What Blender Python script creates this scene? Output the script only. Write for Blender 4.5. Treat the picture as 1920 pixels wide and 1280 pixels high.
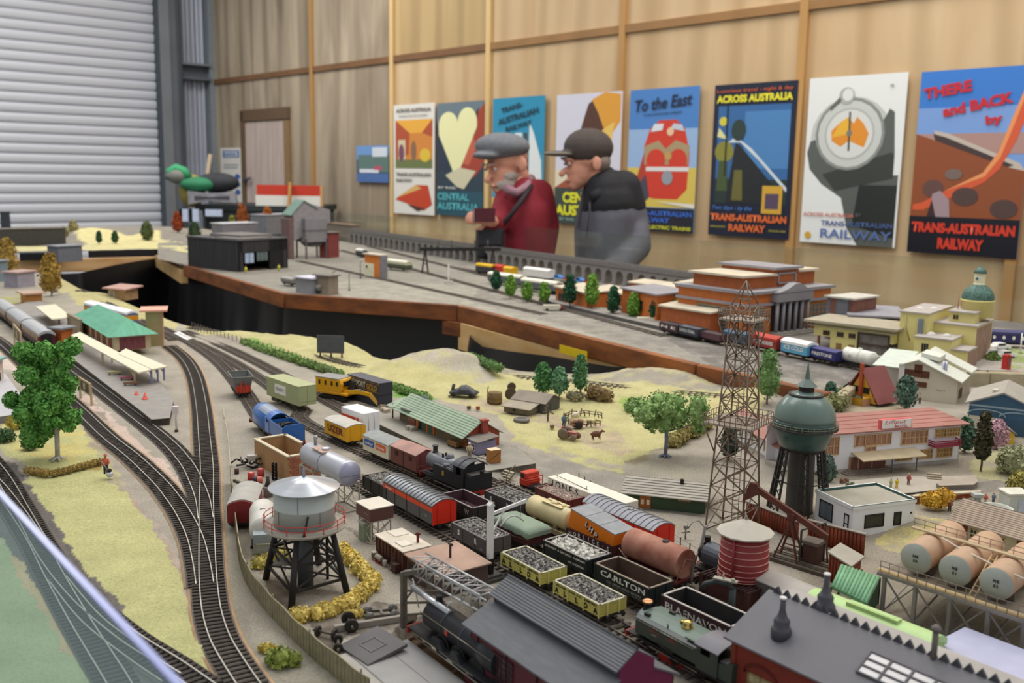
import bpy, bmesh, math, random
from math import cos, sin, pi, atan2, radians as rad
import numpy as np
from mathutils import Vector, Matrix, noise
random.seed(7); rng=np.random.default_rng(7)
SC=bpy.context.scene; COL=SC.collection
for o in list(bpy.data.objects): bpy.data.objects.remove(o)
# camera, world, lights, exposure
FPX=1850.; CAMZ=.40; PITCH=math.atan((640-329)/FPX); ROLL=rad(1.0)
_f=Vector((0,cos(PITCH),-sin(PITCH))); _u0=Vector((0,sin(PITCH),cos(PITCH))); _r0=Vector((1,0,0))
_r=_r0*cos(ROLL)+_u0*sin(ROLL); _u=_u0*cos(ROLL)-_r0*sin(ROLL); CAMP=Vector((0,0,CAMZ))
cd=bpy.data.cameras.new('camera'); cam=bpy.data.objects.new('camera',cd); COL.objects.link(cam); SC.camera=cam
cam.matrix_world=Matrix(((_r.x,_u.x,-_f.x,0),(_r.y,_u.y,-_f.y,0),(_r.z,_u.z,-_f.z,CAMZ),(0,0,0,1)))
cd.sensor_width=36; cd.lens=36*FPX/1920; cd.clip_start=.02; cd.clip_end=60
cd.dof.use_dof=True; cd.dof.focus_distance=1.18; cd.dof.aperture_fstop=9
W=bpy.data.worlds.new('world'); SC.world=W; W.use_nodes=True
W.node_tree.nodes['Background'].inputs[0].default_value=(.93,.96,1,1); W.node_tree.nodes['Background'].inputs[1].default_value=.50
def area(name,loc,sx,sy,power,col=(1,.98,.94)):
	l=bpy.data.lights.new(name,'AREA'); l.shape='RECTANGLE'; l.size=sx; l.size_y=sy; l.energy=power; l.color=col
	o=bpy.data.objects.new(name,l); COL.objects.link(o); o.location=loc; return o
area('ceiling_lamp',(-.6,2.2,2.6),2.4,1.2,44)
area('ceiling_lamp',(1.6,1.2,2.6),2.4,1.2,27)
area('ceiling_lamp',(-2.6,6.4,2.9),2.4,1.2,88)
area('ceiling_lamp',(1.2,4.0,2.9),2.4,1.2,62,(1,.96,.9))
SC.view_settings.view_transform='Standard'; SC.view_settings.look='None'; SC.view_settings.exposure=0.16; SC.view_settings.gamma=1; SC.view_settings.use_curve_mapping=False
# helpers
def ray(x,y): return _f+_r*((x-960)/FPX)-_u*((y-640)/FPX)
def G(x,y,z=0.):
	d=ray(x,y); return CAMP+d*((z-CAMZ)/d.z)
def D(x,y,dist):            # point at horizontal distance (world Y)
	d=ray(x,y); return CAMP+d*(dist/d.y)
def HT(gx,gy,tx,ty,z=0.):   # height of an upright whose foot stands at (gx,gy)
	g=G(gx,gy,z); return D(tx,ty,g.y).z-z
def PX(p):
	d=Vector(p)-CAMP; k=d.dot(_f); return 960+FPX*d.dot(_r)/k, 640-FPX*d.dot(_u)/k
def lin(h):
	if not isinstance(h,str): return tuple(h)+(1,) if len(h)==3 else h
	h=h.lstrip('#'); c=[int(h[i:i+2],16)/255 for i in (0,2,4)]
	return tuple(x/12.92 if x<=.04045 else ((x+.055)/1.055)**2.4 for x in c)+(1,)
_M={}
def mat(hexc,rough=.6,metal=0,var=.12,scale=60,bump=0,hex2=None,emit=0,stretch=(1,1,1),coat=0,alpha=1,spec=.35):
	key=(hexc,rough,metal,var,scale,bump,hex2,emit,stretch,coat,alpha,spec)
	if key in _M: return _M[key]
	m=bpy.data.materials.new('m_'+str(hexc).strip('#')); m.use_nodes=True; nt=m.node_tree; bs=nt.nodes['Principled BSDF']
	bs.inputs['Roughness'].default_value=rough; bs.inputs['Metallic'].default_value=metal
	bs.inputs['Specular IOR Level'].default_value=spec; bs.inputs['Coat Weight'].default_value=coat
	c=lin(hexc); bs.inputs['Base Color'].default_value=c
	if emit: bs.inputs['Emission Color'].default_value=c; bs.inputs['Emission Strength'].default_value=emit
	if alpha<1: bs.inputs['Alpha'].default_value=alpha
	if var or hex2 or bump:
		tc=nt.nodes.new('ShaderNodeTexCoord'); mp=nt.nodes.new('ShaderNodeMapping'); mp.inputs['Scale'].default_value=stretch
		nt.links.new(tc.outputs['Object'],mp.inputs[0])
		nz=nt.nodes.new('ShaderNodeTexNoise'); nz.inputs['Scale'].default_value=scale; nz.inputs['Detail'].default_value=4
		nt.links.new(mp.outputs[0],nz.inputs[0])
		rp=nt.nodes.new('ShaderNodeValToRGB'); rp.color_ramp.elements[0].position=.3; rp.color_ramp.elements[1].position=.7
		a=lin(hex2) if hex2 else tuple(x*(1-var) for x in c[:3])+(1,); b=c if hex2 else tuple(min(1,x*(1+var)) for x in c[:3])+(1,)
		rp.color_ramp.elements[0].color=a; rp.color_ramp.elements[1].color=b
		nt.links.new(nz.outputs[0],rp.inputs[0]); nt.links.new(rp.outputs[0],bs.inputs['Base Color'])
		if bump:
			bp=nt.nodes.new('ShaderNodeBump'); bp.inputs['Strength'].default_value=min(1,bump); bp.inputs['Distance'].default_value=.001*max(1,bump)
			nt.links.new(nz.outputs[0],bp.inputs['Height']); nt.links.new(bp.outputs[0],bs.inputs['Normal'])
	_M[key]=m; return m
class B:
	"""collects shapes into one mesh"""
	def __init__(s): s.v=[]; s.f=[]; s.sm=[]; s.mi=[]; s.m=0
	def add(s,vs,fs,sm=False):
		n=len(s.v); s.v.extend(tuple(v) for v in vs)
		for f in fs: s.f.append(tuple(i+n for i in f)); s.sm.append(sm); s.mi.append(s.m)
		return s
	def box(s,x0,x1,y0,y1,z0,z1):
		return s.add([(x,y,z) for z in (z0,z1) for y in (y0,y1) for x in (x0,x1)],[(0,2,3,1),(4,5,7,6),(0,1,5,4),(2,6,7,3),(0,4,6,2),(1,3,7,5)])
	def cb(s,c,d,rz=0):
		c=Vector(c); R=Matrix.Rotation(rz,3,'Z')
		return s.add([c+R@Vector((x*d[0]/2,y*d[1]/2,z*d[2]/2)) for z in (-1,1) for y in (-1,1) for x in (-1,1)],[(0,2,3,1),(4,5,7,6),(0,1,5,4),(2,6,7,3),(0,4,6,2),(1,3,7,5)])
	def beam(s,a,b,w,h=None):
		a=Vector(a); b=Vector(b); h=h or w; d=b-a
		if d.length<1e-9: return s
		d.normalize(); up=Vector((0,0,1)) if abs(d.z)<.95 else Vector((1,0,0)); q=d.cross(up).normalized(); t=q.cross(d)
		return s.add([p+q*i*w/2+t*j*h/2 for p in (a,b) for j in (-1,1) for i in (-1,1)],[(0,2,3,1),(4,5,7,6),(0,1,5,4),(2,6,7,3),(0,4,6,2),(1,3,7,5)])
	def rod(s,a,b,r,r2=None,n=8,sm=True,cap=True):
		a=Vector(a); b=Vector(b); r2=r if r2 is None else r2; d=(b-a).normalized()
		up=Vector((0,0,1)) if abs(d.z)<.95 else Vector((1,0,0)); q=d.cross(up).normalized(); t=q.cross(d)
		vs=[]
		for p,rr in ((a,r),(b,r2)):
			for i in range(n):
				k=2*pi*i/n; vs.append(p+q*rr*cos(k)+t*rr*sin(k))
		s.add(vs,[(i,i+n,(i+1)%n+n,(i+1)%n) for i in range(n)],sm)
		if cap: s.add(vs,[tuple(range(n)),tuple(range(2*n-1,n-1,-1))])
		return s
	def tube(s,pts,r,n=6):
		pts=[Vector(p) for p in pts]; vs=[]
		for i,p in enumerate(pts):
			d=(pts[min(i+1,len(pts)-1)]-pts[max(i-1,0)]).normalized(); up=Vector((0,0,1)) if abs(d.z)<.95 else Vector((1,0,0))
			q=d.cross(up).normalized(); t=q.cross(d)
			for k in range(n): vs.append(p+q*r*cos(2*pi*k/n)+t*r*sin(2*pi*k/n))
		fs=[(i*n+k,(i+1)*n+k,(i+1)*n+(k+1)%n,i*n+(k+1)%n) for i in range(len(pts)-1) for k in range(n)]
		s.add(vs,fs,True); return s.add(vs[:n]+vs[-n:],[tuple(range(n)),tuple(range(2*n-1,n-1,-1))])
	def lathe(s,prof,c=(0,0,0),n=24,sm=True,axis='z',ph=0):
		c=Vector(c); vs=[]
		for r,h in prof:
			for i in range(n):
				k=2*pi*i/n+ph; x,y=r*cos(k),r*sin(k)
				vs.append(c+Vector((x,y,h) if axis=='z' else (h,x,y) if axis=='x' else (y,h,x)))
		fs=[(j*n+i,j*n+(i+1)%n,(j+1)*n+(i+1)%n,(j+1)*n+i) for j in range(len(prof)-1) for i in range(n)]
		s.add(vs,fs,sm)
		if prof[0][0]>1e-6: s.add(vs[:n],[tuple(range(n-1,-1,-1))])
		if prof[-1][0]>1e-6: s.add(vs[-n:],[tuple(range(n))])
		return s
	def prism(s,poly,axis,a,b,sm=False):
		n=len(poly); P=(lambda u,v,w:(w,u,v)) if axis=='x' else (lambda u,v,w:(u,w,v)) if axis=='y' else (lambda u,v,w:(u,v,w))
		vs=[P(u,v,a) for u,v in poly]+[P(u,v,b) for u,v in poly]
		s.add(vs,[(i,(i+1)%n,(i+1)%n+n,i+n) for i in range(n)],sm); return s.add(vs,[tuple(range(n-1,-1,-1)),tuple(range(n,2*n))])
	def shell(s,poly,axis,a,b,t):    # open profile extruded, thickness t (offset in v)
		return s.prism(list(poly)+[(u,v-t) for u,v in reversed(poly)],axis,a,b)
	def sph(s,c,r,n=10,sc=(1,1,1)):
		m=max(4,n//2+1); return s.add(*_sph(c,r,n,m,sc),True)
	def quad(s,*p): return s.add(p,[tuple(range(len(p)))])
	def cap_(s,a,b,r1,r2,n=14):
		s.rod(a,b,r1,r2,n); s.sph(a,r1,n); return s.sph(b,r2,n)
def _sph(c,r,n,m,sc):
	vs=[(c[0],c[1],c[2]-r*sc[2])]; fs=[]
	for j in range(1,m):
		t=-pi/2+pi*j/m
		for i in range(n): vs.append((c[0]+r*sc[0]*cos(t)*cos(2*pi*i/n),c[1]+r*sc[1]*cos(t)*sin(2*pi*i/n),c[2]+r*sc[2]*sin(t)))
	vs.append((c[0],c[1],c[2]+r*sc[2])); L=len(vs)-1
	for i in range(n):
		fs.append((0,1+(i+1)%n,1+i)); fs.append((L,L-n+i,L-n+(i+1)%n))
		for j in range(m-2): a=1+j*n; fs.append((a+i,a+(i+1)%n,a+n+(i+1)%n,a+n+i))
	return vs,fs
def obj(name,b,m,parent=None,kind=None,label=None,bevel=0):
	me=bpy.data.meshes.new(name); me.from_pydata(b.v,[],b.f); ms=m if isinstance(m,(list,tuple)) else [m]
	for x in ms: me.materials.append(x)
	me.polygons.foreach_set('use_smooth',b.sm); me.polygons.foreach_set('material_index',b.mi)
	bm=bmesh.new(); bm.from_mesh(me); bmesh.ops.remove_doubles(bm,verts=bm.verts,dist=1e-6); bmesh.ops.recalc_face_normals(bm,faces=bm.faces)
	if bevel: bmesh.ops.bevel(bm,geom=[e for e in bm.edges if e.is_manifold and e.calc_face_angle(0)>.6],offset=bevel,segments=1,affect='EDGES',clamp_overlap=True)
	bm.to_mesh(me); bm.free(); me.update()
	o=bpy.data.objects.new(name,me); COL.objects.link(o)
	if parent is not None: o.parent=parent
	if kind: o['kind']=kind
	if label: o['label']=label
	return o
def Th(name,label,cat,loc=(0,0,0),rz=0,group=None,rx=0):
	o=bpy.data.objects.new(name,None); COL.objects.link(o); o.empty_display_size=.01; o.location=loc; o.rotation_euler=(rx,0,rz)
	o['label']=label; o['category']=cat
	if group: o['group']=group
	return o
def tag(o,label,cat,group=None):
	o['label']=label; o['category']=cat
	if group: o['group']=group
	return o
def dup(root,loc=None,rz=None,label=None,group=None):
	r=root.copy(); COL.objects.link(r)
	if loc is not None: r.location=loc
	if rz is not None: r.rotation_euler=(0,0,rz)
	if label: r['label']=label
	if group: r['group']=group
	for ch in root.children:
		c=ch.copy(); COL.objects.link(c); c.parent=r
		for g in ch.children:
			e=g.copy(); COL.objects.link(e); e.parent=c
	return r
def inst(o,parent,loc=None,rot=None,scale=None):   # a like piece sharing mesh data
	c=o.copy(); COL.objects.link(c); c.parent=parent
	if loc is not None: c.location=loc
	if rot is not None: c.rotation_euler=rot
	if scale is not None: c.scale=scale
	return c
def fr(a,b,z=0.,back=0.):   # frame of a straight near edge from pixel a (left) to pixel b (right) at height z
	A=G(*a,z); Bq=G(*b,z); d=Bq-A; rz=atan2(d.y,d.x); n=Vector((-sin(rz),cos(rz),0))
	m=(A+Bq)/2+n*back; return Vector((m.x,m.y,0)),rz,d.length
def text(s,m,parent,M,w=None,h=None,bold=0,name='lettering',shear=0,space=1,ext=.00015):
	cu=bpy.data.curves.new('t','FONT'); cu.body=s; cu.size=1; cu.align_x='CENTER'; cu.offset=bold; cu.shear=shear; cu.space_character=space; cu.extrude=0; cu.resolution_u=3
	t=bpy.data.objects.new('t',cu); COL.objects.link(t); dg=bpy.context.evaluated_depsgraph_get(); me=bpy.data.meshes.new_from_object(t.evaluated_get(dg)); bpy.data.objects.remove(t)
	n=len(me.vertices)
	if not n: return None
	co=np.empty(n*3); me.vertices.foreach_get('co',co); co=co.reshape(-1,3); lo=co.min(0); hi=co.max(0); d=hi-lo; c=(lo+hi)/2
	if w and h: sx,sy=w/d[0],h/d[1]
	elif w: sx=sy=w/d[0]
	else: sx=sy=h/d[1]
	co=(co-c)*np.array([sx,sy,0])
	R=np.array(M.to_3x3()); T=np.array(M.translation); co=co@R.T+T
	me.vertices.foreach_set('co',co.ravel()); me.update(); me.materials.clear(); me.materials.append(m)
	o=bpy.data.objects.new(name,me); COL.objects.link(o); o.parent=parent; return o
def side_M(x,y,z,tilt=0):   # text standing on a side that faces -y: text x -> +x, text y -> +z
	return Matrix.Translation((x,y,z))@Matrix.Rotation(pi/2,4,'X')@Matrix.Rotation(tilt,4,'Z')
def end_M(x,y,z):           # on an end facing +x: text x -> +y
	return Matrix.Translation((x,y,z))@Matrix.Rotation(pi/2,4,'Z')@Matrix.Rotation(pi/2,4,'X')
def evalmesh(o):
	dg=bpy.context.evaluated_depsgraph_get(); return bpy.data.meshes.new_from_object(o.evaluated_get(dg))
def remesh(o,vox,smooth=6):
	md=o.modifiers.new('r','REMESH'); md.mode='VOXEL'; md.voxel_size=vox; md.use_smooth_shade=True
	if smooth: s=o.modifiers.new('s','SMOOTH'); s.iterations=smooth; s.factor=.5
	me=evalmesh(o); mats=list(o.data.materials); o.modifiers.clear(); o.data=me
	if not me.materials:
		for x in mats: me.materials.append(x)
	return o
def leaves(b,c,r,n,s,seed=0,flat=.0):   # foliage clump: n small leaf flakes over an ellipsoid
	R=random.Random(seed); c=Vector(c); rr=Vector(r) if not isinstance(r,(int,float)) else Vector((r,r,r))
	for i in range(n):
		d=Vector((R.gauss(0,1),R.gauss(0,1),R.gauss(0,1))).normalized(); k=R.uniform(.62,1.05)
		p=c+Vector((d.x*rr.x,d.y*rr.y,d.z*rr.z))*k
		a=(d+Vector((R.gauss(0,.6),R.gauss(0,.6),R.gauss(0,.6)))).normalized(); u=a.orthogonal().normalized(); v=a.cross(u); th=R.uniform(0,6.28)
		u,v=u*cos(th)+v*sin(th),v*cos(th)-u*sin(th); z=s*R.uniform(.6,1.3)
		b.add([p-u*z,p+v*z*.8+a*z*.35,p+u*z,p-v*z*.8+a*z*.2],[(0,1,2,3)])
def core(b,c,r,seed=0,n=10,amp=.25):
	i0=len(b.v); b.sph(c,1,n,sc=r if not isinstance(r,(int,float)) else (r,r,r)); c=Vector(c)
	for i in range(i0,len(b.v)):
		v=Vector(b.v[i]); k=1+amp*noise.noise((v-c)*(2.2/max(.001,(r if isinstance(r,(int,float)) else max(r))))+Vector((seed,0,0))); b.v[i]=tuple(c+(v-c)*k)
# the room
FLOORZ=-1.2
floor=obj('floor',B().box(-9,6,-2,12,FLOORZ-.05,FLOORZ),mat('#6b6762',.8,scale=3),kind='structure')
WD=Vector((.669,-.743,0)).normalized(); WN=Vector((-WD.y*-1,WD.x*-1,0)); WN=Vector((-.743,-.669,0)).normalized()   # wall direction (to the right) and its normal into the room
W0=Vector((.863,5.6,0)); WRZ=atan2(WD.y,WD.x)
def WP(x,y,off=0.):   # pixel -> (s along wall, z) on the plane that stands off metres in front of the wall
	d=ray(x,y); q=W0+WN*off; t=(q-CAMP).dot(WN)/d.dot(WN); p=CAMP+d*t; return (p-W0).dot(WD),p.z
wall=Th('wall_back','','',W0,WRZ); del wall['label'],wall['category']; wall['kind']='structure'
obj('backing',B().box(-5.75,5.2,.02,.12,FLOORZ,3.6),mat('#7a6548',.8),wall)
def plymat(h1,h2,h3,seed):
	m=bpy.data.materials.new('plywood'); m.use_nodes=True; nt=m.node_tree; bs=nt.nodes['Principled BSDF']; bs.inputs['Roughness'].default_value=.55; bs.inputs['Specular IOR Level'].default_value=.25
	tc=nt.nodes.new('ShaderNodeTexCoord'); mp=nt.nodes.new('ShaderNodeMapping'); mp.inputs['Scale'].default_value=(2.2,1,.30); mp.inputs['Location'].default_value=(seed*1.7,seed,seed*.6)
	n1=nt.nodes.new('ShaderNodeTexNoise'); n1.inputs['Scale'].default_value=1.6; n1.inputs['Detail'].default_value=5; n1.inputs['Distortion'].default_value=1.2
	wv=nt.nodes.new('ShaderNodeTexWave'); wv.wave_type='BANDS'; wv.bands_direction='X'; wv.inputs['Scale'].default_value=.45; wv.inputs['Distortion'].default_value=14; wv.inputs['Detail'].default_value=3; wv.inputs['Detail Scale'].default_value=.7
	nt.links.new(tc.outputs['Object'],mp.inputs[0]); nt.links.new(mp.outputs[0],n1.inputs[0]); nt.links.new(mp.outputs[0],wv.inputs[0])
	rp=nt.nodes.new('ShaderNodeValToRGB'); e=rp.color_ramp.elements; e[0].position=.3; e[0].color=lin(h1); e[1].position=.68; e[1].color=lin(h2)
	nt.links.new(n1.outputs[0],rp.inputs[0])
	mx=nt.nodes.new('ShaderNodeMix'); mx.data_type='RGBA'; mx.inputs['B'].default_value=lin(h3)
	rr=nt.nodes.new('ShaderNodeValToRGB'); rr.color_ramp.elements[0].position=.55; rr.color_ramp.elements[0].color=(0,0,0,1); rr.color_ramp.elements[1].position=1; rr.color_ramp.elements[1].color=(.42,.42,.42,1)
	nt.links.new(wv.outputs[0],rr.inputs[0]); nt.links.new(rr.outputs[0],mx.inputs['Factor']); nt.links.new(rp.outputs[0],mx.inputs['A']); nt.links.new(mx.outputs['Result'],bs.inputs['Base Color']); return m
PLYW=[plymat('#c7a67c','#d6ba92','#a98a62',k) for k in range(3)]        # warm plywood
PLYG=[plymat('#847460','#bfae96','#665847',k+5) for k in range(3)]      # weathered plywood
PLYM=[plymat('#b39668','#c8ad7e','#8d7452',k+9) for k in range(2)]
sv=[-5.72]+[WP(x,60)[0] for x in (588,740,922,1173,1512)]+[WP(1920,60)[0]+.05,4.9]
zb=lambda s:1.0
zr=[FLOORZ,WP(587,131)[1],3.6]
print('batten z',[round(WP(x,y)[1],3) for x,y in ((410,160),(580,130),(740,107),(1170,45),(1500,10))],[round(x,2) for x in sv])
for i in range(len(sv)-1):
	for j in range(2):
		mm=(PLYG[i%3] if i<2 else PLYM[0] if i==2 and j else PLYW[i%3])
		obj('panel',B().box(sv[i]+.004,sv[i+1]-.004,-.012,.02,zr[j]+.004,zr[j+1]-.004),mm,wall)
bm_=mat('#b98d55',.6,var=.15,scale=4,stretch=(1,1,.2)); bd_=mat('#7d5a3c',.6,var=.15,scale=4); bl_=mat('#e0bd84',.6,var=.1,scale=4,stretch=(1,1,.2))
for i,s in enumerate(sv[1:-1]):
	obj('batten',B().box(s-.022,s+.022,-.034,-.012,FLOORZ,3.6),bl_ if i in (1,2) else bm_,wall)
obj('rail',B().box(-5.7,sv[3],-.03,-.0125,zr[1]-.022,zr[1]+.022),bd_,wall)
obj('rail',B().box(sv[3],4.9,-.03,-.0125,zr[1]-.022,zr[1]+.022),mat('#9c7448',.6,scale=4),wall)
dr=Th('door_2','','',W0,WRZ); del dr['label'],dr['category']; dr['kind']='structure'
s0,zt=WP(465,230); s1,_=WP(538,230)
obj('door_leaf',B().box(s0,s1,-.03,-.013,FLOORZ,zt),mat('#c2afa5',.6,var=.14,scale=8,stretch=(3,1,.3)),dr)
obj('frame',B().box(s0-.07,s0-.005,-.045,-.013,FLOORZ,zt+.1).box(s0-.07,s1+.09,-.045,-.013,zt+.01,zt+.11),mat('#6b5540',.6),dr)
obj('frame',B().box(s1+.005,s1+.09,-.04,-.013,FLOORZ,zt),mat('#8f7450',.6),dr)
sh,zh=WP(469,338)
obj('handle',B().rod((sh,-.03,zh),(sh,-.07,zh),.016).rod((sh,-.07,zh),(sh+.13,-.07,zh+.02),.013),mat('#6f7480',.3,.8),dr)
cs=-5.72; C0=W0+WD*cs; EN=WD.copy(); ED=Vector((WN.x,WN.y,0))  # end wall runs from the corner towards the left along WN
EYAW=atan2(ED.y,ED.x)
ew=Th('wall_left','','',Vector((C0.x,C0.y,0)),EYAW); del ew['label'],ew['category']; ew['kind']='structure'
def EP(x,y):
	d=ray(x,y); t=(C0-CAMP).dot(EN)/d.dot(EN); p=CAMP+d*t; return (p-C0).dot(ED),p.z
e_col0=EP(388,300)[0]; e_c1=EP(330,300)[0]; e_post=EP(296,300)[0]
steel=mat('#84898f',.5,.3,var=.06,scale=5); steel2=mat('#6c727a',.5,.3,var=.06,scale=5)
SG=1 if (Matrix.Rotation(EYAW,3,'Z')@Vector((0,1,0))).dot(EN)>0 else -1
def eb(b,x0,x1,d0,d1,z0,z1):
	y0,y1=sorted((SG*d0,SG*d1)); return b.box(min(x0,x1),max(x0,x1),y0,y1,z0,z1)
obj('corner_post',eb(B(),-.02,e_col0,0,.12,FLOORZ,3.6),mat('#8f979c',.5,.3),ew)
obj('steel_column',eb(eb(B(),e_c1,e_c1+.05,.0,.22,FLOORZ,3.6),e_c1,e_post,.16,.22,FLOORZ,3.6),steel2,ew)
obj('steel_column',eb(B(),e_post-.06,e_post+.03,.22,.235,FLOORZ,3.6),steel,ew)
pf=[]; n=40
for i in range(n+1):
	x=e_col0+(e_c1-e_col0)*i/n; pf.append((x,SG*(.02+.02*sin(i/n*2*pi*3.5))))
bb=B()
for i in range(n): bb.add([(pf[i][0],pf[i][1],FLOORZ),(pf[i+1][0],pf[i+1][1],FLOORZ),(pf[i+1][0],pf[i+1][1],3.6),(pf[i][0],pf[i][1],3.6)],[(0,1,2,3)],True)
obj('corrugated_sheet',bb,mat('#b4b8c4',.42,.35,var=.06,scale=3),ew)
zg=EP(358,136)[1]
obj('girt',eb(eb(B(),e_col0,e_c1,.03,.16,zg-.075,zg-.055),e_col0,e_c1,.03,.05,zg-.055,zg+.06),steel2,ew)
obj('girt',eb(B(),e_col0,e_c1,.03,.16,zg+.055,zg+.075),steel,ew)
rd=Th('door_1','','',Vector((C0.x,C0.y,0)),EYAW); del rd['label'],rd['category']; rd['kind']='structure'
smat=mat('#d9dbe2',.45,.05,var=.05,scale=2.5,stretch=(.3,1,4)); x0=e_post; x1=e_post+4.2
P=.086; prof=[(0,.0),(.006,.016),(.02,.023),(.05,.026),(.068,.023),(.079,.014),(.083,.0)]
sl=B(); vs=[]
for xx in (x0,x1): vs+=[(xx,SG*d,h) for h,d in prof]
k=len(prof); sl.add(vs,[(i,i+1,i+1+k,i+k) for i in range(k-1)],True)
s_first=obj('slat',sl,smat,rd); s_first.location=(0,0,FLOORZ)
zz=FLOORZ+P; i=1
while zz<3.5: inst(s_first,rd,(0,0,zz)); zz+=P
obj('backing',eb(B(),x0-.1,x1,-.05,-.005,FLOORZ,3.6),mat('#6f7780',.6),rd)
# layout boards and scenery ground
ZF=.03                                   # top of the far board
def interp(x,pts): return np.interp(x,[p[0] for p in pts],[p[1] for p in pts])
def inpoly(x,y,poly):
	c=np.zeros(x.shape,bool); n=len(poly)
	for i in range(n):
		x1,y1=poly[i]; x2,y2=poly[(i+1)%n]
		if y1==y2: continue
		c^=((y1>y)!=(y2>y))&(x<(x2-x1)*(y-y1)/(y2-y1)+x1)
	return c
def vnoise(x,y,f,seed=0):
	x=x*f+seed*17.3; y=y*f+seed*7.7; xi=np.floor(x).astype(int); yi=np.floor(y).astype(int); fx=x-xi; fy=y-yi; fx=fx*fx*(3-2*fx); fy=fy*fy*(3-2*fy)
	def h(i,j): q=np.sin(i*127.1+j*311.7+seed*3.1)*43758.5453; return q-np.floor(q)
	return (h(xi,yi)*(1-fx)+h(xi+1,yi)*fx)*(1-fy)+(h(xi,yi+1)*(1-fx)+h(xi+1,yi+1)*fx)*fy
def fbm(x,y,f,seed=0): return (vnoise(x,y,f,seed)+.5*vnoise(x,y,2*f,seed+1)+.25*vnoise(x,y,4*f,seed+2))/1.75
def GV(X,Y,z):
	dx=(X-960)/FPX; dy=(Y-640)/FPX
	d=[_f[i]+_r[i]*dx-_u[i]*dy for i in range(3)]; t=(z-CAMZ)/d[2]
	return d[0]*t,d[1]*t
def groundmat(speck=.24,bump=.6,sc=420):
	m=bpy.data.materials.new('scenic_ground'); m.use_nodes=True; nt=m.node_tree; bs=nt.nodes['Principled BSDF']; bs.inputs['Roughness'].default_value=.9; bs.inputs['Specular IOR Level'].default_value=.1
	at=nt.nodes.new('ShaderNodeVertexColor'); at.layer_name='col'; tc=nt.nodes.new('ShaderNodeTexCoord')
	def nz(s,d=5):
		n=nt.nodes.new('ShaderNodeTexNoise'); n.inputs['Scale'].default_value=s; n.inputs['Detail'].default_value=d; nt.links.new(tc.outputs['Object'],n.inputs[0]); return n
	a=nz(sc); b=nz(22)
	mr=nt.nodes.new('ShaderNodeMapRange'); mr.inputs['From Min'].default_value=.25; mr.inputs['From Max'].default_value=.75; mr.inputs['To Min'].default_value=1-speck; mr.inputs['To Max'].default_value=1+speck; nt.links.new(a.outputs[0],mr.inputs[0])
	m2=nt.nodes.new('ShaderNodeMapRange'); m2.inputs['From Min'].default_value=.3; m2.inputs['From Max'].default_value=.7; m2.inputs['To Min'].default_value=.88; m2.inputs['To Max'].default_value=1.1; nt.links.new(b.outputs[0],m2.inputs[0])
	mu=nt.nodes.new('ShaderNodeMath'); mu.operation='MULTIPLY'; nt.links.new(mr.outputs[0],mu.inputs[0]); nt.links.new(m2.outputs[0],mu.inputs[1])
	vm=nt.nodes.new('ShaderNodeVectorMath'); vm.operation='SCALE'; nt.links.new(at.outputs[0],vm.inputs[0]); nt.links.new(mu.outputs[0],vm.inputs['Scale']); nt.links.new(vm.outputs[0],bs.inputs['Base Color'])
	bp=nt.nodes.new('ShaderNodeBump'); bp.inputs['Strength'].default_value=bump; bp.inputs['Distance'].default_value=.0012; nt.links.new(a.outputs[0],bp.inputs['Height']); nt.links.new(bp.outputs[0],bs.inputs['Normal'])
	return m
def terrain(name,xs,ytop,ybot,rows,z0,zones,base,hfun,parent,material,skirt=.08,jit=.009):
	n=len(xs); X=np.repeat(np.array(xs,float)[None,:],rows,0); tt=np.linspace(0,1,rows)[:,None]
	yt=ytop(np.array(xs,float))[None,:]; yb=ybot(np.array(xs,float))[None,:]; Y=yb+(yt-yb)*tt
	wx,wy=GV(X,Y,z0); wz=z0+hfun(wx,wy,X,Y)
	j=jit*(fbm(wx,wy,45,3)-.5)*2; k=(fbm(wx,wy,45,9)-.5)*2*jit
	dist=np.maximum(wy,.3); sx=FPX/dist
	Xj=X+j*sx; Yj=Y+k*sx*.35
	c=np.zeros((rows,n,4),np.float32); c[:]=lin(base)
	for poly,h,*r in zones:
		mk=inpoly(Xj,Yj,poly); cc=np.array(lin(h),np.float32)
		if r: w=(np.clip((fbm(wx,wy,r[1] if len(r)>1 else 40,5)-.5)*3+r[0],0,1)*mk)[...,None]; c=c*(1-w)+cc*w
		else: c[mk]=cc
	V=np.stack([wx,wy,wz],-1).reshape(-1,3); C=c.reshape(-1,4)
	idx=np.arange(rows*n).reshape(rows,n); q=np.stack([idx[:-1,:-1],idx[:-1,1:],idx[1:,1:],idx[1:,:-1]],-1).reshape(-1,4)
	if skirt:                                   # the ground falls away at the far edge
		e=V[idx[-1]].copy(); e[:,2]=z0-skirt; b0=len(V); V=np.vstack([V,e]); C=np.vstack([C,C[idx[-1]]*np.array([.8,.75,.7,1])]); k2=np.arange(n)+b0
		q=np.vstack([q,np.stack([idx[-1][:-1],idx[-1][1:],k2[1:],k2[:-1]],-1)])
	me=bpy.data.meshes.new(name); me.from_pydata(V.tolist(),[],q.tolist()); me.materials.append(material)
	at=me.color_attributes.new('col','FLOAT_COLOR','POINT'); at.data.foreach_set('color',C.astype(np.float32).ravel()); me.polygons.foreach_set('use_smooth',[True]*len(q)); me.update()
	o=bpy.data.objects.new(name,me); COL.objects.link(o); o.parent=parent; return o
near=Th('layout_board','model railway baseboard covered with lawns, gravel yard and grassy hills','model landscape')
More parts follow.
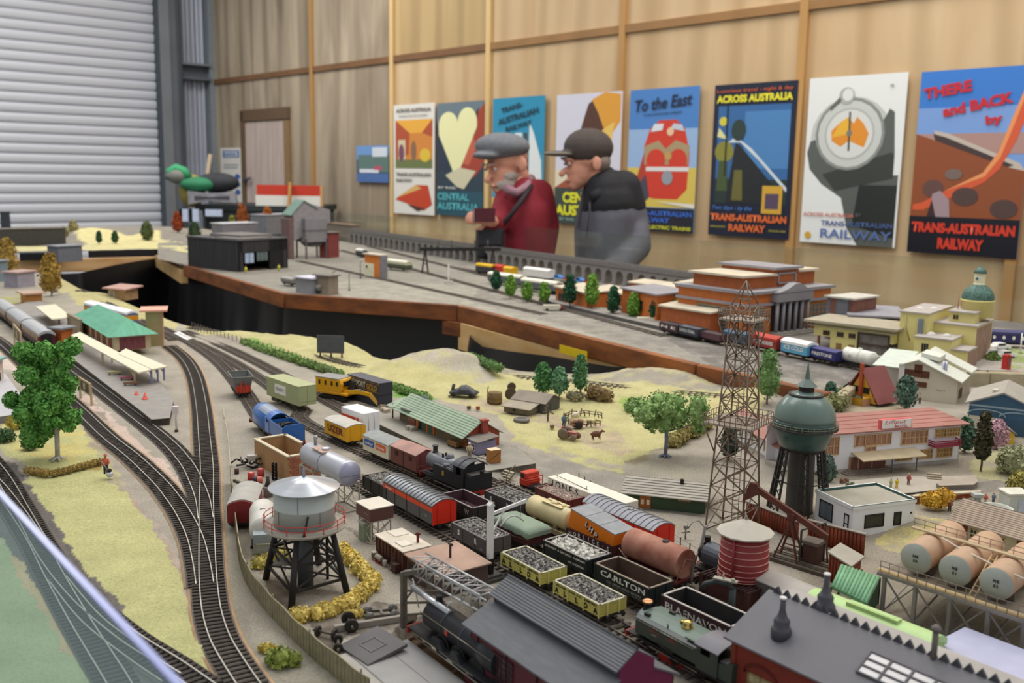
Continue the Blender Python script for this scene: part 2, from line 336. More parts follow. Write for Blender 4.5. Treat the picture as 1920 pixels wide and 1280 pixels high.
YT=[(-200,500),(0,505),(100,508),(125,522),(150,536),(200,549),(245,565),(310,592),(390,616),(480,624),(560,634),(640,646),(700,662),(760,678),(800,682),(860,684),(930,690),(1000,692),(1140,697),(1340,700),(1430,718),(1560,722),(1600,712),(1700,704),(1850,708),(2120,715)]
BUMPS=[]
def bump(x,y,h,r,e=1.): g=G(x,y); BUMPS.append((g.x,g.y,h,r,e))
for a in [(455,632,.012,.09),(560,642,.014,.1),(640,656,.012,.08),(830,692,.026,.085),(880,698,.020,.08),(760,692,.012,.07),(1250,705,.014,.10),(1170,705,.006,.06),(1440,742,.016,.06),(150,560,.02,.10),(250,592,.015,.07),
		  (1700,985,.012,.035),(1905,872,.014,.05),(1810,930,.004,.04),(1205,745,.006,.06),(1300,775,.005,.06)]: bump(*a)
def hnear(wx,wy,X,Y):
	h=np.zeros_like(wx)
	for x,y,a,r,e in BUMPS: h+=a*np.exp(-((wx-x)**2+(wy-y)**2)/(r*r))
	h*=.7+.6*fbm(wx,wy,18,2)
	hill=inpoly(X,Y,HILLS).astype(float); lawn=inpoly(X,Y,LAWN).astype(float)
	h+=(fbm(wx,wy,24,4)-.45)*.008*hill+(fbm(wx,wy,15,6)-.3)*.004*lawn+(fbm(wx,wy,160,7)-.5)*.0012*(1-.5*lawn)
	h+=(fbm(wx,wy,330,8)-.5)*.0012
	d=np.clip((Y-interp(X,YT))/9,0,1); h=h*1.0-(1-d)**2*.012*(X<1400)
	pit=inpoly(X,Y,PIT).astype(float); return h-pit*.02
LAWN=[(0,840),(0,780),(110,775),(160,800),(200,850),(235,915),(262,945),(300,1010),(325,1050),(345,1110),(375,1185),(395,1262),(378,1262),(275,1195),(215,1135),(160,1080),(115,1010),(80,960),(50,905),(62,880),(30,860)]
HILLS=[(330,590),(480,600),(640,620),(760,650),(930,670),(1140,680),(1340,685),(1450,720),(1440,770),(1400,775),(1330,803),(1220,850),(1165,868),(1120,860),(965,818),(930,775),(820,748),(735,735),(645,700),(560,675),(455,640),(380,625)]
PIT=[(742,1176),(905,1108),(915,1110),(915,1300),(860,1300),(745,1190)]
Z=[
 ([(-200,490),(130,520),(250,570),(330,600),(420,660),(350,640),(300,640),(250,700),(-200,700)],'#a39c8e'),
 ([(110,500),(150,530),(200,540),(245,555),(330,598),(335,618),(260,600),(190,580),(150,575),(110,545)],'#b6ad7f'),
 ([(-10,560),(60,545),(75,575),(40,590),(-10,585)],'#a9a56c',.6),
 ([(330,600),(480,600),(640,625),(760,655),(930,675),(1140,685),(1340,690),(1430,735),(1440,800),(1330,803),(1220,850),(1165,868),(1120,860),(965,818),(930,775),(820,748),(735,735),(645,700),(560,675),(455,640),(380,630)],'#b3ac7d'),
 ([(480,612),(600,622),(700,655),(640,650),(560,640)],'#a49a80',.6),
 ([(750,672),(800,668),(900,700),(930,715),(905,722),(840,712),(770,706),(700,688)],'#a8a08f',.75),
 ([(925,690),(1340,700),(1420,735),(1330,735),(1050,712),(925,705)],'#968f81',.95),
 ([(1140,690),(1330,690),(1420,725),(1360,728),(1250,708),(1160,705)],'#b0a688',.7),
 ([(1330,740),(1440,740),(1430,775),(1380,790),(1320,770)],'#b5a97c',.5),
 ([(870,745),(950,750),(1000,775),(1110,790),(1160,805),(1190,845),(1160,855),(1100,835),(1040,800),(975,785),(930,770),(860,755)],'#ac9c83',.85),
 ([(700,690),(760,695),(850,715),(830,722),(740,712)],'#b5ad7a',.8),
 ([(448,640),(475,640),(570,672),(650,700),(640,706),(560,680)],'#6f9148',.9),
 ([(740,725),(790,735),(815,748),(775,750),(735,742)],'#6f9a48',.85),
 ([(870,660),(900,668),(945,690),(930,700),(890,690)],'#63844a',.8),
 ([(1160,745),(1225,760),(1215,775),(1165,768)],'#8fa356',.7),
 ([(1180,868),(1230,845),(1300,880),(1325,885),(1300,900),(1200,885)],'#a9ad6c',.6),
 ([(965,815),(1165,868),(1190,890),(1160,892),(1060,860),(960,825)],'#b3ad75',.85),
 ([(1165,868),(1330,803),(1440,760),(1520,800),(1520,900),(1330,960),(1180,900)],'#989083',.95),
 ([(1165,868),(1330,803),(1334,812),(1220,856),(1195,872)],'#8a8068',.6),
 ([(745,745),(1000,850),(1180,890),(1330,960),(1200,960),(1050,905),(900,855),(740,770)],'#8d877d',.9),
 ([(1500,800),(2100,760),(2100,1300),(1560,1300),(1480,1000)],'#968d7d'),
 ([(1540,900),(1920,905),(1920,925),(1700,935),(1540,930)],'#98907f'),
 ([(1690,930),(1750,915),(1920,895),(1920,915),(1760,940),(1690,955)],'#857e74',.9),
 ([(1650,1000),(1720,975),(1790,975),(1800,1010),(1720,1050),(1640,1020)],'#b9ac74',.7),
 ([(1810,880),(1860,850),(1930,850),(1930,905),(1830,900)],'#a7a27a',.7),
 ([(1540,720),(1700,740),(1700,790),(1560,790)],'#a0957f'),
 (LAWN,'#b2af7c'),
 ([(0,790),(140,790),(190,855),(150,870),(30,850)],'#bdb073',.7),
 ([(205,880),(340,1060),(345,1110),(320,1050),(262,945),(235,915)],'#a3907f'),
 ([(150,800),(165,800),(205,850),(215,880),(240,930),(200,900),(180,850)],'#9c9080',.8),
 ([(50,880),(85,885),(130,878),(185,868),(190,880),(120,890),(52,898)],'#a38f55',.75),
 ([(255,950),(310,1000),(345,1060),(362,1120),(372,1190),(350,1130),(325,1050),(300,1010)],'#ac9c8f',.8),
 ([(345,1060),(375,1190),(365,1185),(340,1080)],'#6d6a44',.5,120),
 ([(150,748),(163,738),(205,775),(260,828),(318,880),(345,912),(338,920),(300,893),(240,840),(195,795)],'#bfaa9d'),
 ([(-200,600),(0,630),(60,668),(150,748),(130,752),(40,700),(-200,640)],'#c4b5aa'),
 ([(160,755),(175,750),(360,1000),(362,1050),(330,960),(240,860)],'#8d8377',.5),
 ([(-200,850),(0,860),(30,870),(130,1030),(270,1190),(395,1280),(380,1300),(-200,1300)],'#6e6863'),
 ([(-200,1000),(0,1010),(40,1060),(90,1150),(160,1250),(190,1300),(-200,1400)],'#a9b287'),
 ([(20,1040),(40,1045),(85,1120),(130,1180),(155,1235),(140,1240),(100,1180),(50,1100)],'#c9ae86'),
 ([(405,940),(415,905),(408,860),(445,960),(480,1080),(530,1180),(640,1280),(500,1300),(465,1230),(425,1130),(410,1040)],'#938c7d'),
 ([(462,1130),(560,1220),(640,1300),(560,1300),(480,1200)],'#9a9486',.6),
 ([(480,1050),(560,1100),(640,1110),(690,1090),(650,1130),(560,1160),(500,1110)],'#6d6153',.8),
 ([(560,1150),(690,1130),(760,1130),(745,1180),(660,1190),(620,1220),(580,1180)],'#6a6257',.85),
 ([(640,1200),(745,1175),(900,1300),(760,1320)],'#b5ada0',.9),
 ([(650,985),(1420,1330),(1330,1330),(1000,1170),(640,990)],'#6d655b',.85),
 ([(650,880),(1200,1030),(1480,1200),(1400,1300),(1100,1150),(640,905)],'#756c61',.8),
 (PIT,'#7a7367'),
]
xs=np.concatenate([np.arange(-160,2080,4.)])
terrain('ground',xs,lambda x:interp(x,YT),lambda x:np.full_like(x,1420.),400,0.,Z,'#9d9588',hnear,near,groundmat(),.10)
FAR_FRONT=[(300,486),(350,497),(445,524),(540,551),(700,562),(865,573),(1100,632),(1340,690),(1560,738),(1592,716),(1700,693),(1850,694),(2120,704)]
FAR_BACK=[(300,440),(640,452),(980,505),(1400,562),(1890,602),(2120,630)]
far=Th('station_board','raised far baseboard with grey yard, brown stained edge and pale pine beam','model landscape')
ZF_Z=[([(300,480),(640,452),(900,490),(1100,520),(1000,560),(860,572),(540,550)],'#8e8a80',.9),
 ([(620,520),(860,535),(1000,560),(1240,620),(1100,630),(865,570),(640,556)],'#9b968a',.8),
 ([(900,540),(1200,600),(1300,635),(1240,660),(1050,610),(880,565)],'#837e76',.7),
 ([(980,515),(1320,545),(1320,640),(1000,555)],'#77726b',.7),
 ([(1240,630),(1660,700),(1660,735),(1340,690)],'#6f6b66',.85),
 ([(1400,600),(1560,600),(1560,650),(1420,650)],'#7d776f',.9),
 ([(1845,630),(2000,630),(2000,760),(1760,750)],'#aaa39a'),
 ([(1840,615),(1880,612),(1890,640),(1850,645)],'#8a9460',.8),
 ([(1880,650),(1930,655),(1930,690),(1890,690)],'#8f9a66',.7),
 ([(1830,600),(2000,605),(2000,625),(1830,612)],'#6e6a66')]
terrain('ground',np.arange(296,2080,4.),lambda x:interp(x,FAR_BACK),lambda x:interp(x,FAR_FRONT),90,ZF,ZF_Z,'#8f8a80',lambda wx,wy,X,Y:(fbm(wx,wy,120,7)-.5)*.002,far,groundmat(.22,.4,250),0)
def edgebeam(parent,name,p,q,z0,z1,t,m,nx=1,label=None,wob=0):
	a=G(*p,ZF); b=G(*q,ZF); d=(b-a).normalized(); n=Vector((d.y,-d.x,0))
	if n.dot(a)>0: n=-n     # towards the camera
	c=B(); L=(b-a).length; R=random.Random(int(p[0]))
	for i in range(nx):
		u=a+d*(L*i/nx); v=a+d*(L*(i+1)/nx-.001)
		c.add([Vector((w.x,w.y,z))+n*o for z in (z0,z1) for o in (0,t) for w in (u,v)],[(0,2,3,1),(4,5,7,6),(0,1,5,4),(2,6,7,3),(0,4,6,2),(1,3,7,5)])
	return obj(name,c,m,parent,label=label,bevel=.002)
stain=mat('#8a4f26',.55,var=.2,scale=14,hex2='#5b3420',stretch=(1,1,3),bump=.4); stain2=mat('#9a5c2c',.55,scale=11,hex2='#643a22',stretch=(1,1,3),bump=.4)
pine=mat('#e2bd85',.6,scale=9,hex2='#cfa468',stretch=(1,1,4)); pine2=mat('#d9b27e',.6,scale=9,hex2='#c0905a',stretch=(1,1,4))
segs=[((352,497),(540,551)),((541,551),(862,573)),((868,574),(1315,684)),((1317,684.5),(1562,738))]
segs+=[((1563,738),(1592,717)),((1593,716),(1698,694)),((1702,693),(1850,694)),((1852,694),(2110,704))]
for i,(p,q) in enumerate(segs): edgebeam(far,'edge_board',p,q,ZF-.043,ZF+(.003 if i<4 else -.001),.018,mat('#a89c80',.8) if i>3 else stain if i%2 else stain2)
edgebeam(far,'pine_beam',(866,575),(1420,709),-.092,-.0135,.012,pine,label='pale bare pine beam')
edgebeam(far,'brown_block',(835,571),(872,576),-.055,-.0135,.014,stain)
g=G(1088,636,ZF);
a_=G(1062,627,ZF); b_=G(1114,640,ZF); d_=(b_-a_).normalized(); n_=Vector((d_.y,-d_.x,0)); n_=n_ if n_.dot(a_)<0 else -n_
yb=B(); yb.add([Vector((w.x,w.y,z))+n_*o for z in (-.012,.008) for o in (.0185,.0192) for w in (a_,b_)],[(0,2,3,1),(4,5,7,6),(0,1,5,4),(2,6,7,3),(0,4,6,2),(1,3,7,5)])
tp=obj('yellow_tape',yb,mat('#e3c41c',.5,var=.05)); tag(tp,'strip of yellow tape stuck on the brown board edge','tape')
back=Th('corner_board','grass covered baseboard under the roller door with bare timber edge','model landscape')
terrain('ground',np.arange(-140,420,6.),lambda x:interp(x,[(-140,424),(300,424),(420,432)]),lambda x:interp(x,[(-140,474),(165,469),(305,466),(420,486)]),40,ZF,
 [([(-140,462),(180,458),(300,456),(300,470),(-140,476)],'#cfc596'),([(130,430),(200,432),(240,445),(300,440),(310,470),(190,465),(150,452)],'#d2c792'),([(300,450),(400,460),(400,480),(306,470)],'#cfc695')],'#8d877c',
 lambda wx,wy,X,Y:.035*np.exp(-((X-170)/45)**2-((Y-440)/8)**2)+.03*np.exp(-((X-290)/40)**2-((Y-442)/7)**2)+(fbm(wx,wy,12,3)-.5)*.01,back,groundmat(.15,.2,200),0)
blk=mat('#131316',.7,var=0)
edgebeam(back,'black_strip',(165,469),(306,466),-.004,ZF-.001,.01,blk)
edgebeam(back,'black_strip',(36,474),(118,472),-.004,ZF-.001,.01,blk)
edgebeam(back,'timber_edge',(-140,476),(306,466.5),-.062,-.004,.03,pine2,label='bare pale timber edge')
edgebeam(back,'brown_edge',(306,467),(384,487),.006,ZF-.001,.012,stain)
edgebeam(back,'timber_edge',(303,468),(352,494),-.05,.0055,.03,pine,label='bare pale timber edge')
cl=B(); path=[(-140,505),(60,505),(150,507),(306,486),(352,510),(445,535),(540,563),(700,576),(835,587),(868,590),(905,640),(1000,664),(1145,694),(1300,705)]
P=[G(x,y,-.02) for x,y in path]; pts=[]
for i in range(len(P)-1):
	k=max(2,int((P[i+1]-P[i]).length/.02))
	pts+=[P[i].lerp(P[i+1],j/k) for j in range(k)]
pts.append(P[-1]); N=len(pts); H=18; vs=[]; s=0
for j in range(H+1):
	for i,p in enumerate(pts):
		t=j/H; sag=.012*sin(i*.11)+.02*abs(sin(i*.055)); f=(.004+.035*t)*sin(i*.35+sin(i*.09)*2)+.012*t*sin(i*1.1)
		dd=(pts[min(i+1,N-1)]-pts[max(0,i-1)]).normalized(); nn=Vector((dd.y,-dd.x,0)); nn=nn if nn.dot(p)<0 else -nn
		q=p+nn*(.004+f+.05*sin(min(1,t*4)*1.2)*.4); vs.append((q.x,q.y,-.012-sag*(1-t)-t*.95))
cl.add(vs,[(j*N+i,j*N+i+1,(j+1)*N+i+1,(j+1)*N+i) for j in range(H) for i in range(N-1)],True)
tag(obj('black_cloth',cl,mat('#141417',.42,var=.1,scale=5,spec=.5)),'black plastic cloth hanging in folds below the brown board edge','cloth')
# railway tracks
SLP=B(); SLP.box(-.0016,.0016,-.0155,.0155,0,.0018)
RAILM=mat('#c9c4ba',.32,.75,var=.06,scale=40); RAILD=mat('#7d7368',.45,.5,var=.1,scale=30)
SLM=mat('#3b332d',.8,var=.2,scale=80); SLM2=mat('#5c544c',.85,var=.2,scale=80)
def curve(px,z=0.,step=.0076):
	P=[G(x,y,z) for x,y in px]; out=[]
	for i in range(len(P)-1):
		a=P[max(i-1,0)]; b=P[i]; c=P[i+1]; d=P[min(i+2,len(P)-1)]
		k=max(2,int((c-b).length/.004))
		for j in range(k):
			t=j/k; out.append(.5*((2*b)+(c-a)*t+(2*a-5*b+4*c-d)*t*t+(3*b-a-3*c+d)*t**3))
	out.append(P[-1]); res=[out[0]]; acc=0
	for i in range(1,len(out)):
		s=(out[i]-out[i-1]).length; acc+=s
		while acc>=step: acc-=step; res.append(out[i].lerp(out[i-1],min(1,acc/max(s,1e-9))))
	return res
def perp(pts,i):
	d=(pts[min(i+1,len(pts)-1)]-pts[max(i-1,0)]).normalized(); return d,Vector((-d.y,d.x,0))
def ribbon(pts,off0,off1,z0,z1,every=1):
	b=B(); vs=[]; idx=list(range(0,len(pts),every)); idx=idx if idx[-1]==len(pts)-1 else idx+[len(pts)-1]
	for i in idx:
		d,n=perp(pts,i)
		for o,z in ((off0,z0),(off0,z1),(off1,z1),(off1,z0)): q=pts[i]+n*o; vs.append((q.x,q.y,q.z+z))
	k=len(idx); b.add(vs,[(i*4+j,i*4+(j+1)%4,(i+1)*4+(j+1)%4,(i+1)*4+j) for i in range(k-1) for j in range(4)],True)
	return b.add(vs[:4]+vs[-4:],[(0,1,2,3),(7,6,5,4)])
_slp0=[None]
def track(px,label,z=0.,n_ind=0,sl=True,bed=None,cork=None,slm=None,rail=None,rise=.0008,step=.0076,gauge=.00825,h=.0028,group=None):
	pts=curve(px,z,step); t=Th('railway_track',label,'railway track',(0,0,0),0,group)
	if cork: obj('cork_edge',ribbon(pts,-.0198,.0198,-.002,.0008,3),mat(cork,.85,var=.12,scale=70),t)
	if bed: obj('ballast',ribbon(pts,-.0172,.0172,-.001,.0013,3),mat(bed,.95,var=.35,scale=500,bump=1),t)
	z1=rise+.0008
	for sgn in (-1,1): obj('rail',ribbon(pts,sgn*gauge-.0006,sgn*gauge+.0006,z1+.0012,z1+h,1),rail or RAILM,t)
	if sl:
		order=sorted(range(len(pts)),key=lambda i:pts[i].y); ind=set(order[:n_ind]); rest=B(); m=slm or SLM; first=None
		for i,p in enumerate(pts):
			d,n=perp(pts,i); rz=atan2(d.y,d.x)
			if i in ind:
				if first is None: first=obj('sleeper',SLP,m,t); o=first; o.location=p+Vector((0,0,z1-.0006)); o.rotation_euler=(0,0,rz)
				else: inst(first,t,p+Vector((0,0,z1-.0006)),(0,0,rz))
			else: rest.cb(p+Vector((0,0,z1+.0003)),(.0032,.031,.0018),rz)
		if rest.v: obj('sleepers',rest,m,t,kind='stuff')
	return t,pts
track([(318,650),(345,672),(365,705),(377,760),(383,820),(388,880),(387,940),(388,1000),(389,1060),(391,1100),(397,1150),(412,1200),(437,1245),(468,1292),(505,1345)],'main line curving past the lawn from the green roofed station',n_ind=215,bed='#7a7068',cork='#ba9873')
track([(-70,548),(0,590),(60,636),(100,666),(175,722),(250,780),(312,830),(348,870),(367,905),(380,940),(386,978)],'platform line joining the main line at the turnout',n_ind=110,bed='#6f675f')
track([(-60,605),(0,642),(60,695),(110,736),(150,772),(200,820),(250,860),(300,908),(322,935),(343,965),(365,1010),(378,1060),(385,1105)],'line between the pink path and the lawn',n_ind=160,bed='#6f675f',cork='#a88f72')
track([(-60,820),(0,891),(40,960),(88,1045),(150,1122),(235,1195),(320,1250),(385,1296),(450,1345)],'dark ballasted line along the edge of the lawn beside the clear screen',n_ind=150,bed='#4c4642')
track([(-60,860),(0,920),(60,1005),(100,1080),(148,1165),(185,1225),(222,1285),(250,1340)],'line seen through the clear screen',n_ind=110,bed='#6f6a62')
track([(108,1090),(170,1165),(255,1232),(330,1283)],'crossover rails seen through the clear screen',sl=False)
class Road:
	def __init__(s,a,b,w=.032,z=.011):
		A=G(*a,z); Bq=G(*b,z); s.d=(Bq-A); s.d.z=0; s.d.normalize(); s.n=Vector((-s.d.y,s.d.x,0)); s.o=Vector((A.x,A.y,0)); s.rz=atan2(s.d.y,s.d.x)
	def at(s,a,b=None,z=.011,w=.032):     # near-side pixel points -> centre, heading, length
		p=G(*a,z); q=G(*b,z) if b else p; s0=(p-s.o).dot(s.d); s1=(q-s.o).dot(s.d); m=s.o+s.d*(s0+s1)/2+s.n*.016; return Vector((m.x,m.y,.0042)),s.rz,s1-s0
	def line(s,a,b):
		r=[]
		for p in (a,b):
			q=G(*p); k=(q-s.o).dot(s.d); m=s.o+s.d*k+s.n*.016; r.append(PX((m.x,m.y,0)))
		return r
RA=Road((712,932),(1117,1157)); RB=Road((885,976),(1190,1126)); RC=Road((677,842),(1142,1046)); RD=Road((989,930),(1228,1038))
yard='sidings of the goods yard'
track(RA.line((560,840),(1420,1330)),'goods yard road under the grey coal wagons and yellow coal wagons',sl=True,slm=SLM2,rail=RAILD,step=.009)
track(RB.line((760,905),(1480,1260)),'goods yard road under the CARLTON wagon',sl=True,slm=SLM2,rail=RAILD,step=.009)
track([(330,628),(400,660),(470,700),(560,765)]+RC.line((620,812),(1500,1200)),'goods yard road under the black tank engine and yellow van',slm=SLM2,rail=RAILD,step=.009)
track(RD.line((900,890),(1700,1240)),'goods yard road under the red van with grey roof',slm=SLM2,rail=RAILD,step=.009)
track([(300,615),(360,645),(410,680),(452,728),(490,785),(530,830)],'siding under the hopper wagon and the blue streamlined engine',slm=SLM2,rail=RAILD,step=.009)
track([(345,622),(430,655),(520,700),(600,745),(700,800),(760,835)],'siding under the yellow excavator',slm=SLM2,rail=RAILD,step=.009)
track([(360,615),(450,632),(560,655),(650,683),(760,700),(930,706),(1050,714),(1200,730),(1330,742),(1450,752)],'single line behind the grassy ridge',slm=SLM2,rail=RAILD,step=.012)
track([(150,545),(240,590),(330,640)],'line running behind the green roofed station',slm=SLM2,rail=RAILD,step=.012)
for k,(a,b,l) in enumerate([((640,470),(1250,632),'far yard road under the container train'),((560,490),(1020,590),'far yard road by the orange hut'),((690,462),(1640,700),'far yard road of the goods train'),((840,500),(1180,560),'far road beside the station platform')]):
	track([a,((a[0]+b[0])/2,(a[1]+b[1])/2),b],l,z=ZF,slm=SLM2,rail=RAILD,step=.016)
# rolling stock
BLACK=mat('#1d1c1c',.55,var=.15,scale=90); DARK=mat('#2b2826',.7,var=.2,scale=90); STEEL=mat('#8c8880',.35,.8,var=.1)
WHITE=mat('#e6e3da',.6,var=.03); COAL=mat('#8e8983',.6,var=.35,scale=120); COALD=mat('#4c4846',.55,var=.4,scale=120)
def chassis(t,L,W=.032,m=None,wb=None,nw=2,z=.0085):
	m=m or DARK; wb=wb or L*.5
	obj('underframe',B().box(-L/2,L/2,-W/2+.003,-W/2+.006,z-.003,z).box(-L/2,L/2,W/2-.006,W/2-.003,z-.003,z).box(-L/2,-L/2+.002,-W/2+.002,W/2-.002,z-.003,z).box(L/2-.002,L/2,-W/2+.002,W/2-.002,z-.003,z).box(-.012,.012,-W/2+.004,-W/2+.005,z-.006,z-.003),m,t)
	w=None
	for i in range(nw):
		x=-wb/2+wb*i/(nw-1)
		obj('axle_guard',B().prism([(x-.006,z-.003),(x+.006,z-.003),(x+.0022,.004),(x-.0022,.004)],'y',-W/2+.003,-W/2+.005).prism([(x-.006,z-.003),(x+.006,z-.003),(x+.0022,.004),(x-.0022,.004)],'y',W/2-.005,W/2-.003),m,t)
		for sg in (-1,1):
			if w is None: w=obj('wheel',B().lathe([(.0008,-.0014),(.0045,-.0014),(.0048,-.0005),(.0058,-.0005),(.0058,.0012),(.0008,.0012)],n=16,axis='y'),mat('#4a4440',.4,.6),t); w.location=(x,sg*.0085,.0058)
			else: inst(w,t,(x,sg*.0085,.0058))
	bf=None
	for sx in (-1,1):
		for sy in (-1,1):
			if bf is None: bf=obj('buffer',B().rod((0,0,0),(.004,0,0),.0011).rod((.004,0,0),(.0048,0,0),.0024,n=12),DARK,t)
			o=bf if (sx,sy)==(-1,-1) else inst(bf,t)
			o.location=(sx*L/2,sy*.0088,z-.001); o.rotation_euler=(0,0,0 if sx>0 else pi)
def lumps(t,x0,x1,y0,y1,z,n,s,m,dome=.003,seed=1,name='load',var=None):
	R=random.Random(seed); b=B(); nx,ny=10,6; vs=[]
	def hz(x,y): u=(x-x0)/(x1-x0)*2-1; v=(y-y0)/(y1-y0)*2-1; return z+dome*(1-u*u)*(1-v*v)+.0006*sin(x*400+y*310)
	for i in range(nx+1):
		for j in range(ny+1): x=x0+(x1-x0)*i/nx; y=y0+(y1-y0)*j/ny; vs.append((x,y,hz(x,y)-s*.3))
	b.add(vs,[(i*(ny+1)+j,(i+1)*(ny+1)+j,(i+1)*(ny+1)+j+1,i*(ny+1)+j+1) for i in range(nx) for j in range(ny)])
	for i in range(n):
		x=R.uniform(x0+s*.5,x1-s*.5); y=R.uniform(y0+s*.5,y1-s*.5); r=s*R.uniform(.5,1.15); c=Vector((x,y,hz(x,y)))
		M=Matrix.Rotation(R.uniform(0,6),3,(R.uniform(-1,1),R.uniform(-1,1),R.uniform(-1,1)))
		p=[c+M@Vector(v)*r*R.uniform(.7,1.2) for v in ((1,0,0),(-1,0,0),(0,1,0),(0,-1,0),(0,0,1),(0,0,-1))]
		b.m=0 if (var is None or R.random()>var) else 1
		b.add(p,[(0,2,4),(2,1,4),(1,3,4),(3,0,4),(2,0,5),(1,2,5),(3,1,5),(0,3,5)])
	return obj(name,b,m,t,kind='stuff')
def open_wagon(loc,rz,L,H,label,side='#5a5552',inner='#4a403a',rim=None,load=None,planks=5,ends=None,W=.032,cap=None,group=None,name='open_wagon',strap=None,cat='wagon'):
	t=Th(name,label,cat,loc,rz,group); chassis(t,L,W); z=.0085; th=.0011; sm_=mat(side,.65,var=.1,scale=70); im=mat(inner,.8,var=.18,scale=80); em=mat(ends or side,.65,var=.1,scale=70)
	for sg in (-1,1):
		b=B(); e=B()
		for k in range(planks):
			z0=z+H*k/planks; z1=z+H*(k+1)/planks-.00025
			y0,y1=sorted((sg*W/2,sg*(W/2-th))); b.box(-L/2,L/2,y0,y1,z0,z1)
			x0,x1=sorted((sg*L/2,sg*(L/2-th))); e.box(x0,x1,-W/2+th,W/2-th,z0,z1)
		obj('side',b,sm_,t); obj('end',e,em,t)
	obj('lining',B().box(-L/2+th,L/2-th,-W/2+th,-W/2+th+.0005,z,z+H-.0003).box(-L/2+th,L/2-th,W/2-th-.0005,W/2-th,z,z+H-.0003).box(-L/2+th,-L/2+th+.0005,-W/2+th,W/2-th,z,z+H-.0003).box(L/2-th-.0005,L/2-th,-W/2+th,W/2-th,z,z+H-.0003).box(-L/2+th,L/2-th,-W/2+th,W/2-th,z,z+.001),im,t)
	if rim:
		q=.0007; obj('top_rim',B().box(-L/2-.0003,L/2+.0003,-W/2-.0003,-W/2+th+q,z+H-.0002,z+H+.0005).box(-L/2-.0003,L/2+.0003,W/2-th-q,W/2+.0003,z+H-.0002,z+H+.0005).box(-L/2-.0003,-L/2+th+q,-W/2,W/2,z+H-.0002,z+H+.0005).box(L/2-th-q,L/2+.0003,-W/2,W/2,z+H-.0002,z+H+.0005),mat(rim,.6,var=.1),t)
	sm2=mat(strap or side,.6,var=.1)
	sb=B()
	for x in (-L/2+.001,-L*.17,L*.17,L/2-.001):
		for sg in (-1,1): sb.box(x-.0007,x+.0007,min(sg*W/2,sg*(W/2+.0006)),max(sg*W/2,sg*(W/2+.0006)),z-.0015,z+H-.0004)
	for y in (-W*.22,W*.22):
		for sg in (-1,1): sb.box(min(sg*L/2,sg*(L/2+.0008)),max(sg*L/2,sg*(L/2+.0008)),y-.0009,y+.0009,z-.001,z+H-.0004)
	obj('strapping',sb,sm2,t)
	if load: lumps(t,-L/2+.0018,L/2-.0018,-W/2+.0018,W/2-.0018,z+H-load.get('d',.0012),load.get('n',420),load.get('s',.0019),load['m'],load.get('dome',.003),seed=int(L*1e5),var=load.get('var'))
	return t
def arc(W,rise,over=.0008,n=10,z=0):
	w=W/2+over; R=(w*w+rise*rise)/(2*rise); a=math.asin(min(1,w/R)); return [(R*sin(-a+2*a*i/n),z+rise-R+R*cos(-a+2*a*i/n)) for i in range(n+1)]
def van(loc,rz,L,H,rise,label,side,roof,endc=None,W=.032,ribs=0,band=None,group=None,name='covered_van',doors=True,z=.0085,wb=None,roofr=.5,gable=False,nw=2):
	t=Th(name,label,'wagon',loc,rz,group); chassis(t,L,W,wb=wb,nw=nw); sm_=mat(side,.5,var=.06,scale=60); em=mat(endc or side,.5,var=.06,scale=60)
	pr=[(-W/2,z+H),(0,z+H+rise),(W/2,z+H)] if gable else arc(W,rise,0,10,z+H)
	obj('body',B().prism([(-W/2,z),(W/2,z)]+list(reversed(pr)),'x',-L/2,L/2),em if not endc else sm_,t)
	if endc: obj('end_panel',B().prism([(-W/2,z-.001),(W/2,z-.001)]+list(reversed(pr)),'x',L/2,L/2+.0006).prism([(-W/2,z-.001),(W/2,z-.001)]+list(reversed(pr)),'x',-L/2-.0006,-L/2),em,t)
	rb=B(); po=[(-W/2-.0012,z+H),(0,z+H+rise+.0012),(W/2+.0012,z+H)] if gable else arc(W,rise+.0004,.0008,12,z+H)
	rb.shell([(u,v+.0010) for u,v in po],'x',-L/2-.001,L/2+.001,.0011); ro=obj('roof',rb,roof,t)
	if ribs:
		b=B()
		for i in range(ribs):
			x=-L/2+L*(i+.5)/ribs; b.shell([(u,v+.0018) for u,v in po],'x',x-.0005,x+.0005,.0009)
		obj('roof_rib',b,roof,ro)
	b=B()
	for sg in (-1,1):
		for y in (-W*.28,W*.28) : b.box(min(sg*L/2,sg*(L/2+.0013)),max(sg*L/2,sg*(L/2+.0013)),y-.0009,y+.0009,z,z+H+rise*.3)
	obj('end_post',b,em,t)
	if band: obj('stripe',B().box(-L/2-.0001,L/2+.0001,-W/2-.0003,-W/2+.0001,z+band[0]*H,z+band[1]*H).box(-L/2-.0001,L/2+.0001,W/2-.0001,W/2+.0003,z+band[0]*H,z+band[1]*H),mat(band[2],.5,var=.04),t)
	if doors:
		b=B()
		for x in ([-L*.25,0,L*.25] if doors is True else doors): b.box(x-.0003,x+.0003,-W/2-.0005,-W/2+.0002,z,z+H).box(x-.0003,x+.0003,W/2-.0002,W/2+.0005,z,z+H)
		obj('door_seam',b,DARK,t)
	return t
def put(road,a,b,z): return road.at(a,b,z)
coalL=dict(m=[COAL,COALD],var=.3,n=520,s=.0017)
def on(road,a,b,H): return road.at(a,b,.0042+.0085+H)
loc,rz,L=on(RA,(660,894),(707,918),.015)
t=open_wagon(loc,rz,L,.015,'dark steel coal hopper under the silver tank, heaped with grey coal','#2f2b29','#2c2826',load=dict(m=[COAL,COALD],var=.3,n=420,s=.0019,dome=.002),planks=1,name='hopper_wagon')
loc,rz,L=RA.at((711,930),(817,989),.0125)
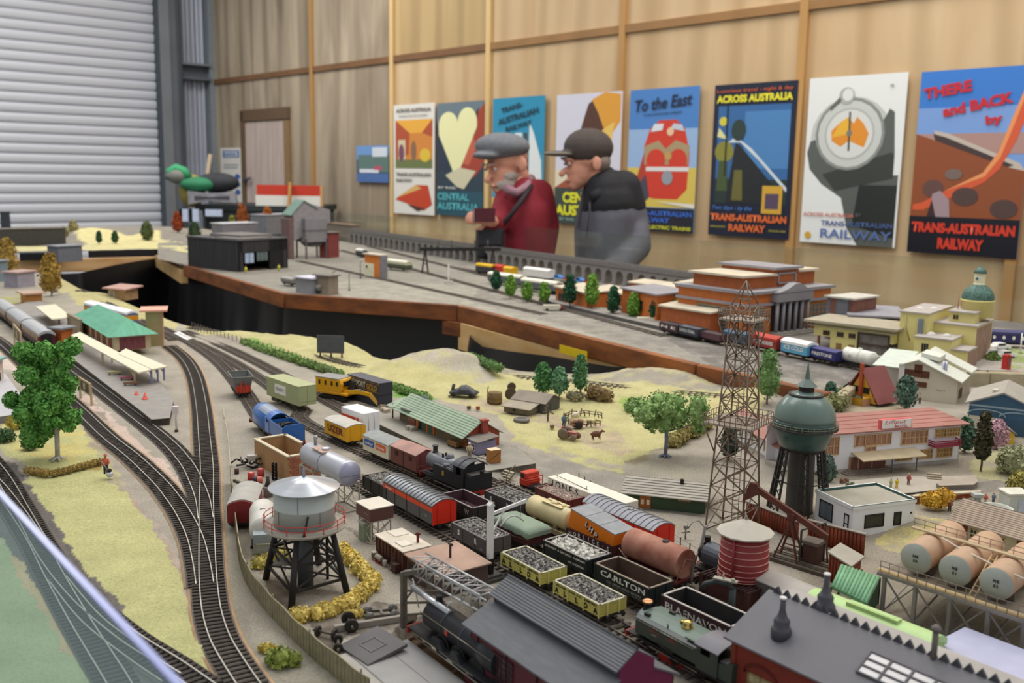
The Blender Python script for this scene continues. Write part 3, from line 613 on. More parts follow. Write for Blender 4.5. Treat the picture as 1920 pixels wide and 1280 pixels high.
t=van(loc,rz,.112,.021,.0055,'long grey van with orange band, ribbed silver roof and red end beside the coal wagons','#5a5857',mat('#85878a',.33,.6,var=.1),'#d8301c',ribs=15,band=(.66,.93,'#e2512a'),doors=[-.028,0,.028],wb=.075)
obj('roof_vent',B().lathe([(.0032,0),(.0032,.0012),(.0022,.0016),(.0005,.0016)],c=(.006,0,.0085+.021+.0064),n=14),mat('#77797b',.3,.7),t)
text('Railfreight',WHITE,t,side_M(-.043,-.0166,.0085+.0165),w=.015,bold=.01)
text('DB',mat('#b9b7b2'),t,side_M(.042,-.0162,.0085+.007),h=.003)
loc,rz,L=on(RA,(842,980),(909,1014),.015)
sr=open_wagon(loc,rz,.066,.015,'grey SR wagon heaped with pale coal, in front of the green tarpaulin wagon','#59514f','#4a4442',rim='#6d6766',load=coalL,planks=4)
for ch,x in (('S',-.018),('R',.014)): text(ch,WHITE,sr,side_M(x,-.0163,.0085+.0085),h=.0062,bold=.06)
text('12T',WHITE,sr,side_M(-.028,-.0163,.0085+.003),h=.0013); text('19260',WHITE,sr,side_M(.025,-.0163,.0085+.003),h=.0013)
for k,(a,b,lab) in enumerate([((936,1036),(1010,1076),'yellow coal wagon of the ALLOA pair, coupled nearer the grey SR wagon'),((1036,1091),(1117,1134),'yellow coal wagon of the ALLOA pair, coupled nearer the green tank engine')]):
	loc,rz,L=on(RA,a,b,.0115)
	al=open_wagon(loc,rz,.066,.0115,lab,'#c9c065','#5b544b',rim='#b9b49a',load=dict(m=[COAL,COALD],var=.4,n=560,s=.0017,dome=.0035),planks=4,group='yellow coal wagons',strap='#cfc682',ends='#bdb65c')
	for ch,x in zip('ALLOA',(-.0275,-.0155,.0015,.014,.0275)): text(ch,BLACK,al,side_M(x,-.0164,.0085+.0043),h=.0056,bold=.06)
	text('ALLOA COAL CO   LIMITED',BLACK,al,side_M(0,-.0164,.0085+.0095),w=.058,h=.0021,bold=.04)
loc,rz,L=on(RB,(826,925),(885,954),.013)
t=open_wagon(loc,rz,.064,.013,'empty brown wagon with a white W on its dark side','#36302f','#50343a',rim='#8c8280',planks=4)
text('W',mat('#a8a5a0'),t,side_M(.021,-.0163,.0085+.006),h=.006,bold=.02)
loc,rz,L=on(RB,(902,975),(966,1007),.0135)
t=Th('sheeted_wagon','dark red wagon roped under a pale green tarpaulin','wagon',loc,rz); chassis(t,.062)
obj('body',B().box(-.031,.031,-.016,.016,.0085,.018),mat('#4a2323',.6,var=.15),t)
b=B(); n=12; vs=[]; pf=[(-.0170,.0172),(-.0170,.0225),(-.0150,.0248),(-.008,.0255),(0,.0258),(.008,.0255),(.0150,.0248),(.0170,.0225),(.0170,.0172)]
for i in range(n+1):
	for j,(y,z) in enumerate(pf):
		e=1 if i in (0,n) else 0; x=-.0325+.065*i/n; vs.append((x,y*(1-.03*e),z-(.004*e if 1<j<7 else .0005*sin(i*1.7+j))+.0004*sin(i*2.1+j*1.3)))
b.add(vs,[(i*9+j,(i+1)*9+j,(i+1)*9+j+1,i*9+j+1) for i in range(n) for j in range(8)],True); b.add(vs[:9]+vs[-9:],[tuple(range(9)),tuple(range(17,8,-1))]); obj('tarpaulin',b,mat('#84937f',.75,var=.1,scale=40),t)
obj('rope',B().tube([(-.034,-.016,.016),(-.01,-.0174,.0125),(.01,-.0174,.0135),(.034,-.016,.016)],.0003),mat('#5d5a4c'),t)
loc,rz,L=on(RB,(997,1020),(1071,1057),.0155)
stone=mat('#cdc9c0',.6,var=.2,scale=100)
t=open_wagon(loc,rz,.068,.0155,'black gas company wagon filled with large pale stone lumps','#23282a','#3c3330',rim='#8d8a84',load=dict(m=[stone,COAL],var=.3,n=150,s=.0040,d=.003,dome=.003),planks=6)
text('GLOUCESTER GAS LIGHT COMPANY',WHITE,t,side_M(0,-.0163,.0085+.0118),w=.063,h=.0022,bold=.02); text('GLOUCESTER',WHITE,t,side_M(.018,-.0163,.0085+.0055),w=.024,h=.002,bold=.02)
loc,rz,L=on(RB,(1104,1064),(1193,1106),.0165)
t=open_wagon(loc,rz,.074,.0165,'empty black CARLTON coal wagon with brown inside','#262b2c','#5a463a',rim='#8b7f70',planks=7)
text('CARLTON',WHITE,t,side_M(.002,-.0164,.0085+.0108),w=.060,h=.0058,bold=.02); text('COLLIERIES ASSOCIATION',mat('#b5b2aa'),t,side_M(.0035,-.0164,.0085+.0045),w=.046,h=.0022)
text('CARLTON  MAIN  Nr BARNSLEY',mat('#8f8d88'),t,side_M(.006,-.0164,.0085+.0018),w=.05,h=.0013)
loc,rz,L=on(RB,(1235,1119),(1361,1177),.0165)
t=open_wagon(loc,rz,.080,.0165,'empty dark maroon BLAENAVON wagon behind the green tank engine','#4a3234','#33302f',rim='#b8b0a8',planks=7)
text('BLAENAVON',WHITE,t,side_M(.0,-.0164,.0085+.009),w=.070,h=.0066,bold=.015)
loc,rz,L=RC.at((617,808),(657,828),.0125)
t=van(loc,rz,.066,.020,.003,'yellow UZER van with grey roof in the yard','#dda51e',mat('#b9b4aa',.6),endc='#e0a41c',doors=False)
text('UZER',mat('#7c2b1c'),t,side_M(0,-.0166,.0085+.011),w=.046,h=.0105,bold=.03); text('TRAFFIC SERVICES',mat('#7c2b1c'),t,side_M(0,-.0166,.0085+.0035),w=.02,h=.0015)
loc,rz,L=RC.at((677,843),(728,862),.0125)
t=van(loc,rz,.068,.0195,.0035,'cream van with blue and orange lozenge signs and grey roof','#d9d3b8',mat('#8d918e',.6),doors=False)
for x,c,s in ((-.017,'#3f62a8','united'),(.014,'#e0632e','Dairies')):
	z0=.0085+.0125
	obj('sign_board',B().prism([(x-.0135,z0),(x-.012,z0+.0045),(x+.012,z0+.0045),(x+.0135,z0),(x+.012,z0-.0045),(x-.012,z0-.0045)],'y',-.0166,-.0159),mat(c,.5,var=.03),t)
	text(s,WHITE,t,side_M(x,-.0168,z0),w=.02,h=.0042,bold=.02)
loc,rz,L=RC.at((731,866),(775,885),.0125)
t=van(loc,rz,.062,.0215,.005,'brown brake van with pale pinkish gabled roof','#6f3d33',mat('#ad8478',.65,var=.2,scale=40),endc='#7a4340',gable=True,doors=[0],name='brake_van')
for x in (-.017,.017):
	w=obj('window',B().box(x-.003,x+.003,-.0167,-.0159,.0205,.0265),mat('#5b3029'),t); obj('pane',B().box(x-.0022,x+.0022,-.0169,-.0166,.0212,.0258),BLACK,w)
obj('step',B().box(-.035,.035,-.0185,-.0165,.0052,.006).rod((.036,-.016,.017),(.036,.016,.017),.0004).rod((.036,-.016,.0085),(.036,-.016,.017),.0004).rod((.036,.016,.0085),(.036,.016,.017),.0004),mat('#5a4038'),t)
loc,rz,L=on(RC,(905,919),(972,948),.0145)
t=open_wagon(loc,rz,.066,.0145,'dark grey SR wagon of coal directly behind the black tank engine','#4b4544','#4a4442',rim='#7b7573',load=coalL,planks=4)
for ch,x in (('S',-.02),('R',.012)): text(ch,WHITE,t,side_M(x,-.0163,.0085+.008),h=.006,bold=.06)
def tanker(loc,rz,L,r,label,shell,frame,cz=.0215,name='tank_wagon'):
	t=Th(name,label,'wagon',loc,rz); chassis(t,L+.004,.03,frame)
	obj('tank',B().lathe([(.001,-L/2-.0022),(r*.6,-L/2-.0016),(r*.94,-L/2-.0004),(r,-L/2+.0012),(r,L/2-.0012),(r*.94,L/2+.0004),(r*.6,L/2+.0016),(.001,L/2+.0022)],c=(0,0,cz),n=28,axis='x'),shell,t)
	obj('cradle',B().box(-L*.3,-L*.3+.004,-r,r,.0085,cz-r*.6).box(L*.3-.004,L*.3,-r,r,.0085,cz-r*.6).box(-L/2,L/2,-.012,.012,.0075,.0095),frame,t); return t
loc,rz,L=RC.at((988,970),(1063,1001),.0125)
t=tanker(loc,rz,.066,.0125,'cream oil tank wagon with a roof walkway, coupled to the orange container wagon',mat('#cdbd8e',.5,var=.14,scale=45),mat('#8d7d5c',.7,var=.25,scale=60))
obj('walkway',B().box(-.012,.022,-.007,-.003,.034,.0347).box(-.012,.022,.003,.007,.034,.0347),mat('#cfc092',.6),t)
obj('filler_dome',B().lathe([(.0045,0),(.0045,.0022),(.003,.003),(.001,.003)],c=(.004,0,.0335),n=16).lathe([(.0015,0),(.0015,.002)],c=(.018,0,.0335),n=8),mat('#c6b689',.5),t)
obj('solebar',B().box(-.036,.036,-.0156,-.0142,.0062,.0115).box(-.036,.036,.0142,.0156,.0062,.0115),mat('#8f7f60',.7,var=.2),t)
text('TANKERS LTD',mat('#4a4235'),t,side_M(-.008,-.0158,.0088),w=.03,h=.0022)
loc,rz,L=RC.at((1061,1010),(1146,1048),.0115)
t=open_wagon(loc,rz,.071,.0125,'brown HORLICK\'S malted milk wagon carrying an orange container','#4d2a27','#3c2a26',planks=4)
xs_=np.linspace(-.029,.029,9)
for ch,x,dz in zip("HORLICK'S",xs_,(.0,.0006,.001,.0013,.0014,.0013,.001,.0006,0)): text(ch,WHITE,t,side_M(x,-.0164,.0085+.0077+dz),h=.0046 if ch!="'" else .0015,bold=.025)
text('MALTED',mat('#c9c4ba'),t,side_M(-.019,-.0164,.0085+.004),w=.02,h=.002); text('MILK',mat('#c9c4ba'),t,side_M(.017,-.0164,.0085+.0035),w=.012,h=.002)
c=Th('container','orange LHP container with grey lid standing in the brown wagon','container',(loc.x,loc.y,loc.z+.0165),rz); c.rotation_mode='ZYX'; c.rotation_euler=(0,rad(7),rz); c.rotation_mode='XYZ'; c.rotation_euler=(Matrix.Rotation(rz,3,'Z')@Matrix.Rotation(rad(7.5),3,'Y')).to_euler()
obj('body',B().box(-.0345,.0345,-.0145,.0145,0,.021),mat('#e07818',.5,var=.05),c,bevel=.0006); obj('lid',B().box(-.0345,.0345,-.0146,.0146,.021,.0222).box(-.0345,-.034,-.0146,.0146,.0222,.0226).box(-.0118,-.0112,-.0146,.0146,.0222,.0226).box(.0112,.0118,-.0146,.0146,.0222,.0226),mat('#8f9194',.6),c)
for ch,x,z in zip('LHP',(-.007,.0,.0075),(.0150,.0125,.009)):
	text(ch,mat('#4a1d14'),c,side_M(x+.001,-.0147,z-.001,-.3),h=.0075,bold=.07); text(ch,WHITE,c,side_M(x,-.0149,z,-.3),h=.0062,bold=.02)
text('LHP Ltd',mat('#8f4a14'),c,side_M(.022,-.0148,.0075),w=.012,h=.003)
loc,rz,L=RC.at((1166,1060),(1242,1094),.0125)
t=Th('tank_wagon','rusty pink barrel tank strapped on a dark red flat wagon','wagon',loc,rz); chassis(t,.078)
obj('deck',B().box(-.039,.039,-.0155,.0155,.0075,.0105),mat('#5b2420',.6,var=.15),t)
obj('tank',B().lathe([(.001,-.0362),(.0135,-.0362),(.0148,-.0368),(.0152,-.036),(.0152,.036),(.0148,.0368),(.0135,.0362),(.001,.0362)],c=(0,0,.0255),n=30,axis='x'),mat('#b98a74',.7,var=.2,scale=45,hex2='#8f5241',bump=.3),t)
obj('filler_ring',B().lathe([(.0028,0),(.0036,.0005),(.0036,.0014),(.0026,.0014)],c=(.010,0,.0404),n=14),BLACK,t)
for a,b in (((.039,-.016,.012),(.0365,.0,.0305)),((.0365,0,.0305),(.039,.016,.0255)),((-.039,-.016,.022),(-.02,-.0165,.010))): obj('tie_rod',B().rod(a,b,.0005),mat('#8b6c5c'),t)
loc,rz,L=on(RD,(991,914),(1052,944),.014)
t=open_wagon(loc,rz,.062,.014,'brown wagon filled level with pinkish gravel, beside the red lorry','#6a3a31','#6a4a40',rim='#7c5044',load=dict(m=[mat('#b5a295',.8,var=.2),mat('#a08d82')],var=.4,n=500,s=.0014,dome=.0015),planks=1)
obj('handrail',B().rod((-.028,.0165,.0225),(-.028,.0165,.034),.0004).rod((.027,.0165,.0225),(.027,.0165,.034),.0004).rod((-.034,.0165,.0325),(.03,.0165,.030),.0004),mat('#6b5a4e'),t)
loc,rz,L=RD.at((1082,972),(1228,1037),.0125)
t=van(loc,rz,.114,.021,.0055,'long red van with a flat grey ribbed roof, parked beside the white JONES trailer','#5a5857',mat('#8b8c92',.45,.3,var=.05),'#d8301c',ribs=14,band=(.5,.96,'#dd3a24'),doors=[-.028,0,.028],wb=.075)
obj('roof_vent',B().lathe([(.0032,0),(.0032,.0012),(.0022,.0016),(.0005,.0016)],c=(.006,0,.0085+.021+.0064),n=14),mat('#77797b',.3,.7),t)
# locomotives
def wheels(t,xs,r,m,rods=True,y=.0095,rim=None):
	for sg in (-1,1):
		for x in xs:
			b=B(); b.lathe([(r*.86,-.001),(r,-.001),(r,.0012),(r*.86,.0012)],c=(x,sg*y,r),n=20,axis='y'); b.lathe([(.001,-.0008),(r*.25,-.0008),(r*.25,.0008),(.001,.0008)],c=(x,sg*y,r),n=10,axis='y')
			for k in range(10): a=k*pi/5; b.beam((x,sg*y,r),(x+r*.9*cos(a),sg*y,r+r*.9*sin(a)),.0007)
			obj('driving_wheel',b,m,t)
		if rods and len(xs)>1: obj('coupling_rod',B().beam((xs[0],sg*(y+.003),r*.7),(xs[-1],sg*(y+.003),r*.7),.0008,.0018),STEEL,t)
def loco_base(t,L,W,z,m,buf='#a02a20'):
	obj('running_plate',B().box(-L/2,L/2,-W/2,W/2,z-.0012,z).box(-L/2+.004,L/2-.004,-W/2+.006,W/2-.006,z-.007,z-.0012),m,t)
	for sx in (-1,1):
		bb=obj('buffer_beam',B().box(min(sx*L/2,sx*(L/2+.0015)),max(sx*L/2,sx*(L/2+.0015)),-W/2,W/2,z-.0065,z),mat(buf,.5),t)
		for sy in (-1,1): obj('buffer',B().rod((sx*L/2,sy*.0105,z-.003),(sx*(L/2+.006),sy*.0105,z-.003),.0014).rod((sx*(L/2+.006),sy*.0105,z-.003),(sx*(L/2+.0068),sy*.0105,z-.003),.003,n=14),BLACK,bb)
def cab_roof(W,rise,z,x0,x1): return B().shell([(u,v+.001) for u,v in arc(W,rise,.001,10,z)],'x',x0,x1,.001)
GRN=mat('#2c3a33',.38,var=.08,scale=60,coat=.3); GRL=mat('#5d6f66',.4,var=.08,scale=60); CABR=mat('#6d6b72',.45,var=.08)
loc,rz,L=RA.at((1178,1180),(1312,1254),.0165); loc.z=.0042
t=Th('tank_engine','dark green pannier tank engine with a brass dome, coupled behind the yellow coal wagons','locomotive',loc+RA.d*.015,rz); t.scale=(1,1,.84)
loco_base(t,.116,.034,.0135,BLACK); wheels(t,[-.034,-.008,.020],.0092,BLACK)
obj('boiler',B().lathe([(.001,-.056),(.0085,-.056),(.0105,-.0545),(.0105,.02)],c=(0,0,.0245),n=24,axis='x'),mat('#7c8289',.35,.5),t)
obj('smokebox_door',B().lathe([(.001,-.0585),(.006,-.058),(.0088,-.0562)],c=(0,0,.0245),n=20,axis='x'),mat('#8a9098',.35,.5),t)
for sg in (-1,1):
	y0,y1=sorted((sg*.0165,sg*.0055)); obj('pannier_tank',B().prism([(y0,.0165),(y1,.0165),(y1,.034 if sg<0 else .0325),(y1-.003 if sg>0 else y1,.035),(y0+.003 if sg<0 else y0,.035),(y0,.0325 if sg<0 else .034)],'x',-.048,.0215),GRN,t)
obj('tank_top',B().shell([(-.0135,.0353),(-.007,.0365),(0,.037),(.007,.0365),(.0135,.0353)],'x',-.0478,.0213,.001),GRL,t)
obj('chimney',B().lathe([(.0042,0),(.0034,.002),(.0030,.007),(.0034,.0075)],c=(-.051,0,.034),n=18),BLACK,t)
obj('chimney_cap',B().lathe([(.0034,0),(.0046,.0008),(.0046,.0022),(.0034,.0028),(.0026,.0022)],c=(-.051,0,.0415),n=18),mat('#c9926a',.3,.9,var=.05),t,label='copper chimney cap')
obj('dome',B().lathe([(.0052,0),(.0044,.001),(.0040,.005),(.0030,.0072),(.001,.0078)],c=(-.004,0,.0366),n=20),mat('#c8b26a',.22,.95,var=.03),t,label='brass dome')
obj('safety_valve',B().lathe([(.002,0),(.0017,.003),(.0022,.0034),(.001,.0036)],c=(-.0115,.002,.0366),n=14),mat('#c8b26a',.22,.95,var=.03),t)
for x,y in ((-.040,-.0105),(-.030,.009)): obj('tank_filler',B().box(x-.0028,x+.0028,y-.0015,y+.0015,.0355,.0385),BLACK,t)
obj('grab_rail',B().beam((.008,-.0135,.0375),(.021,-.0135,.0375),.004,.0016),GRL,t)
obj('hand_hook',B().rod((-.013,-.0135,.0358),(-.013,-.0135,.040),.0006),BLACK,t)
obj('cab',B().box(.0215,.044,-.0165,-.0155,.0135,.030).box(.0215,.044,.0155,.0165,.0135,.030).box(.0215,.0225,-.0155,.0155,.0135,.040).box(.0215,.026,-.0165,-.0155,.030,.038).box(.036,.044,-.0165,-.0155,.030,.038).box(.0215,.026,.0155,.0165,.030,.038).box(.036,.044,.0155,.0165,.030,.038),GRN,t)
obj('cab_roof',cab_roof(.034,.0055,.0375,.0205,.0455),CABR,t)
obj('cab_interior',B().box(.0226,.0435,-.015,.015,.0137,.0285),BLACK,t)
obj('bunker',B().box(.044,.058,-.0155,.0155,.0135,.029).prism([(.044,.029),(.0585,.0335),(.0585,.029)],'y',-.0155,.0155),GRN,t); obj('bunker_coal',B().box(.0445,.057,-.0135,.0135,.029,.0312),mat('#6d6a6c',.6),t)
for x,w in ((-.026,.012),(-.006,.012)): obj('lining',B().box(x-w/2,x+w/2,-.0168,-.0164,.0262,.0266),mat('#a84a30'),t)
for s,x in (('G',-.027),('W',-.005)): text(s,mat('#a8452c'),t,side_M(x,-.0168,.0285),h=.0028,bold=.02)
obj('boiler_rail',B().rod((-.047,-.0172,.0312),(.02,-.0172,.0312),.00035),STEEL,t); obj('number_plate',B().box(-.0285,-.0225,-.0168,-.0164,.0228,.0238),mat('#9aa39c',.4,.5),t)
obj('step',B().box(-.004,.004,-.0185,-.0155,.003,.004).beam((-.004,-.0165,.012),(-.004,-.0165,.0035),.0006).beam((.004,-.0165,.012),(.004,-.0165,.0035),.0006),BLACK,t)
obj('tool_box',B().box(-.018,-.006,-.0165,-.011,.0135,.018).rod((-.022,-.015,.018),(-.004,-.015,.013),.0022),BLACK,t)
loc,rz,L=RC.at((783,884),(880,926),.0165); loc.z=.0042
t=Th('tank_engine','black side tank engine with a silver grey boiler beside the goods platform','locomotive',loc,rz)
BK=mat('#26272a',.42,var=.12,scale=70); GB=mat('#76777a',.38,.35,var=.14,scale=60)
loco_base(t,.112,.034,.0135,BK); wheels(t,[-.03,-.004,.022],.0092,BLACK)
obj('boiler',B().lathe([(.001,-.053),(.010,-.053),(.0112,-.0515),(.0112,.018)],c=(0,0,.0275),n=24,axis='x'),GB,t)
obj('chimney',B().lathe([(.0045,0),(.0033,.002),(.0030,.008),(.0042,.0085),(.0042,.010),(.003,.010)],c=(-.045,0,.0375),n=18),mat('#3c3c3e',.5),t)
obj('dome',B().lathe([(.006,0),(.0052,.0015),(.0048,.004),(.003,.006),(.001,.0065)],c=(-.012,0,.0378),n=18),GB,t); obj('safety_valve',B().lathe([(.0015,0),(.0015,.004),(.0019,.0045)],c=(-.022,.001,.0383),n=10).lathe([(.0015,0),(.0015,.004),(.0019,.0045)],c=(-.022,-.004,.0378),n=10),mat('#4b4a4a'),t)
for sg in (-1,1):
	y0,y1=sorted((sg*.0168,sg*.0095)); obj('side_tank',B().box(-.026,.0185,y0,y1,.0135,.0305),BK,t)
obj('cab',B().box(.0185,.040,-.0168,-.0158,.0135,.029).box(.0185,.040,.0158,.0168,.0135,.029).box(.0185,.0195,-.0158,.0158,.0135,.042).box(.0395,.0405,-.0158,.0158,.0135,.042).box(.0185,.024,-.0168,-.0158,.029,.0395).box(.034,.0405,-.0168,-.0158,.029,.0395),BK,t)
obj('cab_roof',cab_roof(.0345,.0075,.039,.0165,.0435),mat('#47484c',.42,.3),t); obj('roof_rib',B().shell([(u,v+.0018) for u,v in arc(.0345,.0075,.001,10,.039)],'x',.0295,.0305,.001),mat('#47484c',.42,.3),t)
obj('bunker',B().box(.0405,.056,-.0155,.0155,.0135,.031).box(.0545,.056,-.0155,.0155,.031,.034),BK,t); obj('bunker_coal',B().box(.041,.054,-.014,.014,.031,.0335),COALD,t)
obj('lamp',B().box(.054,.0575,-.002,.002,.034,.038),BLACK,t); obj('crest',B().box(-.0055,-.0015,-.0172,-.0168,.020,.026),mat('#b9963f',.5),t,label='small yellow crest')
obj('pipe',B().tube([(-.05,-.0125,.0145),(-.03,-.0125,.0145),(-.028,-.0135,.030),(.018,-.0135,.0312)],.0007).lathe([(.004,0),(.004,.004)],c=(-.004,-.011,.0305),n=12),GB,t)
A=G(478,792,.0165); Bq=G(530,832,.0165); d=(Bq-A).normalized(); rz=atan2(d.y,d.x); n=Vector((-d.y,d.x,0))
BL=mat('#3f70b8',.35,var=.06,coat=.4); BL2=mat('#2f66ad',.35,var=.05,coat=.3); GB2=mat('#8b95a8',.4,var=.06)
e=Bq+n*.017; tl=Vector((e.x,e.y,.0042))-d*.033
t=Th('tender','blue tender with black coal space behind the streamlined engine','locomotive',tl,rz); loco_base(t,.064,.033,.0135,BLACK)
wheels(t,[-.02,0,.02],.0068,BLACK,False)
obj('body',B().box(-.032,.032,-.0165,-.0155,.0135,.034).box(-.032,.032,.0155,.0165,.0135,.034).prism([(-.0165,.0135),(.0165,.0135),(.0165,.034),(.011,.0385),(-.011,.0385),(-.0165,.034)],'x',.0305,.032).box(-.032,-.031,-.0155,.0155,.0135,.033).box(-.031,.0305,-.0155,.0155,.0135,.024),BL2,t)
obj('coal_space',B().box(-.0305,.030,-.0152,.0152,.024,.0262),BLACK,t); lumps(t,-.028,.012,-.013,.013,.026,140,.003,BLACK,.004,3)
obj('bulkhead',B().shell(arc(.031,.008,0,8,.029),'x',.010,.012,.004).box(.010,.012,-.0155,.0155,.024,.031),BLACK,t)
hl=tl-d*.085
t=Th('streamlined_engine','blue streamlined engine with rounded casing and dark cab','locomotive',hl,rz); loco_base(t,.106,.033,.0115,BLACK); wheels(t,[-.02,.003,.026],.0105,BLACK)
pr=[(-.0165,.0115),(.0165,.0115),(.0165,.024)]+[(.0165*cos(a),.024+.0165*sin(a)) for a in np.linspace(.15,pi-.15,12)]+[(-.0165,.024)]
b=B(); secs=[(-.053,.30,.55),(-.050,.62,.72),(-.044,.86,.86),(-.036,1,.97),(-.02,1,1),(.03,1,1)]; vs=[]; k=len(pr)
for x,sy,sz in secs: vs+=[(x,u*sy,.0115+(v-.0115)*sz) for u,v in pr]
b.add(vs,[(i*k+j,(i+1)*k+j,(i+1)*k+(j+1)%k,i*k+(j+1)%k) for i in range(len(secs)-1) for j in range(k)],True); b.add(vs[:k],[tuple(range(k))]); b.add(vs[-k:],[tuple(range(k))]); obj('casing',b,BL,t)
obj('boiler_top',B().shell([(u,v+.0004) for u,v in pr[5:13]],'x',-.018,.029,.0006),GB2,t,label='grey blue boiler top')
obj('cab',B().prism(pr,'x',.031,.0325).box(.0325,.050,-.0165,-.0155,.0115,.027).box(.0325,.050,.0155,.0165,.0115,.027).box(.0325,.037,-.0165,-.0155,.027,.034).box(.046,.05,-.0165,-.0155,.027,.034),BL,t)
obj('cab_roof',B().shell([(u*1.02,v+.001) for u,v in pr[4:14]],'x',.030,.053,.0012),BL,t); obj('cab_interior',B().box(.033,.0515,-.015,.015,.0115,.030),BLACK,t)
A=G(815,1162,.016); Bq=G(880,1205,.016); rz=RA.rz; d=RA.d; n=RA.n; c=G(812,1148,.0305)+d*.050
t=Th('tender_engine','black locomotive with a lined boiler under the silver lattice footbridge','locomotive',Vector((c.x,c.y,.0042)),rz); loco_base(t,.13,.033,.0125,BK); wheels(t,[-.02,.004,.03],.0105,BLACK)
obj('boiler',B().lathe([(.001,-.050),(.0105,-.050),(.0122,-.048),(.0122,.030),(.0132,.031),(.0132,.055)],c=(0,0,.0265),n=26,axis='x'),mat('#2e2f33',.3,var=.06),t)
obj('boiler_band',B().lathe([(.0124,-.0006),(.0126,0),(.0124,.0006)],c=(-.02,0,.0265),n=26,axis='x').lathe([(.0124,-.0006),(.0126,0),(.0124,.0006)],c=(.008,0,.0265),n=26,axis='x'),mat('#47484c',.4),t)
obj('boiler_rail',B().rod((-.05,-.0128,.0305),(.055,-.0128,.0305),.0004).rod((-.055,-.0165,.008),(.05,-.0165,.0075),.0006),STEEL,t); obj('chimney',B().lathe([(.0045,0),(.0033,.002),(.003,.007),(.004,.0085),(.003,.0085)],c=(-.04,0,.0375),n=16),BLACK,t)
obj('splasher',B().prism([(-.032,.0125),(-.026,.0185),(-.014,.0185),(-.008,.0125)],'y',-.0165,-.0125).prism([(.0,.0125),(.004,.0185),(.012,.0185),(.018,.0125)],'y',-.0165,-.0125),BK,t); obj('crest',B().box(-.012,-.008,-.0128,-.0122,.025,.029),mat('#b0452f'),t)
loc,rz,L=RD.at((1308,1076),(1370,1103),.0125); loc.z=.0042
t=Th('saddle_tank_engine','small dark blue-grey engine half hidden behind the red water tank','locomotive',loc,rz); SB=mat('#4b5058',.4,.2,var=.1); loco_base(t,.07,.031,.0125,BLACK); wheels(t,[-.014,.012],.0075,BLACK)
obj('saddle_tank',B().prism([(-.0125,.0185)]+[(.0125*cos(a),.024+.0125*sin(a)) for a in np.linspace(pi,0,11)]+[(.0125,.0185)],'x',-.026,.012),SB,t); obj('smokebox',B().lathe([(.001,-.034),(.0085,-.034),(.0095,-.032),(.0095,-.026)],c=(0,0,.024),n=20,axis='x'),BLACK,t)
obj('chimney',B().lathe([(.004,0),(.0032,.002),(.003,.007),(.0036,.008),(.0026,.008)],c=(-.029,0,.033),n=16),BLACK,t); obj('cab',B().box(.014,.033,-.015,-.014,.0125,.036).box(.014,.033,.014,.015,.0125,.036).box(.014,.0152,-.015,.015,.0125,.036).shell(arc(.03,.004,.001,8,.036),'x',.012,.035,.001),SB,t)
loc,rz,L=RD.at((1432,1122),(1490,1148),.0125)
van(loc,rz,.062,.017,.004,'low pale grey van behind the dark shed roof','#6b6460',mat('#a9a39b',.65,var=.12,scale=40),doors=[0])
# yard structures
def box_frame(b,x0,x1,z0,z1,y0,y1,t):   # picture-frame of bars in the xz plane
	return b.box(x0,x1,y0,y1,z0,z0+t).box(x0,x1,y0,y1,z1-t,z1).box(x0,x0+t,y0,y1,z0,z1).box(x1-t,x1,y0,y1,z0,z1)
def Wn(t,x0,x1,z0,z1,fm,pm,nx=2,nz=2,face='f',off=0.,th=.0008,name='window',bar=.0006,mid=None):
	"""window with frame bars and separate panes; face f: plane y=off facing -y, r: plane x=off facing +x, l: plane x=off facing -x"""
	b=B(); bars=[(x0,x1,z0,z0+bar*1.4),(x0,x1,z1-bar*1.4,z1),(x0,x0+bar*1.4,z0,z1),(x1-bar*1.4,x1,z0,z1)]
	for i in range(1,nx): x=x0+(x1-x0)*i/nx; bars.append((x-bar/2,x+bar/2,z0,z1))
	for j in range(1,nz): z=z0+(z1-z0)*j/nz; bars.append((x0,x1,z-bar/2,z+bar/2))
	def bx(bb,a,c,d,e,p,q):
		if face=='f': bb.box(a,c,off-q,off-p,d,e)
		elif face=='k': bb.box(a,c,off+p,off+q,d,e)
		elif face=='r': bb.box(off+p,off+q,a,c,d,e)
		else: bb.box(off-q,off-p,a,c,d,e)
	for a,c,d,e in bars: bx(b,a,c,d,e,0,th)
	w=obj(name,b,fm,t); first=True
	for i in range(nx):
		for j in range(nz):
			p=B(); bx(p,x0+(x1-x0)*i/nx+bar/2,x0+(x1-x0)*(i+1)/nx-bar/2,z0+(z1-z0)*j/nz+bar/2,z0+(z1-z0)*(j+1)/nz-bar/2,-.0004,th*.45); obj('pane',p,pm,w)
	return w
GLASSD=mat('#2a2c2e',.15,var=.1,scale=60); GLASSB=mat('#5c666e',.15,var=.15,scale=60)
def roofslope(b,x0,x1,ya,za,yb,zb,t=.001): return b.shell([(ya,za),(yb,zb)] if yb>ya else [(yb,zb),(ya,za)],'x',x0,x1,t)
c=(G(498,1085)+G(651,1111))/2; _n=G(546,1143)-c; _cx,_cy=PX(c); h0=HT(_cx,_cy,566,981); he=HT(_cx,_cy,563,911); ha=he+.0098
t=Th('water_tower','pale grey round water tank with red railings on a black timber trestle','water tower',(c.x,c.y,0))
_F=[_n,G(651,1111)-c,-_n,G(498,1085)-c]
TB=mat('#2c2826',.7,var=.25,scale=80); GW=mat('#b3b8b3',.45,.15,var=.08,scale=40); SW=mat('#c6c9ce',.3,.4,var=.06,scale=30)
r0,r1=_n.length/1.1,.027
for k in range(4):
	a=k*pi/2+pi/4*0
	obj('leg',B().rod(_F[k]-Vector((0,0,.001)),_F[k].normalized()*.030+Vector((0,0,h0-.003)),.0034,.0028,n=8),TB,t)
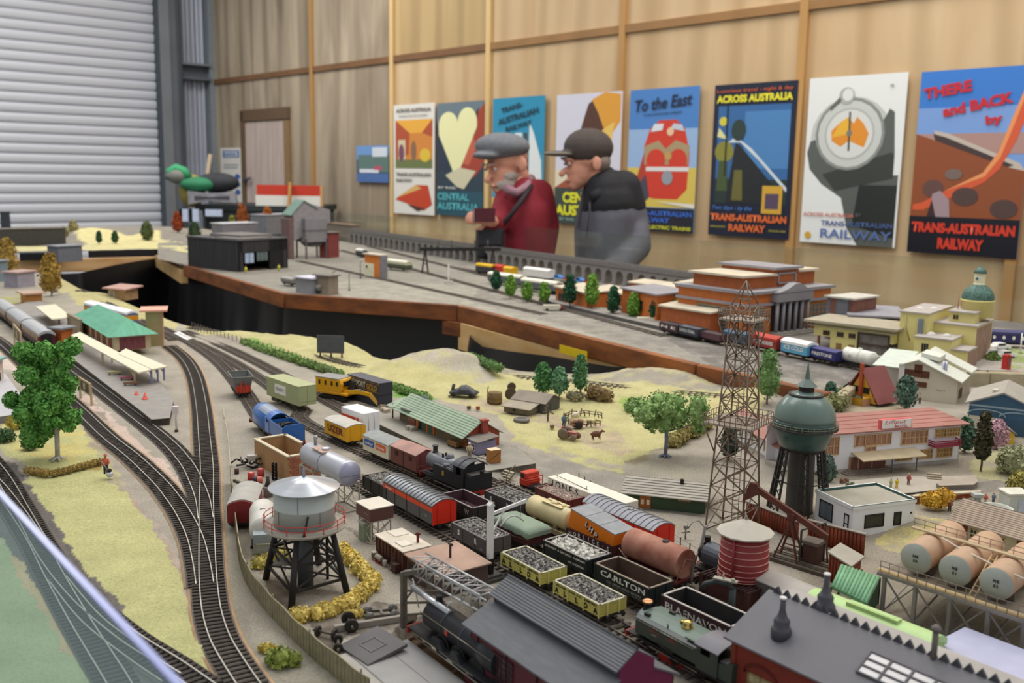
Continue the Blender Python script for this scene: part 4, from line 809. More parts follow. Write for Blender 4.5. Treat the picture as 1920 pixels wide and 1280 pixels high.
def leg_at(k,f): return _F[k%4].lerp(_F[k%4].normalized()*.030+Vector((0,0,h0)),f)
for f in (.22,.55):
	for k in range(4): obj('cross_beam',B().beam(leg_at(k,f),leg_at(k+1,f),.002,.0024),TB,t)
for k in range(4):
	obj('brace',B().beam(leg_at(k,.23),leg_at(k+1,.54),.0016).beam(leg_at(k+1,.23),leg_at(k,.54),.0016),TB,t)
	obj('brace',B().beam(leg_at(k,.56),leg_at(k+1,.97),.0016).beam(leg_at(k+1,.56),leg_at(k,.97),.0016),TB,t)
obj('riser_pipe',B().rod((0,0,0),(0,0,h0),.0075,.0085,n=14),mat('#585c60',.6,var=.15),t)
obj('landing',B().box(-.028,-.008,-.016,.0,h0*.42,h0*.42+.0015).beam((-.018,-.008,h0*.3),(-.018,-.008,h0*.9),.001),mat('#7d776c',.7),t)
obj('pipe',B().rod((.018,.018,0),(.018,.018,h0),.0016),TB,t)
obj('deck',B().lathe([(.002,h0-.003),(.038,h0-.003),(.0405,h0-.001),(.0405,h0+.0005),(.028,h0+.001)],n=40),mat('#a59d90',.7,var=.2,scale=60),t)
obj('tank',B().lathe([(.0292,h0+.0005),(.0292,(h0+he)/2-.0004),(.0296,(h0+he)/2),(.0292,(h0+he)/2+.0004),(.0292,he)],n=40),GW,t)
obj('tank_seam',B().box(-.0003,.0003,-.0297,-.029,(h0+he)/2,he).box(.0195,.0199,-.0222,-.0212,h0,(h0+he)/2).box(-.0204,-.02,-.0217,-.0207,h0,(h0+he)/2).lathe([(.0298,h0+.003),(.0302,h0+.0034),(.0298,h0+.0038)],n=40),mat('#7f8480',.6),t)
obj('roof',B().lathe([(.0292,he-.001),(.0342,he-.0004),(.0338,he+.0002),(.024,he+.0028),(.0238,he+.0031),(.015,he+.0056),(.0148,he+.0059),(.006,he+.0084),(.003,ha-.0003),(.0012,ha)],n=48),SW,t)
obj('finial',B().lathe([(.0022,ha-.001),(.0014,ha+.002),(.0012,ha+.0065),(.0004,ha+.008)],n=10),mat('#8a90a0',.4,.4),t)
RR=mat('#c2453a',.5,var=.06); b=B()
for k in range(14):
	a=2*pi*k/14; b.rod((.039*cos(a),.039*sin(a),h0),(.039*cos(a),.039*sin(a),h0+.010),.0005,n=6)
for z in (.005,.0098):
	b.tube([(.039*cos(2*pi*i/48),.039*sin(2*pi*i/48),h0+z) for i in range(49)],.00045)
obj('railing',b,RR,t); obj('ladder_pole',B().beam((.007,-.0385,h0),(.010,-.031,h0+.018),.0016),TB,t)
zc=HT(657,962,657,888); R_=.0150; L=.112; rz=RA.rz+.02; e_=G(657,962); cc=e_-Vector((cos(rz),sin(rz),0))*(.0556)
t=Th('storage_tank','silver horizontal fuel tank on a grey lattice stand','tank',(cc.x,cc.y,0),rz); AL=mat('#b9bbc2',.35,.35,var=.08,scale=30)
obj('tank',B().lathe([(.001,-.058),(.009,-.0565),(.0132,-.053),(R_,-.048),(R_,.048),(R_,.0545),(.0134,.0555),(.001,.0556)],c=(0,0,zc),n=36,axis='x'),AL,t)
obj('end_plate',B().lathe([(.001,.0557),(.0138,.0557),(.0138,.0562),(.001,.0562)],c=(0,0,zc),n=36,axis='x'),mat('#a9abc2',.4,.3,var=.04),t)
obj('seam',B().lathe([(R_,-.001),(R_+.0004,0),(R_,.001)],c=(0,0,zc),n=36,axis='x').box(.0563,.0566,-.0138,.0138,zc-.003,zc-.0025),mat('#7f8088',.4,.3),t)
obj('vent_pipe',B().lathe([(.0022,0),(.0022,.008),(.0026,.0082),(.0026,.0125),(.002,.0125)],c=(-.034,0,zc+R_-.001),n=14),mat('#a5a6a8',.3,.6),t)
obj('platform',B().box(-.026,.004,-.010,.003,zc+R_-.0012,zc+R_+.0002).rod((-.010,-.0085,zc+R_-.003),(-.010,-.0085,zc+R_+.001),.0006),mat('#b59a8c',.6,var=.15),t)
obj('hatch',B().lathe([(.004,0),(.0052,.003),(.004,.003),(.003,.001)],c=(-.006,0,zc+R_-.0005),n=18),AL,t)
LG=mat('#a7a295',.6,.2,var=.12)
def frame_leg(t,x0,x1,y0,y1,h,m,w=.0014,diag=True):
	for (x,y) in ((x0,y0),(x1,y0),(x1,y1),(x0,y1)): obj('leg',B().beam((x,y,0),(x,y,h),w),m,t)
	P=[(x0,y0),(x1,y0),(x1,y1),(x0,y1)]
	for i in range(4):
		p,q=P[i],P[(i+1)%4]; obj('brace',B().beam((*p,.002),(*q,h-.002),w*.7).beam((*q,.002),(*p,h-.002),w*.7),m,t)
	obj('sill',B().beam((x0,y0,.001),(x1,y0,.001),w).beam((x1,y0,.001),(x1,y1,.001),w).beam((x1,y1,.001),(x0,y1,.001),w).beam((x0,y1,.001),(x0,y0,.001),w),m,t)
	obj('top_frame',B().beam((x0,y0,h),(x1,y0,h),w*1.4).beam((x1,y0,h),(x1,y1,h),w*1.4).beam((x1,y1,h),(x0,y1,h),w*1.4).beam((x0,y1,h),(x0,y0,h),w*1.4),m,t)
frame_leg(t,.014,.052,-.014,.014,zc-R_+.002,LG); frame_leg(t,-.05,-.014,-.014,.014,zc-R_+.002,LG)
g=G(703,1010); t=Th('oil_tank','small square brown tank with a cream lid on grey lattice legs','tank',(g.x,g.y,0),RA.rz); h=.026
frame_leg(t,-.014,.014,-.012,.012,h,mat('#b3aa9c',.6,var=.12),.0012)
obj('tank',B().box(-.0165,.0165,-.0145,.0145,h+.0008,h+.0148),mat('#5d3b36',.5,var=.08),t,bevel=.0004); obj('lid',B().box(-.0172,.0172,-.0152,.0152,h+.0148,h+.0158),mat('#d6cdbd',.6,var=.06),t); text('PETROL',mat('#b8a79b'),t,side_M(.008,-.0147,h+.008),w=.010,h=.0014)
g=G(686,1012); t=Th('hut','narrow sage green cabinet hut beside the brown tank legs','hut',(g.x,g.y,0),RA.rz); obj('body',B().box(-.0055,.0055,-.006,.006,0,.021),mat('#8f9b83',.6,var=.1),t); obj('roof',B().box(-.0065,.0065,-.007,.007,.021,.0222),mat('#b4ada0'),t); obj('door',B().box(-.0035,.0035,-.0064,-.006,.0005,.017),mat('#75826a',.6),t)
_a=G(703,1000,.024); _b=G(760,1036,.024); _d=_b-_a; rz=atan2(_d.y,_d.x); A=Vector(((_a.x+_b.x)/2,(_a.y+_b.y)/2,0)); HS=.0235
t=Th('shed','low brown yard shed with a patched cream flat roof and red chimney','shed',A,rz); Lh=.058; BR=mat('#5c3830',.65,var=.15,scale=60)
obj('wall',B().box(-.029,.029,0,.030,0,HS),BR,t); b=B()
for k in range(9): x=-.0285+k*.0071; b.box(x,x+.0008,-.0008,0,0,HS)
obj('batten',b,mat('#4a2c26',.7),t); obj('roof',B().box(-.0305,.031,-.002,.032,HS,HS+.0012),mat('#cfc4b2',.7,var=.12,scale=50),t)
obj('roof_patch',B().box(.004,.019,.004,.016,HS+.0013,HS+.0022),mat('#dcd3c4',.7),t); obj('roof_patch',B().box(-.029,-.010,.012,.0285,HS+.0013,HS+.0018),mat('#d3c9b8',.7),t)
obj('chimney',B().rod((.016,.024,HS),(.016,.024,HS+.010),.0014).lathe([(.0032,0),(.0005,.0026)],c=(.016,.024,HS+.010),n=12),mat('#6e2f28',.6),t)
_a=G(758,1036,.024); _b=G(822,1080,.024); _d=_b-_a; rz2=atan2(_d.y,_d.x); A2=Vector(((_a.x+_b.x)/2,(_a.y+_b.y)/2,0)); l2=_d.length/2; w2=(G(812,1000,.024)-_a).length
t=Th('shed','brown shed with a wide tan roof and dark stove pipe beside the footbridge','shed',A2,rz2)
obj('wall',B().box(-l2+.002,l2-.002,.002,w2-.003,0,.0225),mat('#54403a',.65,var=.15),t); obj('roof',B().prism([(-.001,.0222),(w2,.0235),(w2,.0247),(-.001,.0234)],'x',-l2,l2),mat('#a98b79',.7,var=.14,scale=35),t)
obj('stove_pipe',B().rod((0,w2*.55,.024),(0,w2*.55,.038),.0013).rod((-.003,w2*.55,.038),(.0035,w2*.55,.038),.0014),mat('#4a3532',.6),t); obj('door',B().box(-l2+.006,-l2+.014,.0014,.002,0,.0155),mat('#332724'),t); text('L',mat('#8a3a3a'),t,end_M(l2-.0018,.02,.008),h=.004)
gL=A+Vector((cos(rz),sin(rz),0))*.012-Vector((-sin(rz),cos(rz),0))*.003
t=Th('ladder','small dark ladder leaning on the brown shed wall','ladder',(gL.x,gL.y,0),rz); b=B().beam((-.0022,-.004,0),(-.0022,.0016,.017),.0006).beam((.0022,-.004,0),(.0022,.0016,.017),.0006)
obj('rail',b,mat('#4a3b36'),t);
for k in range(8): f=(k+.5)/8; obj('rung',B().beam((-.0022,-.004+.0056*f,.017*f),(.0022,-.004+.0056*f,.017*f),.0005),mat('#6b5a50'),t)
def along(A,rz,x,y): return Vector((A.x+cos(rz)*x-sin(rz)*y,A.y+sin(rz)*x+cos(rz)*y,0))
p=along(A,rz,-.012,-.006); t=Th('compressor','little grey and red compressor tank set on a red skid by the shed','compressor',p,rz)
obj('tank',B().lathe([(.001,-.006),(.003,-.005),(.003,.005),(.001,.006)],c=(0,0,.0055),n=14,axis='x'),mat('#a99f93',.5,.3),t); obj('skid',B().box(-.010,.010,-.003,-.0022,0,.0012).box(-.010,.010,.0022,.003,0,.0012).box(-.004,-.003,-.003,.003,.001,.003).box(.003,.004,-.003,.003,.001,.003),mat('#8e3a32'),t); obj('motor',B().box(.0065,.010,-.002,.002,.001,.0065),mat('#4c4743'),t)
p=along(A,rz,.0005,-.006); t=Th('barrel','pale steel drum beside the shed ladder','barrel',p,0); obj('body',B().lathe([(.0024,0),(.0024,.0025),(.0026,.003),(.0024,.0035),(.0024,.0065),(.0019,.0065)],n=16),mat('#b3aca0',.45,.3),t); obj('lid',B().lathe([(.002,.0062),(.0005,.0063)],n=14),mat('#8e887c'),t)
p=along(A,rz,-.026,-.004); t=Th('machine','small green and cream pump box at the shed corner','machine',p,rz); obj('body',B().box(-.0028,.0028,-.0022,.0022,0,.006),mat('#4c5a4a',.5),t); obj('lid',B().box(-.0031,.0031,-.0025,.0025,.006,.0068),mat('#c2bba8'),t)
p=along(A,rz,.0195,-.004); t=Th('crate','dark brown bin standing beside the ladder','crate',p,rz); obj('body',B().box(-.004,.004,-.003,.003,0,.0085),mat('#4a3029',.6),t); obj('lid',B().box(-.0043,.0043,-.0033,.0033,.0085,.0093),mat('#5a3c33'),t)
g=G(918,1085); hh=HT(918,1085,914,948); t=Th('loading_gauge','white loading gauge post with a side arm and hanging arch','loading gauge',(g.x,g.y,0),rad(38))
WP_=mat('#dcdad6',.6,var=.06,scale=60); obj('base',B().box(-.013,.013,-.011,.011,0,.0035).box(-.010,.010,-.008,.008,.0035,.006),mat('#4b4843',.8,var=.15),t)
obj('post',B().box(-.0026,.0026,-.0026,.0026,.022,hh).box(-.0032,.0032,-.0032,.0032,hh,hh+.0012).prism([(-.0032,hh+.0012),(.0032,hh+.0012),(0,hh+.004)],'y',-.0032,.0032),WP_,t)
obj('post_foot',B().box(-.0029,.0029,-.0029,.0029,.005,.022),BLACK,t); obj('arm',B().beam((0,0,hh-.009),(.046,0,hh-.003),.002,.0032),WP_,t); obj('brace',B().beam((.001,0,hh-.030),(.017,0,hh-.0075),.0016),WP_,t)
obj('bracket',B().tube([(.001,-.002,hh-.030),(.006,-.002,hh-.0325),(.009,-.002,hh-.030)],.0008),WP_,t)
obj('gauge_arch',B().tube([(.012+.030*i/12,0,hh-.024+.008*sin(pi*i/12)) for i in range(13)],.0009),mat('#bfbdb8',.5),t); obj('chain',B().rod((.014,0,hh-.008),(.014,0,hh-.022),.0003).rod((.038,0,hh-.005),(.038,0,hh-.022),.0003),STEEL,t)
g=G(757,1176); FB=mat('#6a645a',.55,.2,var=.2,scale=60); SB_=mat('#b7b7b7',.3,.6,var=.06)
hz=HT(757,1176,750,1072); t=Th('footbridge','silver lattice girder gantry carried on a grey steel trestle','gantry',(g.x,g.y,0),RA.rz+.06)
obj('post',B().beam((0,0,0),(0,0,hz),.005,.004),FB,t); obj('post',B().beam((0,.028,0),(0,.028,hz),.004,.004),FB,t)
obj('knee_beam',B().beam((0,0,hz-.001),(.020,.010,hz+.006),.005,.004).beam((0,.028,hz-.001),(.020,.02,hz+.006),.004,.004),FB,t)
for k in range(4): obj('brace',B().beam((.0015,0,hz*(.02+.22*k)),(.045,.012,hz*(.35+.18*k)),.0018),FB,t)
obj('brace',B().beam((.0015,0,hz*.5),(.0015,.028,hz*.95),.0014).beam((.0015,.028,hz*.5),(.0015,0,hz*.95),.0014),FB,t)
x0,x1=.004,.105; w=.017; b=B()
for y in (0,w):
	for z in (hz,hz+.014): b.rod((x0,y+.004,z),(x1,y+.004,z),.0009)
obj('girder_chord',b,SB_,t)
for k in range(8):
	xa=x0+(x1-x0)*k/8; xb=x0+(x1-x0)*(k+1)/8
	for y in (.004,w+.004):
		obj('lattice',B().rod((xa,y,hz),(xb,y,hz+.014),.0006).rod((xb,y,hz),(xb,y,hz+.014),.0006),SB_,t)
	obj('lattice',B().rod((xa,.004,hz+.014),(xb,w+.004,hz+.014),.0005).rod((xb,.004,hz+.014),(xb,w+.004,hz+.014),.0005),SB_,t)
	obj('pulley',B().lathe([(.0012,-.0006),(.0036,-.0006),(.0036,.0006),(.0012,.0006)],c=((xa+xb)/2,w/2+.004,hz+.002),n=14),FB,t)
obj('pipe',B().rod((.02,-.004,hz-.006),(.075,-.004,hz-.010),.0026),mat('#c2c5c9',.25,.7),t); obj('stay',B().rod((.02,-.004,hz+.002),(.03,-.004,hz-.022),.0005).rod((.075,-.004,hz),(.06,-.004,hz-.022),.0005),SB_,t)
SCR=mat('#6a645c',.55,.4,var=.2,scale=70)
def wheelset(x,y,rz,lab,tilt=0,r=.0085):
	g=G(x,y); t=Th('wheelset',lab,'wheels',(g.x,g.y,r),rz);
	for s in (-1,1):
		b=B().lathe([(r*.8,-.001),(r,-.001),(r,.0012),(r*.8,.0012)],c=(0,s*.0082,0),n=20,axis='y').lathe([(.001,-.001),(.0022,-.001),(.0022,.001),(.001,.001)],c=(0,s*.0082,0),n=10,axis='y')
		for k in range(8): a=k*pi/4; b.beam((0,s*.009,0),(r*.85*cos(a),s*.009,r*.85*sin(a)),.0009)
		obj('wheel',b,mat('#3c3834',.5,.4),t)
	obj('axle',B().rod((0,-.013,0),(0,.013,0),.0012),SCR,t)
wheelset(656,1178,rad(20),'large spoked wheelset lying in the scrap yard',r=.0062); wheelset(612,1195,rad(70),'dark axle with two wheels beside the mesh fence',r=.0046); wheelset(634,1215,rad(10),'small spoked wheelset by the grey board',r=.0042)
g=G(715,1158); t=Th('bogie','upturned scrap bogie with silver wheels in the corner','bogie',(g.x,g.y,0),rad(15)); t.scale=(.6,.6,.6); obj('frame',B().beam((-.024,-.009,.008),(.024,-.009,.008),.003,.004).beam((-.024,.009,.008),(.024,.009,.008),.003,.004).beam((-.02,-.009,.008),(-.02,.009,.008),.003).beam((.02,-.009,.008),(.02,.009,.008),.003).beam((0,-.009,.009),(0,.009,.009),.004),SCR,t)
for x in (-.019,.019):
	for y in (-.0115,.0115): obj('wheel',B().lathe([(.001,-.001),(.0075,-.001),(.0075,.001),(.001,.001)],c=(x,y,.0085),n=18,axis='y'),mat('#8f8c88',.35,.7),t)
g=G(705,1172); t=Th('plank','grey timber baulk lying against the gantry foot','plank',(g.x,g.y,0),rad(22)); obj('body',B().box(-.038,.038,-.002,.002,0,.006),mat('#9a9288',.7,var=.15),t,bevel=.0004)
g=G(700,1222); t=Th('board','dark grey tilted board with a faint square mark','board',(g.x,g.y,.004),rad(-48),rx=rad(8)); obj('body',B().box(-.022,.022,-.020,.020,0,.003),mat('#5a5656',.5,var=.12,scale=40),t); obj('mark',box_frame(B(),-.009,.009,-.008,.008,.0,.0002,.0008),mat('#7b7777'),t); t.children[1].rotation_euler=(pi/2,0,0); t.children[1].location=(0,0,.0034)
g=G(775,1262); t=Th('concrete_slab','large pale grey paving slab beside the pit','slab',(g.x,g.y,0),RA.rz); obj('body',B().box(-.050,.045,-.030,.024,0,.003),mat('#9d9a97',.75,var=.1,scale=30),t,bevel=.0006); obj('joint',B().box(-.050,.045,-.0004,.0004,.003,.0031),mat('#6f6c69'),t)
g=G(700,1275); t=Th('concrete_slab','pale ground slab along the mesh fence','slab',(g.x,g.y,0),RA.rz); obj('body',B().box(-.05,.05,-.012,.014,0,.002),mat('#a9a49c',.8,var=.1,scale=30),t)
pa=G(770,1205,-.006); pb=G(880,1290,-.006); t=Th('pipeline','rusty brown flanged pipe lying in the ash pit','pipe',(pa.x,pa.y,-.008),atan2(pb.y-pa.y,pb.x-pa.x)); PI=mat('#7a5c40',.6,var=.25,scale=40,hex2='#5b4530'); ll=(pb-pa).length
obj('pipe',B().rod((0,0,0),(ll,0,0),.0075,n=18),PI,t)
for x in (.003,.019,ll*.8): obj('flange',B().lathe([(.007,-.0016),(.0098,-.0016),(.0098,.0016),(.007,.0016)],c=(x,0,0),n=22,axis='x'),PI,t)
pts_=[G(752,1176),G(912,1108)]
EL=G(876,1160,.054); RD_=RA.rz-.005
MR=mat('#5a222c',.6,var=.06,scale=40); ME=mat('#6c2140',.6,var=.05,scale=40); RG=mat('#5e5f63',.55,var=.12,scale=60,stretch=(1,6,1));
ridge_l=G(936,1077,.083);
t=Th('engine_shed','maroon engine shed with grey slatted raised ridge roof','shed',(EL.x,EL.y,0),RD_); LEN=.152
Wd=.078; ze=.054; zm=.067; yc0,yc1=.024,.056
obj('front_wall',B().box(.002,LEN,.002,.0035,0,ze-.003),MR,t); obj('back_wall',B().box(.002,LEN,Wd-.0035,Wd-.002,0,ze-.003),MR,t)
gp=[(.002,0),(Wd-.002,0),(Wd-.002,ze-.003),(yc1,zm-.004),(yc1,zm+.003),((yc0+yc1)/2,zm+.0125),(yc0,zm+.003),(yc0,zm-.004),(.002,ze-.003)]
obj('gable_wall',B().prism(gp,'x',LEN-.0015,LEN),ME,t); obj('gable_wall',B().prism(gp,'x',.002,.0035),MR,t)
obj('main_roof',B().shell([(-.004,ze-.0035),(yc0,zm-.0035)],'x',-.002,LEN+.001,.0014).shell([(yc1,zm-.0035),(Wd+.004,ze-.0035)],'x',-.002,LEN+.001,.0014),RG,t)
obj('clerestory',B().box(.003,LEN-.002,yc0,yc0+.0012,zm-.006,zm+.003).box(.003,LEN-.002,yc1-.0012,yc1,zm-.006,zm+.003),mat('#3f3d40',.7),t)
ym=(yc0+yc1)/2
for k in range(9):
	f0=k/9; f1=(k+1)/9; y0=yc0-.003+(ym-yc0+.003)*f0; y1=yc0-.003+(ym-yc0+.003)*f1+.0006; z0=zm+.0015+.012*f0; z1=zm+.0015+.012*f1
	obj('roof_slat',B().prism([(y0,z0+.0012),(y1,z1+.0006),(y1,z1-.0004),(y0,z0)],'x',-.001,LEN-.0005),RG,t)
obj('far_slope',B().shell([(ym,zm+.0135),(yc1+.003,zm+.0015)],'x',-.001,LEN-.0005,.0014),RG,t); obj('ridge_cap',B().rod((-.001,ym,zm+.014),(LEN-.0005,ym,zm+.014),.0012),mat('#4c4c50'),t)
for k in range(1,5): obj('pilaster',B().box(LEN*k/4-.0005-.025,LEN*k/4+.0005-.025,.0008,.002,0,ze-.004),mat('#43171f'),t)
w=Wn(t,.034,.060,.011,.041,mat('#43171f'),GLASSD,5,6,off=.002,bar=.0012)
obj('plinth',B().box(.0,LEN+.001,-.002,.0018,0,.007),MR,t)
obj('gable_slot',B().box(LEN,LEN+.0006,.062,.0635,.008,.03),mat('#3f1226'),t)
g=G(1190,1255,.03)
E0=G(1356,1196,.050); R0=G(1442,1107,.077); R1=G(1797,1252,.077); d=(R1-R0); rz=atan2(d.y,d.x); n=Vector((-sin(rz),cos(rz),0)); run=(R0-E0).dot(n); sk=(R0-E0).dot(Vector((cos(rz),sin(rz),0)))
t=Th('goods_depot','red depot building with a wide dark grey roof and serrated ridge','building',(E0.x,E0.y,0),rz); RL=.30; RG2=mat('#6c6a6e',.55,var=.08,scale=25); RW=mat('#7c2f22',.6,var=.12,scale=50)
print('depot',run,sk)
obj('roof',B().add([(0,0,.050),(RL,0,.050),(RL,run,.077),(sk,run,.077),(0,0,.0515),(RL,0,.0515),(RL,run,.0785),(sk,run,.0785)],[(0,3,2,1),(4,5,6,7),(0,1,5,4),(1,2,6,5),(2,3,7,6),(3,0,4,7)]),RG2,t)
obj('back_roof',B().shell([(run,.0785),(run*1.5,.0745)],'x',sk+.006,RL,.0014),mat('#a9a49f',.6,var=.1,scale=25),t)
for k in range(26): x=sk+.004+k*.0086; obj('ridge_tooth',B().prism([(x,.0775),(x+.0084,.0775),(x+.0042,.0835)],'y',run-.0012,run+.0012),mat('#47474b'),t)
obj('front_wall',B().box(.006,RL,.004,.0055,0,.0505),RW,t); obj('end_wall',B().box(.006,.0075,.004,run*1.5,0,.0505).prism([(.004,.05),(run*1.5,.05),(run,.076)],'x',.006,.0075),RW,t)
for k in range(4):
	x=.018+k*.05
	if x<.2:
		obj('arch_band',B().tube([(x+.016+.015*cos(a),.0035,.030+.009*sin(a)) for a in np.linspace(0,pi,12)],.0011),mat('#5d2018',.7),t)
		Wn(t,x+.004,x+.028,.006,.031,mat('#8d7a52'),mat('#a59a72',.4,var=.3,scale=90),2,3,off=.004,bar=.0012)
obj('pilaster',B().box(.006,.010,.0028,.004,0,.05),mat('#7a3626'),t)
def vent(x,f,lab=None):
	y=run*f; z=.0515+.027*f
	v=obj('roof_vent',B().lathe([(.0075,-.003),(.0078,.004),(.0068,.006),(.0058,.0065),(.0062,.011),(.0050,.013),(.0042,.0135),(.0026,.0185),(.0022,.020),(.0022,.0285)],c=(x,y,z),n=20),mat('#4e4d52',.5,.1),t)
	obj('vent_cap',B().lathe([(.0026,.0285),(.0026,.0297),(.0005,.0299)],c=(x,y,z),n=16),mat('#ded9d6',.5),v)
def vent_at(px,py,f):
	z=.0515+.027*f; g=G(px,py,z)-E0; u=Vector((cos(rz),sin(rz),0)); vent(g.dot(u),f)
vent_at(1480,1182,.40);
u=Vector((cos(rz),sin(rz),0)); gq=G(1551,1138,.078)-E0;
v=obj('roof_vent',B().lathe([(.0075,-.004),(.0078,.004),(.0068,.006),(.0058,.0065),(.0062,.011),(.0050,.013),(.0042,.0135),(.0026,.0185),(.0022,.020),(.0022,.0285)],c=(gq.dot(u),run+.006,.0765),n=20),mat('#4e4d52',.5,.1),t); obj('vent_cap',B().lathe([(.0026,.0285),(.0026,.0297),(.0005,.0299)],c=(gq.dot(u),run+.006,.0765),n=16),mat('#ded9d6',.5),v)
gs=G(1605,1262,.060)-E0; xs0=gs.dot(u); ys=gs.dot(n)
sl=obj('skylight',B(),RG2,t) if False else None
def rp(x,f,o=0.): return (x,run*f,.0515+.027*f+o)
b=B();
xs_=[xs0+.0165*k for k in range(6)]; fs_=[ys/run+.115*k for k in range(4)]
for x in xs_: b.beam(rp(x,fs_[0],.0012),rp(x,fs_[-1],.0012),.0016)
for f in fs_: b.beam(rp(xs_[0],f,.0012),rp(xs_[-1],f,.0012),.0016)
sk_=obj('skylight',b,mat('#5c5a5e',.5),t)
for i in range(5):
	for j in range(3):
		q=[rp(xs_[i]+.001,fs_[j]+.008,.0011),rp(xs_[i+1]-.001,fs_[j]+.008,.0011),rp(xs_[i+1]-.001,fs_[j+1]-.008,.0011),rp(xs_[i]+.001,fs_[j+1]-.008,.0011)]
		obj('pane',B().add(q+[(a,c,z-.0005) for a,c,z in q],[(0,1,2,3),(7,6,5,4),(0,4,5,1),(1,5,6,2),(2,6,7,3),(3,7,4,0)]),mat('#b9b4b2',.12,var=.06,spec=.8),sk_)
gm=G(1803,1222,.07)-E0; obj('stove_pipe',B().rod((gm.dot(u),run*.97,.075),(gm.dot(u),run*.97,.098),.0022).lathe([(.0034,0),(.0034,.002),(.001,.004)],c=(gm.dot(u),run*.97,.098),n=14),mat('#6a625c'),t)
A=G(1560,1135,.03); Bq=G(1700,1190,.03); d=Bq-A; rz=atan2(d.y,d.x); c=(A+Bq)/2+Vector((-sin(rz),cos(rz),0))*.006
t=Th('railcar','pale lime green railcar with a long roof box behind the serrated ridge','wagon',(c.x,c.y,0),rz); LGm=mat('#aeca86',.5,var=.06); chassis(t,.118)
obj('body',B().box(-.058,.058,-.0155,.0155,.0085,.03),LGm,t,bevel=.001); obj('roof',B().shell(arc(.031,.006,.0005,10,.03),'x',-.059,.059,.006),mat('#b3d08c',.5,var=.05),t)
obj('roof_box',box_frame(B(),-.02,.03,-.004,.004,.0345,.038,.001).box(-.02,.03,-.004,.004,.0345,.036),LGm,t) if False else obj('roof_box',B().box(-.022,.026,-.006,.002,.035,.0385).box(-.018,.022,-.0045,.0005,.0385,.0388),LGm,t)
A=G(1745,1213,.02); t=Th('flat_roofed_hut','low hut with a pale lilac blue roof at the picture corner','hut',(A.x,A.y,0),rz-.02); obj('wall',B().box(.004,.16,.003,.05,0,.0195),mat('#8f8a88'),t); obj('roof',B().box(0,.165,0,.055,.0195,.0225),mat('#b3b4cc',.5,var=.06),t)
g=G(1390,1124); rz=RA.rz; hb=HT(1392,1112,1392,1090);
t=Th('water_tank','red hooped water tank with a grey conical lid on a brown timber stand','water tank',(g.x,g.y,0),rz); RT=mat('#8a2f30',.5,var=.1,scale=50); TBn=mat('#4d2e28',.7,var=.2,scale=60)
hb=.023; ht=HT(1392,1118,1395,1000); print('redtank',ht)
for x in (-.028,.028):
	for y in (-.0255,.0255): obj('corner_post',B().box(x-.002,x+.002,y-.002,y+.002,0,hb),TBn,t)
obj('stand_wall',B().box(-.0275,.0275,-.025,.025,0,hb-.001),TBn,t)
for k in range(15): x=-.0285+k*.0041; obj('joist',B().box(x-.0009,x+.0009,-.0275,.0275,hb-.001,hb+.0012),mat('#3b2622',.8),t)
ht=hb+.046
obj('tank',B().lathe([(.001,hb+.0012),(.0232,hb+.0012),(.0238,hb+.003),(.0222,ht),(.02,ht)],n=40),RT,t)
for k in range(9):
	f=1-(1-k/8.)**.7 if k else 0; f=[.03,.08,.16,.27,.40,.54,.68,.82,.95][k]; z=hb+.0015+(ht-hb)*f; r=.0238-.0016*f; obj('hoop',B().lathe([(r,z-.0004),(r+.0006,z),(r,z+.0004)],n=40),mat('#d2a08e',.5),t)
obj('pipe',B().rod((.0075,-.0245,hb),(.0068,-.0232,ht),.0012),RT,t)
obj('lid',B().lathe([(.001,ht-.001),(.0272,ht-.0008),(.0272,ht+.0006),(.0012,ht+.0125)],n=12,sm=False,ph=.2),mat('#b7b0a2',.6,var=.1,scale=40),t); obj('finial',B().lathe([(.0016,ht+.0115),(.0012,ht+.0155),(.0005,ht+.0165)],n=10),mat('#8f8a80'),t)
a=G(1293,1110); h=HT(1293,1110,1313,985); t=Th('bent_pole','crooked weathered grey pole beside the rusty tank wagon','pole',(a.x,a.y,0)); obj('shaft',B().tube([(0,0,0),(.002,0,h*.35),(.004,0,h*.5),(.010,.003,h*.7),(.012,0,h)],.0016,8),mat('#8b8780',.7,var=.2),t); obj('lamp',B().tube([(.012,0,h*.97),(.02,.01,h*1.01),(.03,.016,h*.93)],.0005),STEEL,t)
g=G(1255,1110); t=Th('buffer_stop','wooden buffer stop with struts at the end of the wagon road','buffer stop',(g.x,g.y,0),RC.rz+.1); W_=mat('#a59a86',.7,var=.2)
obj('beam',B().box(-.002,.002,-.018,.018,.011,.016),W_,t)
for s in (-1,1): obj('strut',B().beam((0,s*.010,.013),(.024,s*.010,0),.0022).beam((0,s*.010,0),(0,s*.010,.016),.0022).beam((.005,s*.010,.010),(.02,s*.010,.010),.0014),W_,t)
g=G(1205,1256); t=Th('point_lever','little black point lever beside the green engine','lever',(g.x,g.y,0),.5); obj('base',B().box(-.006,.006,-.004,.004,0,.002).box(-.003,.003,-.006,.006,0,.003),BLACK,t); obj('handle',B().rod((0,0,.003),(.004,0,.009),.0008).sph((.004,0,.009),.0012),BLACK,t)
g=G(1262,1248); t=Th('red_scrap','red and white scrap panel lying under the green engine','scrap',(g.x,g.y,.001),RA.rz); obj('panel',B().prism([(-.014,0),(.012,0),(.010,.006),(-.004,.009),(-.014,.007)],'y',-.003,.001),mat('#b92f24',.4,var=.1),t); obj('edge',B().prism([(-.018,.004),(-.010,.008),(-.008,.0095),(-.017,.008)],'y',-.003,.001),WHITE,t)
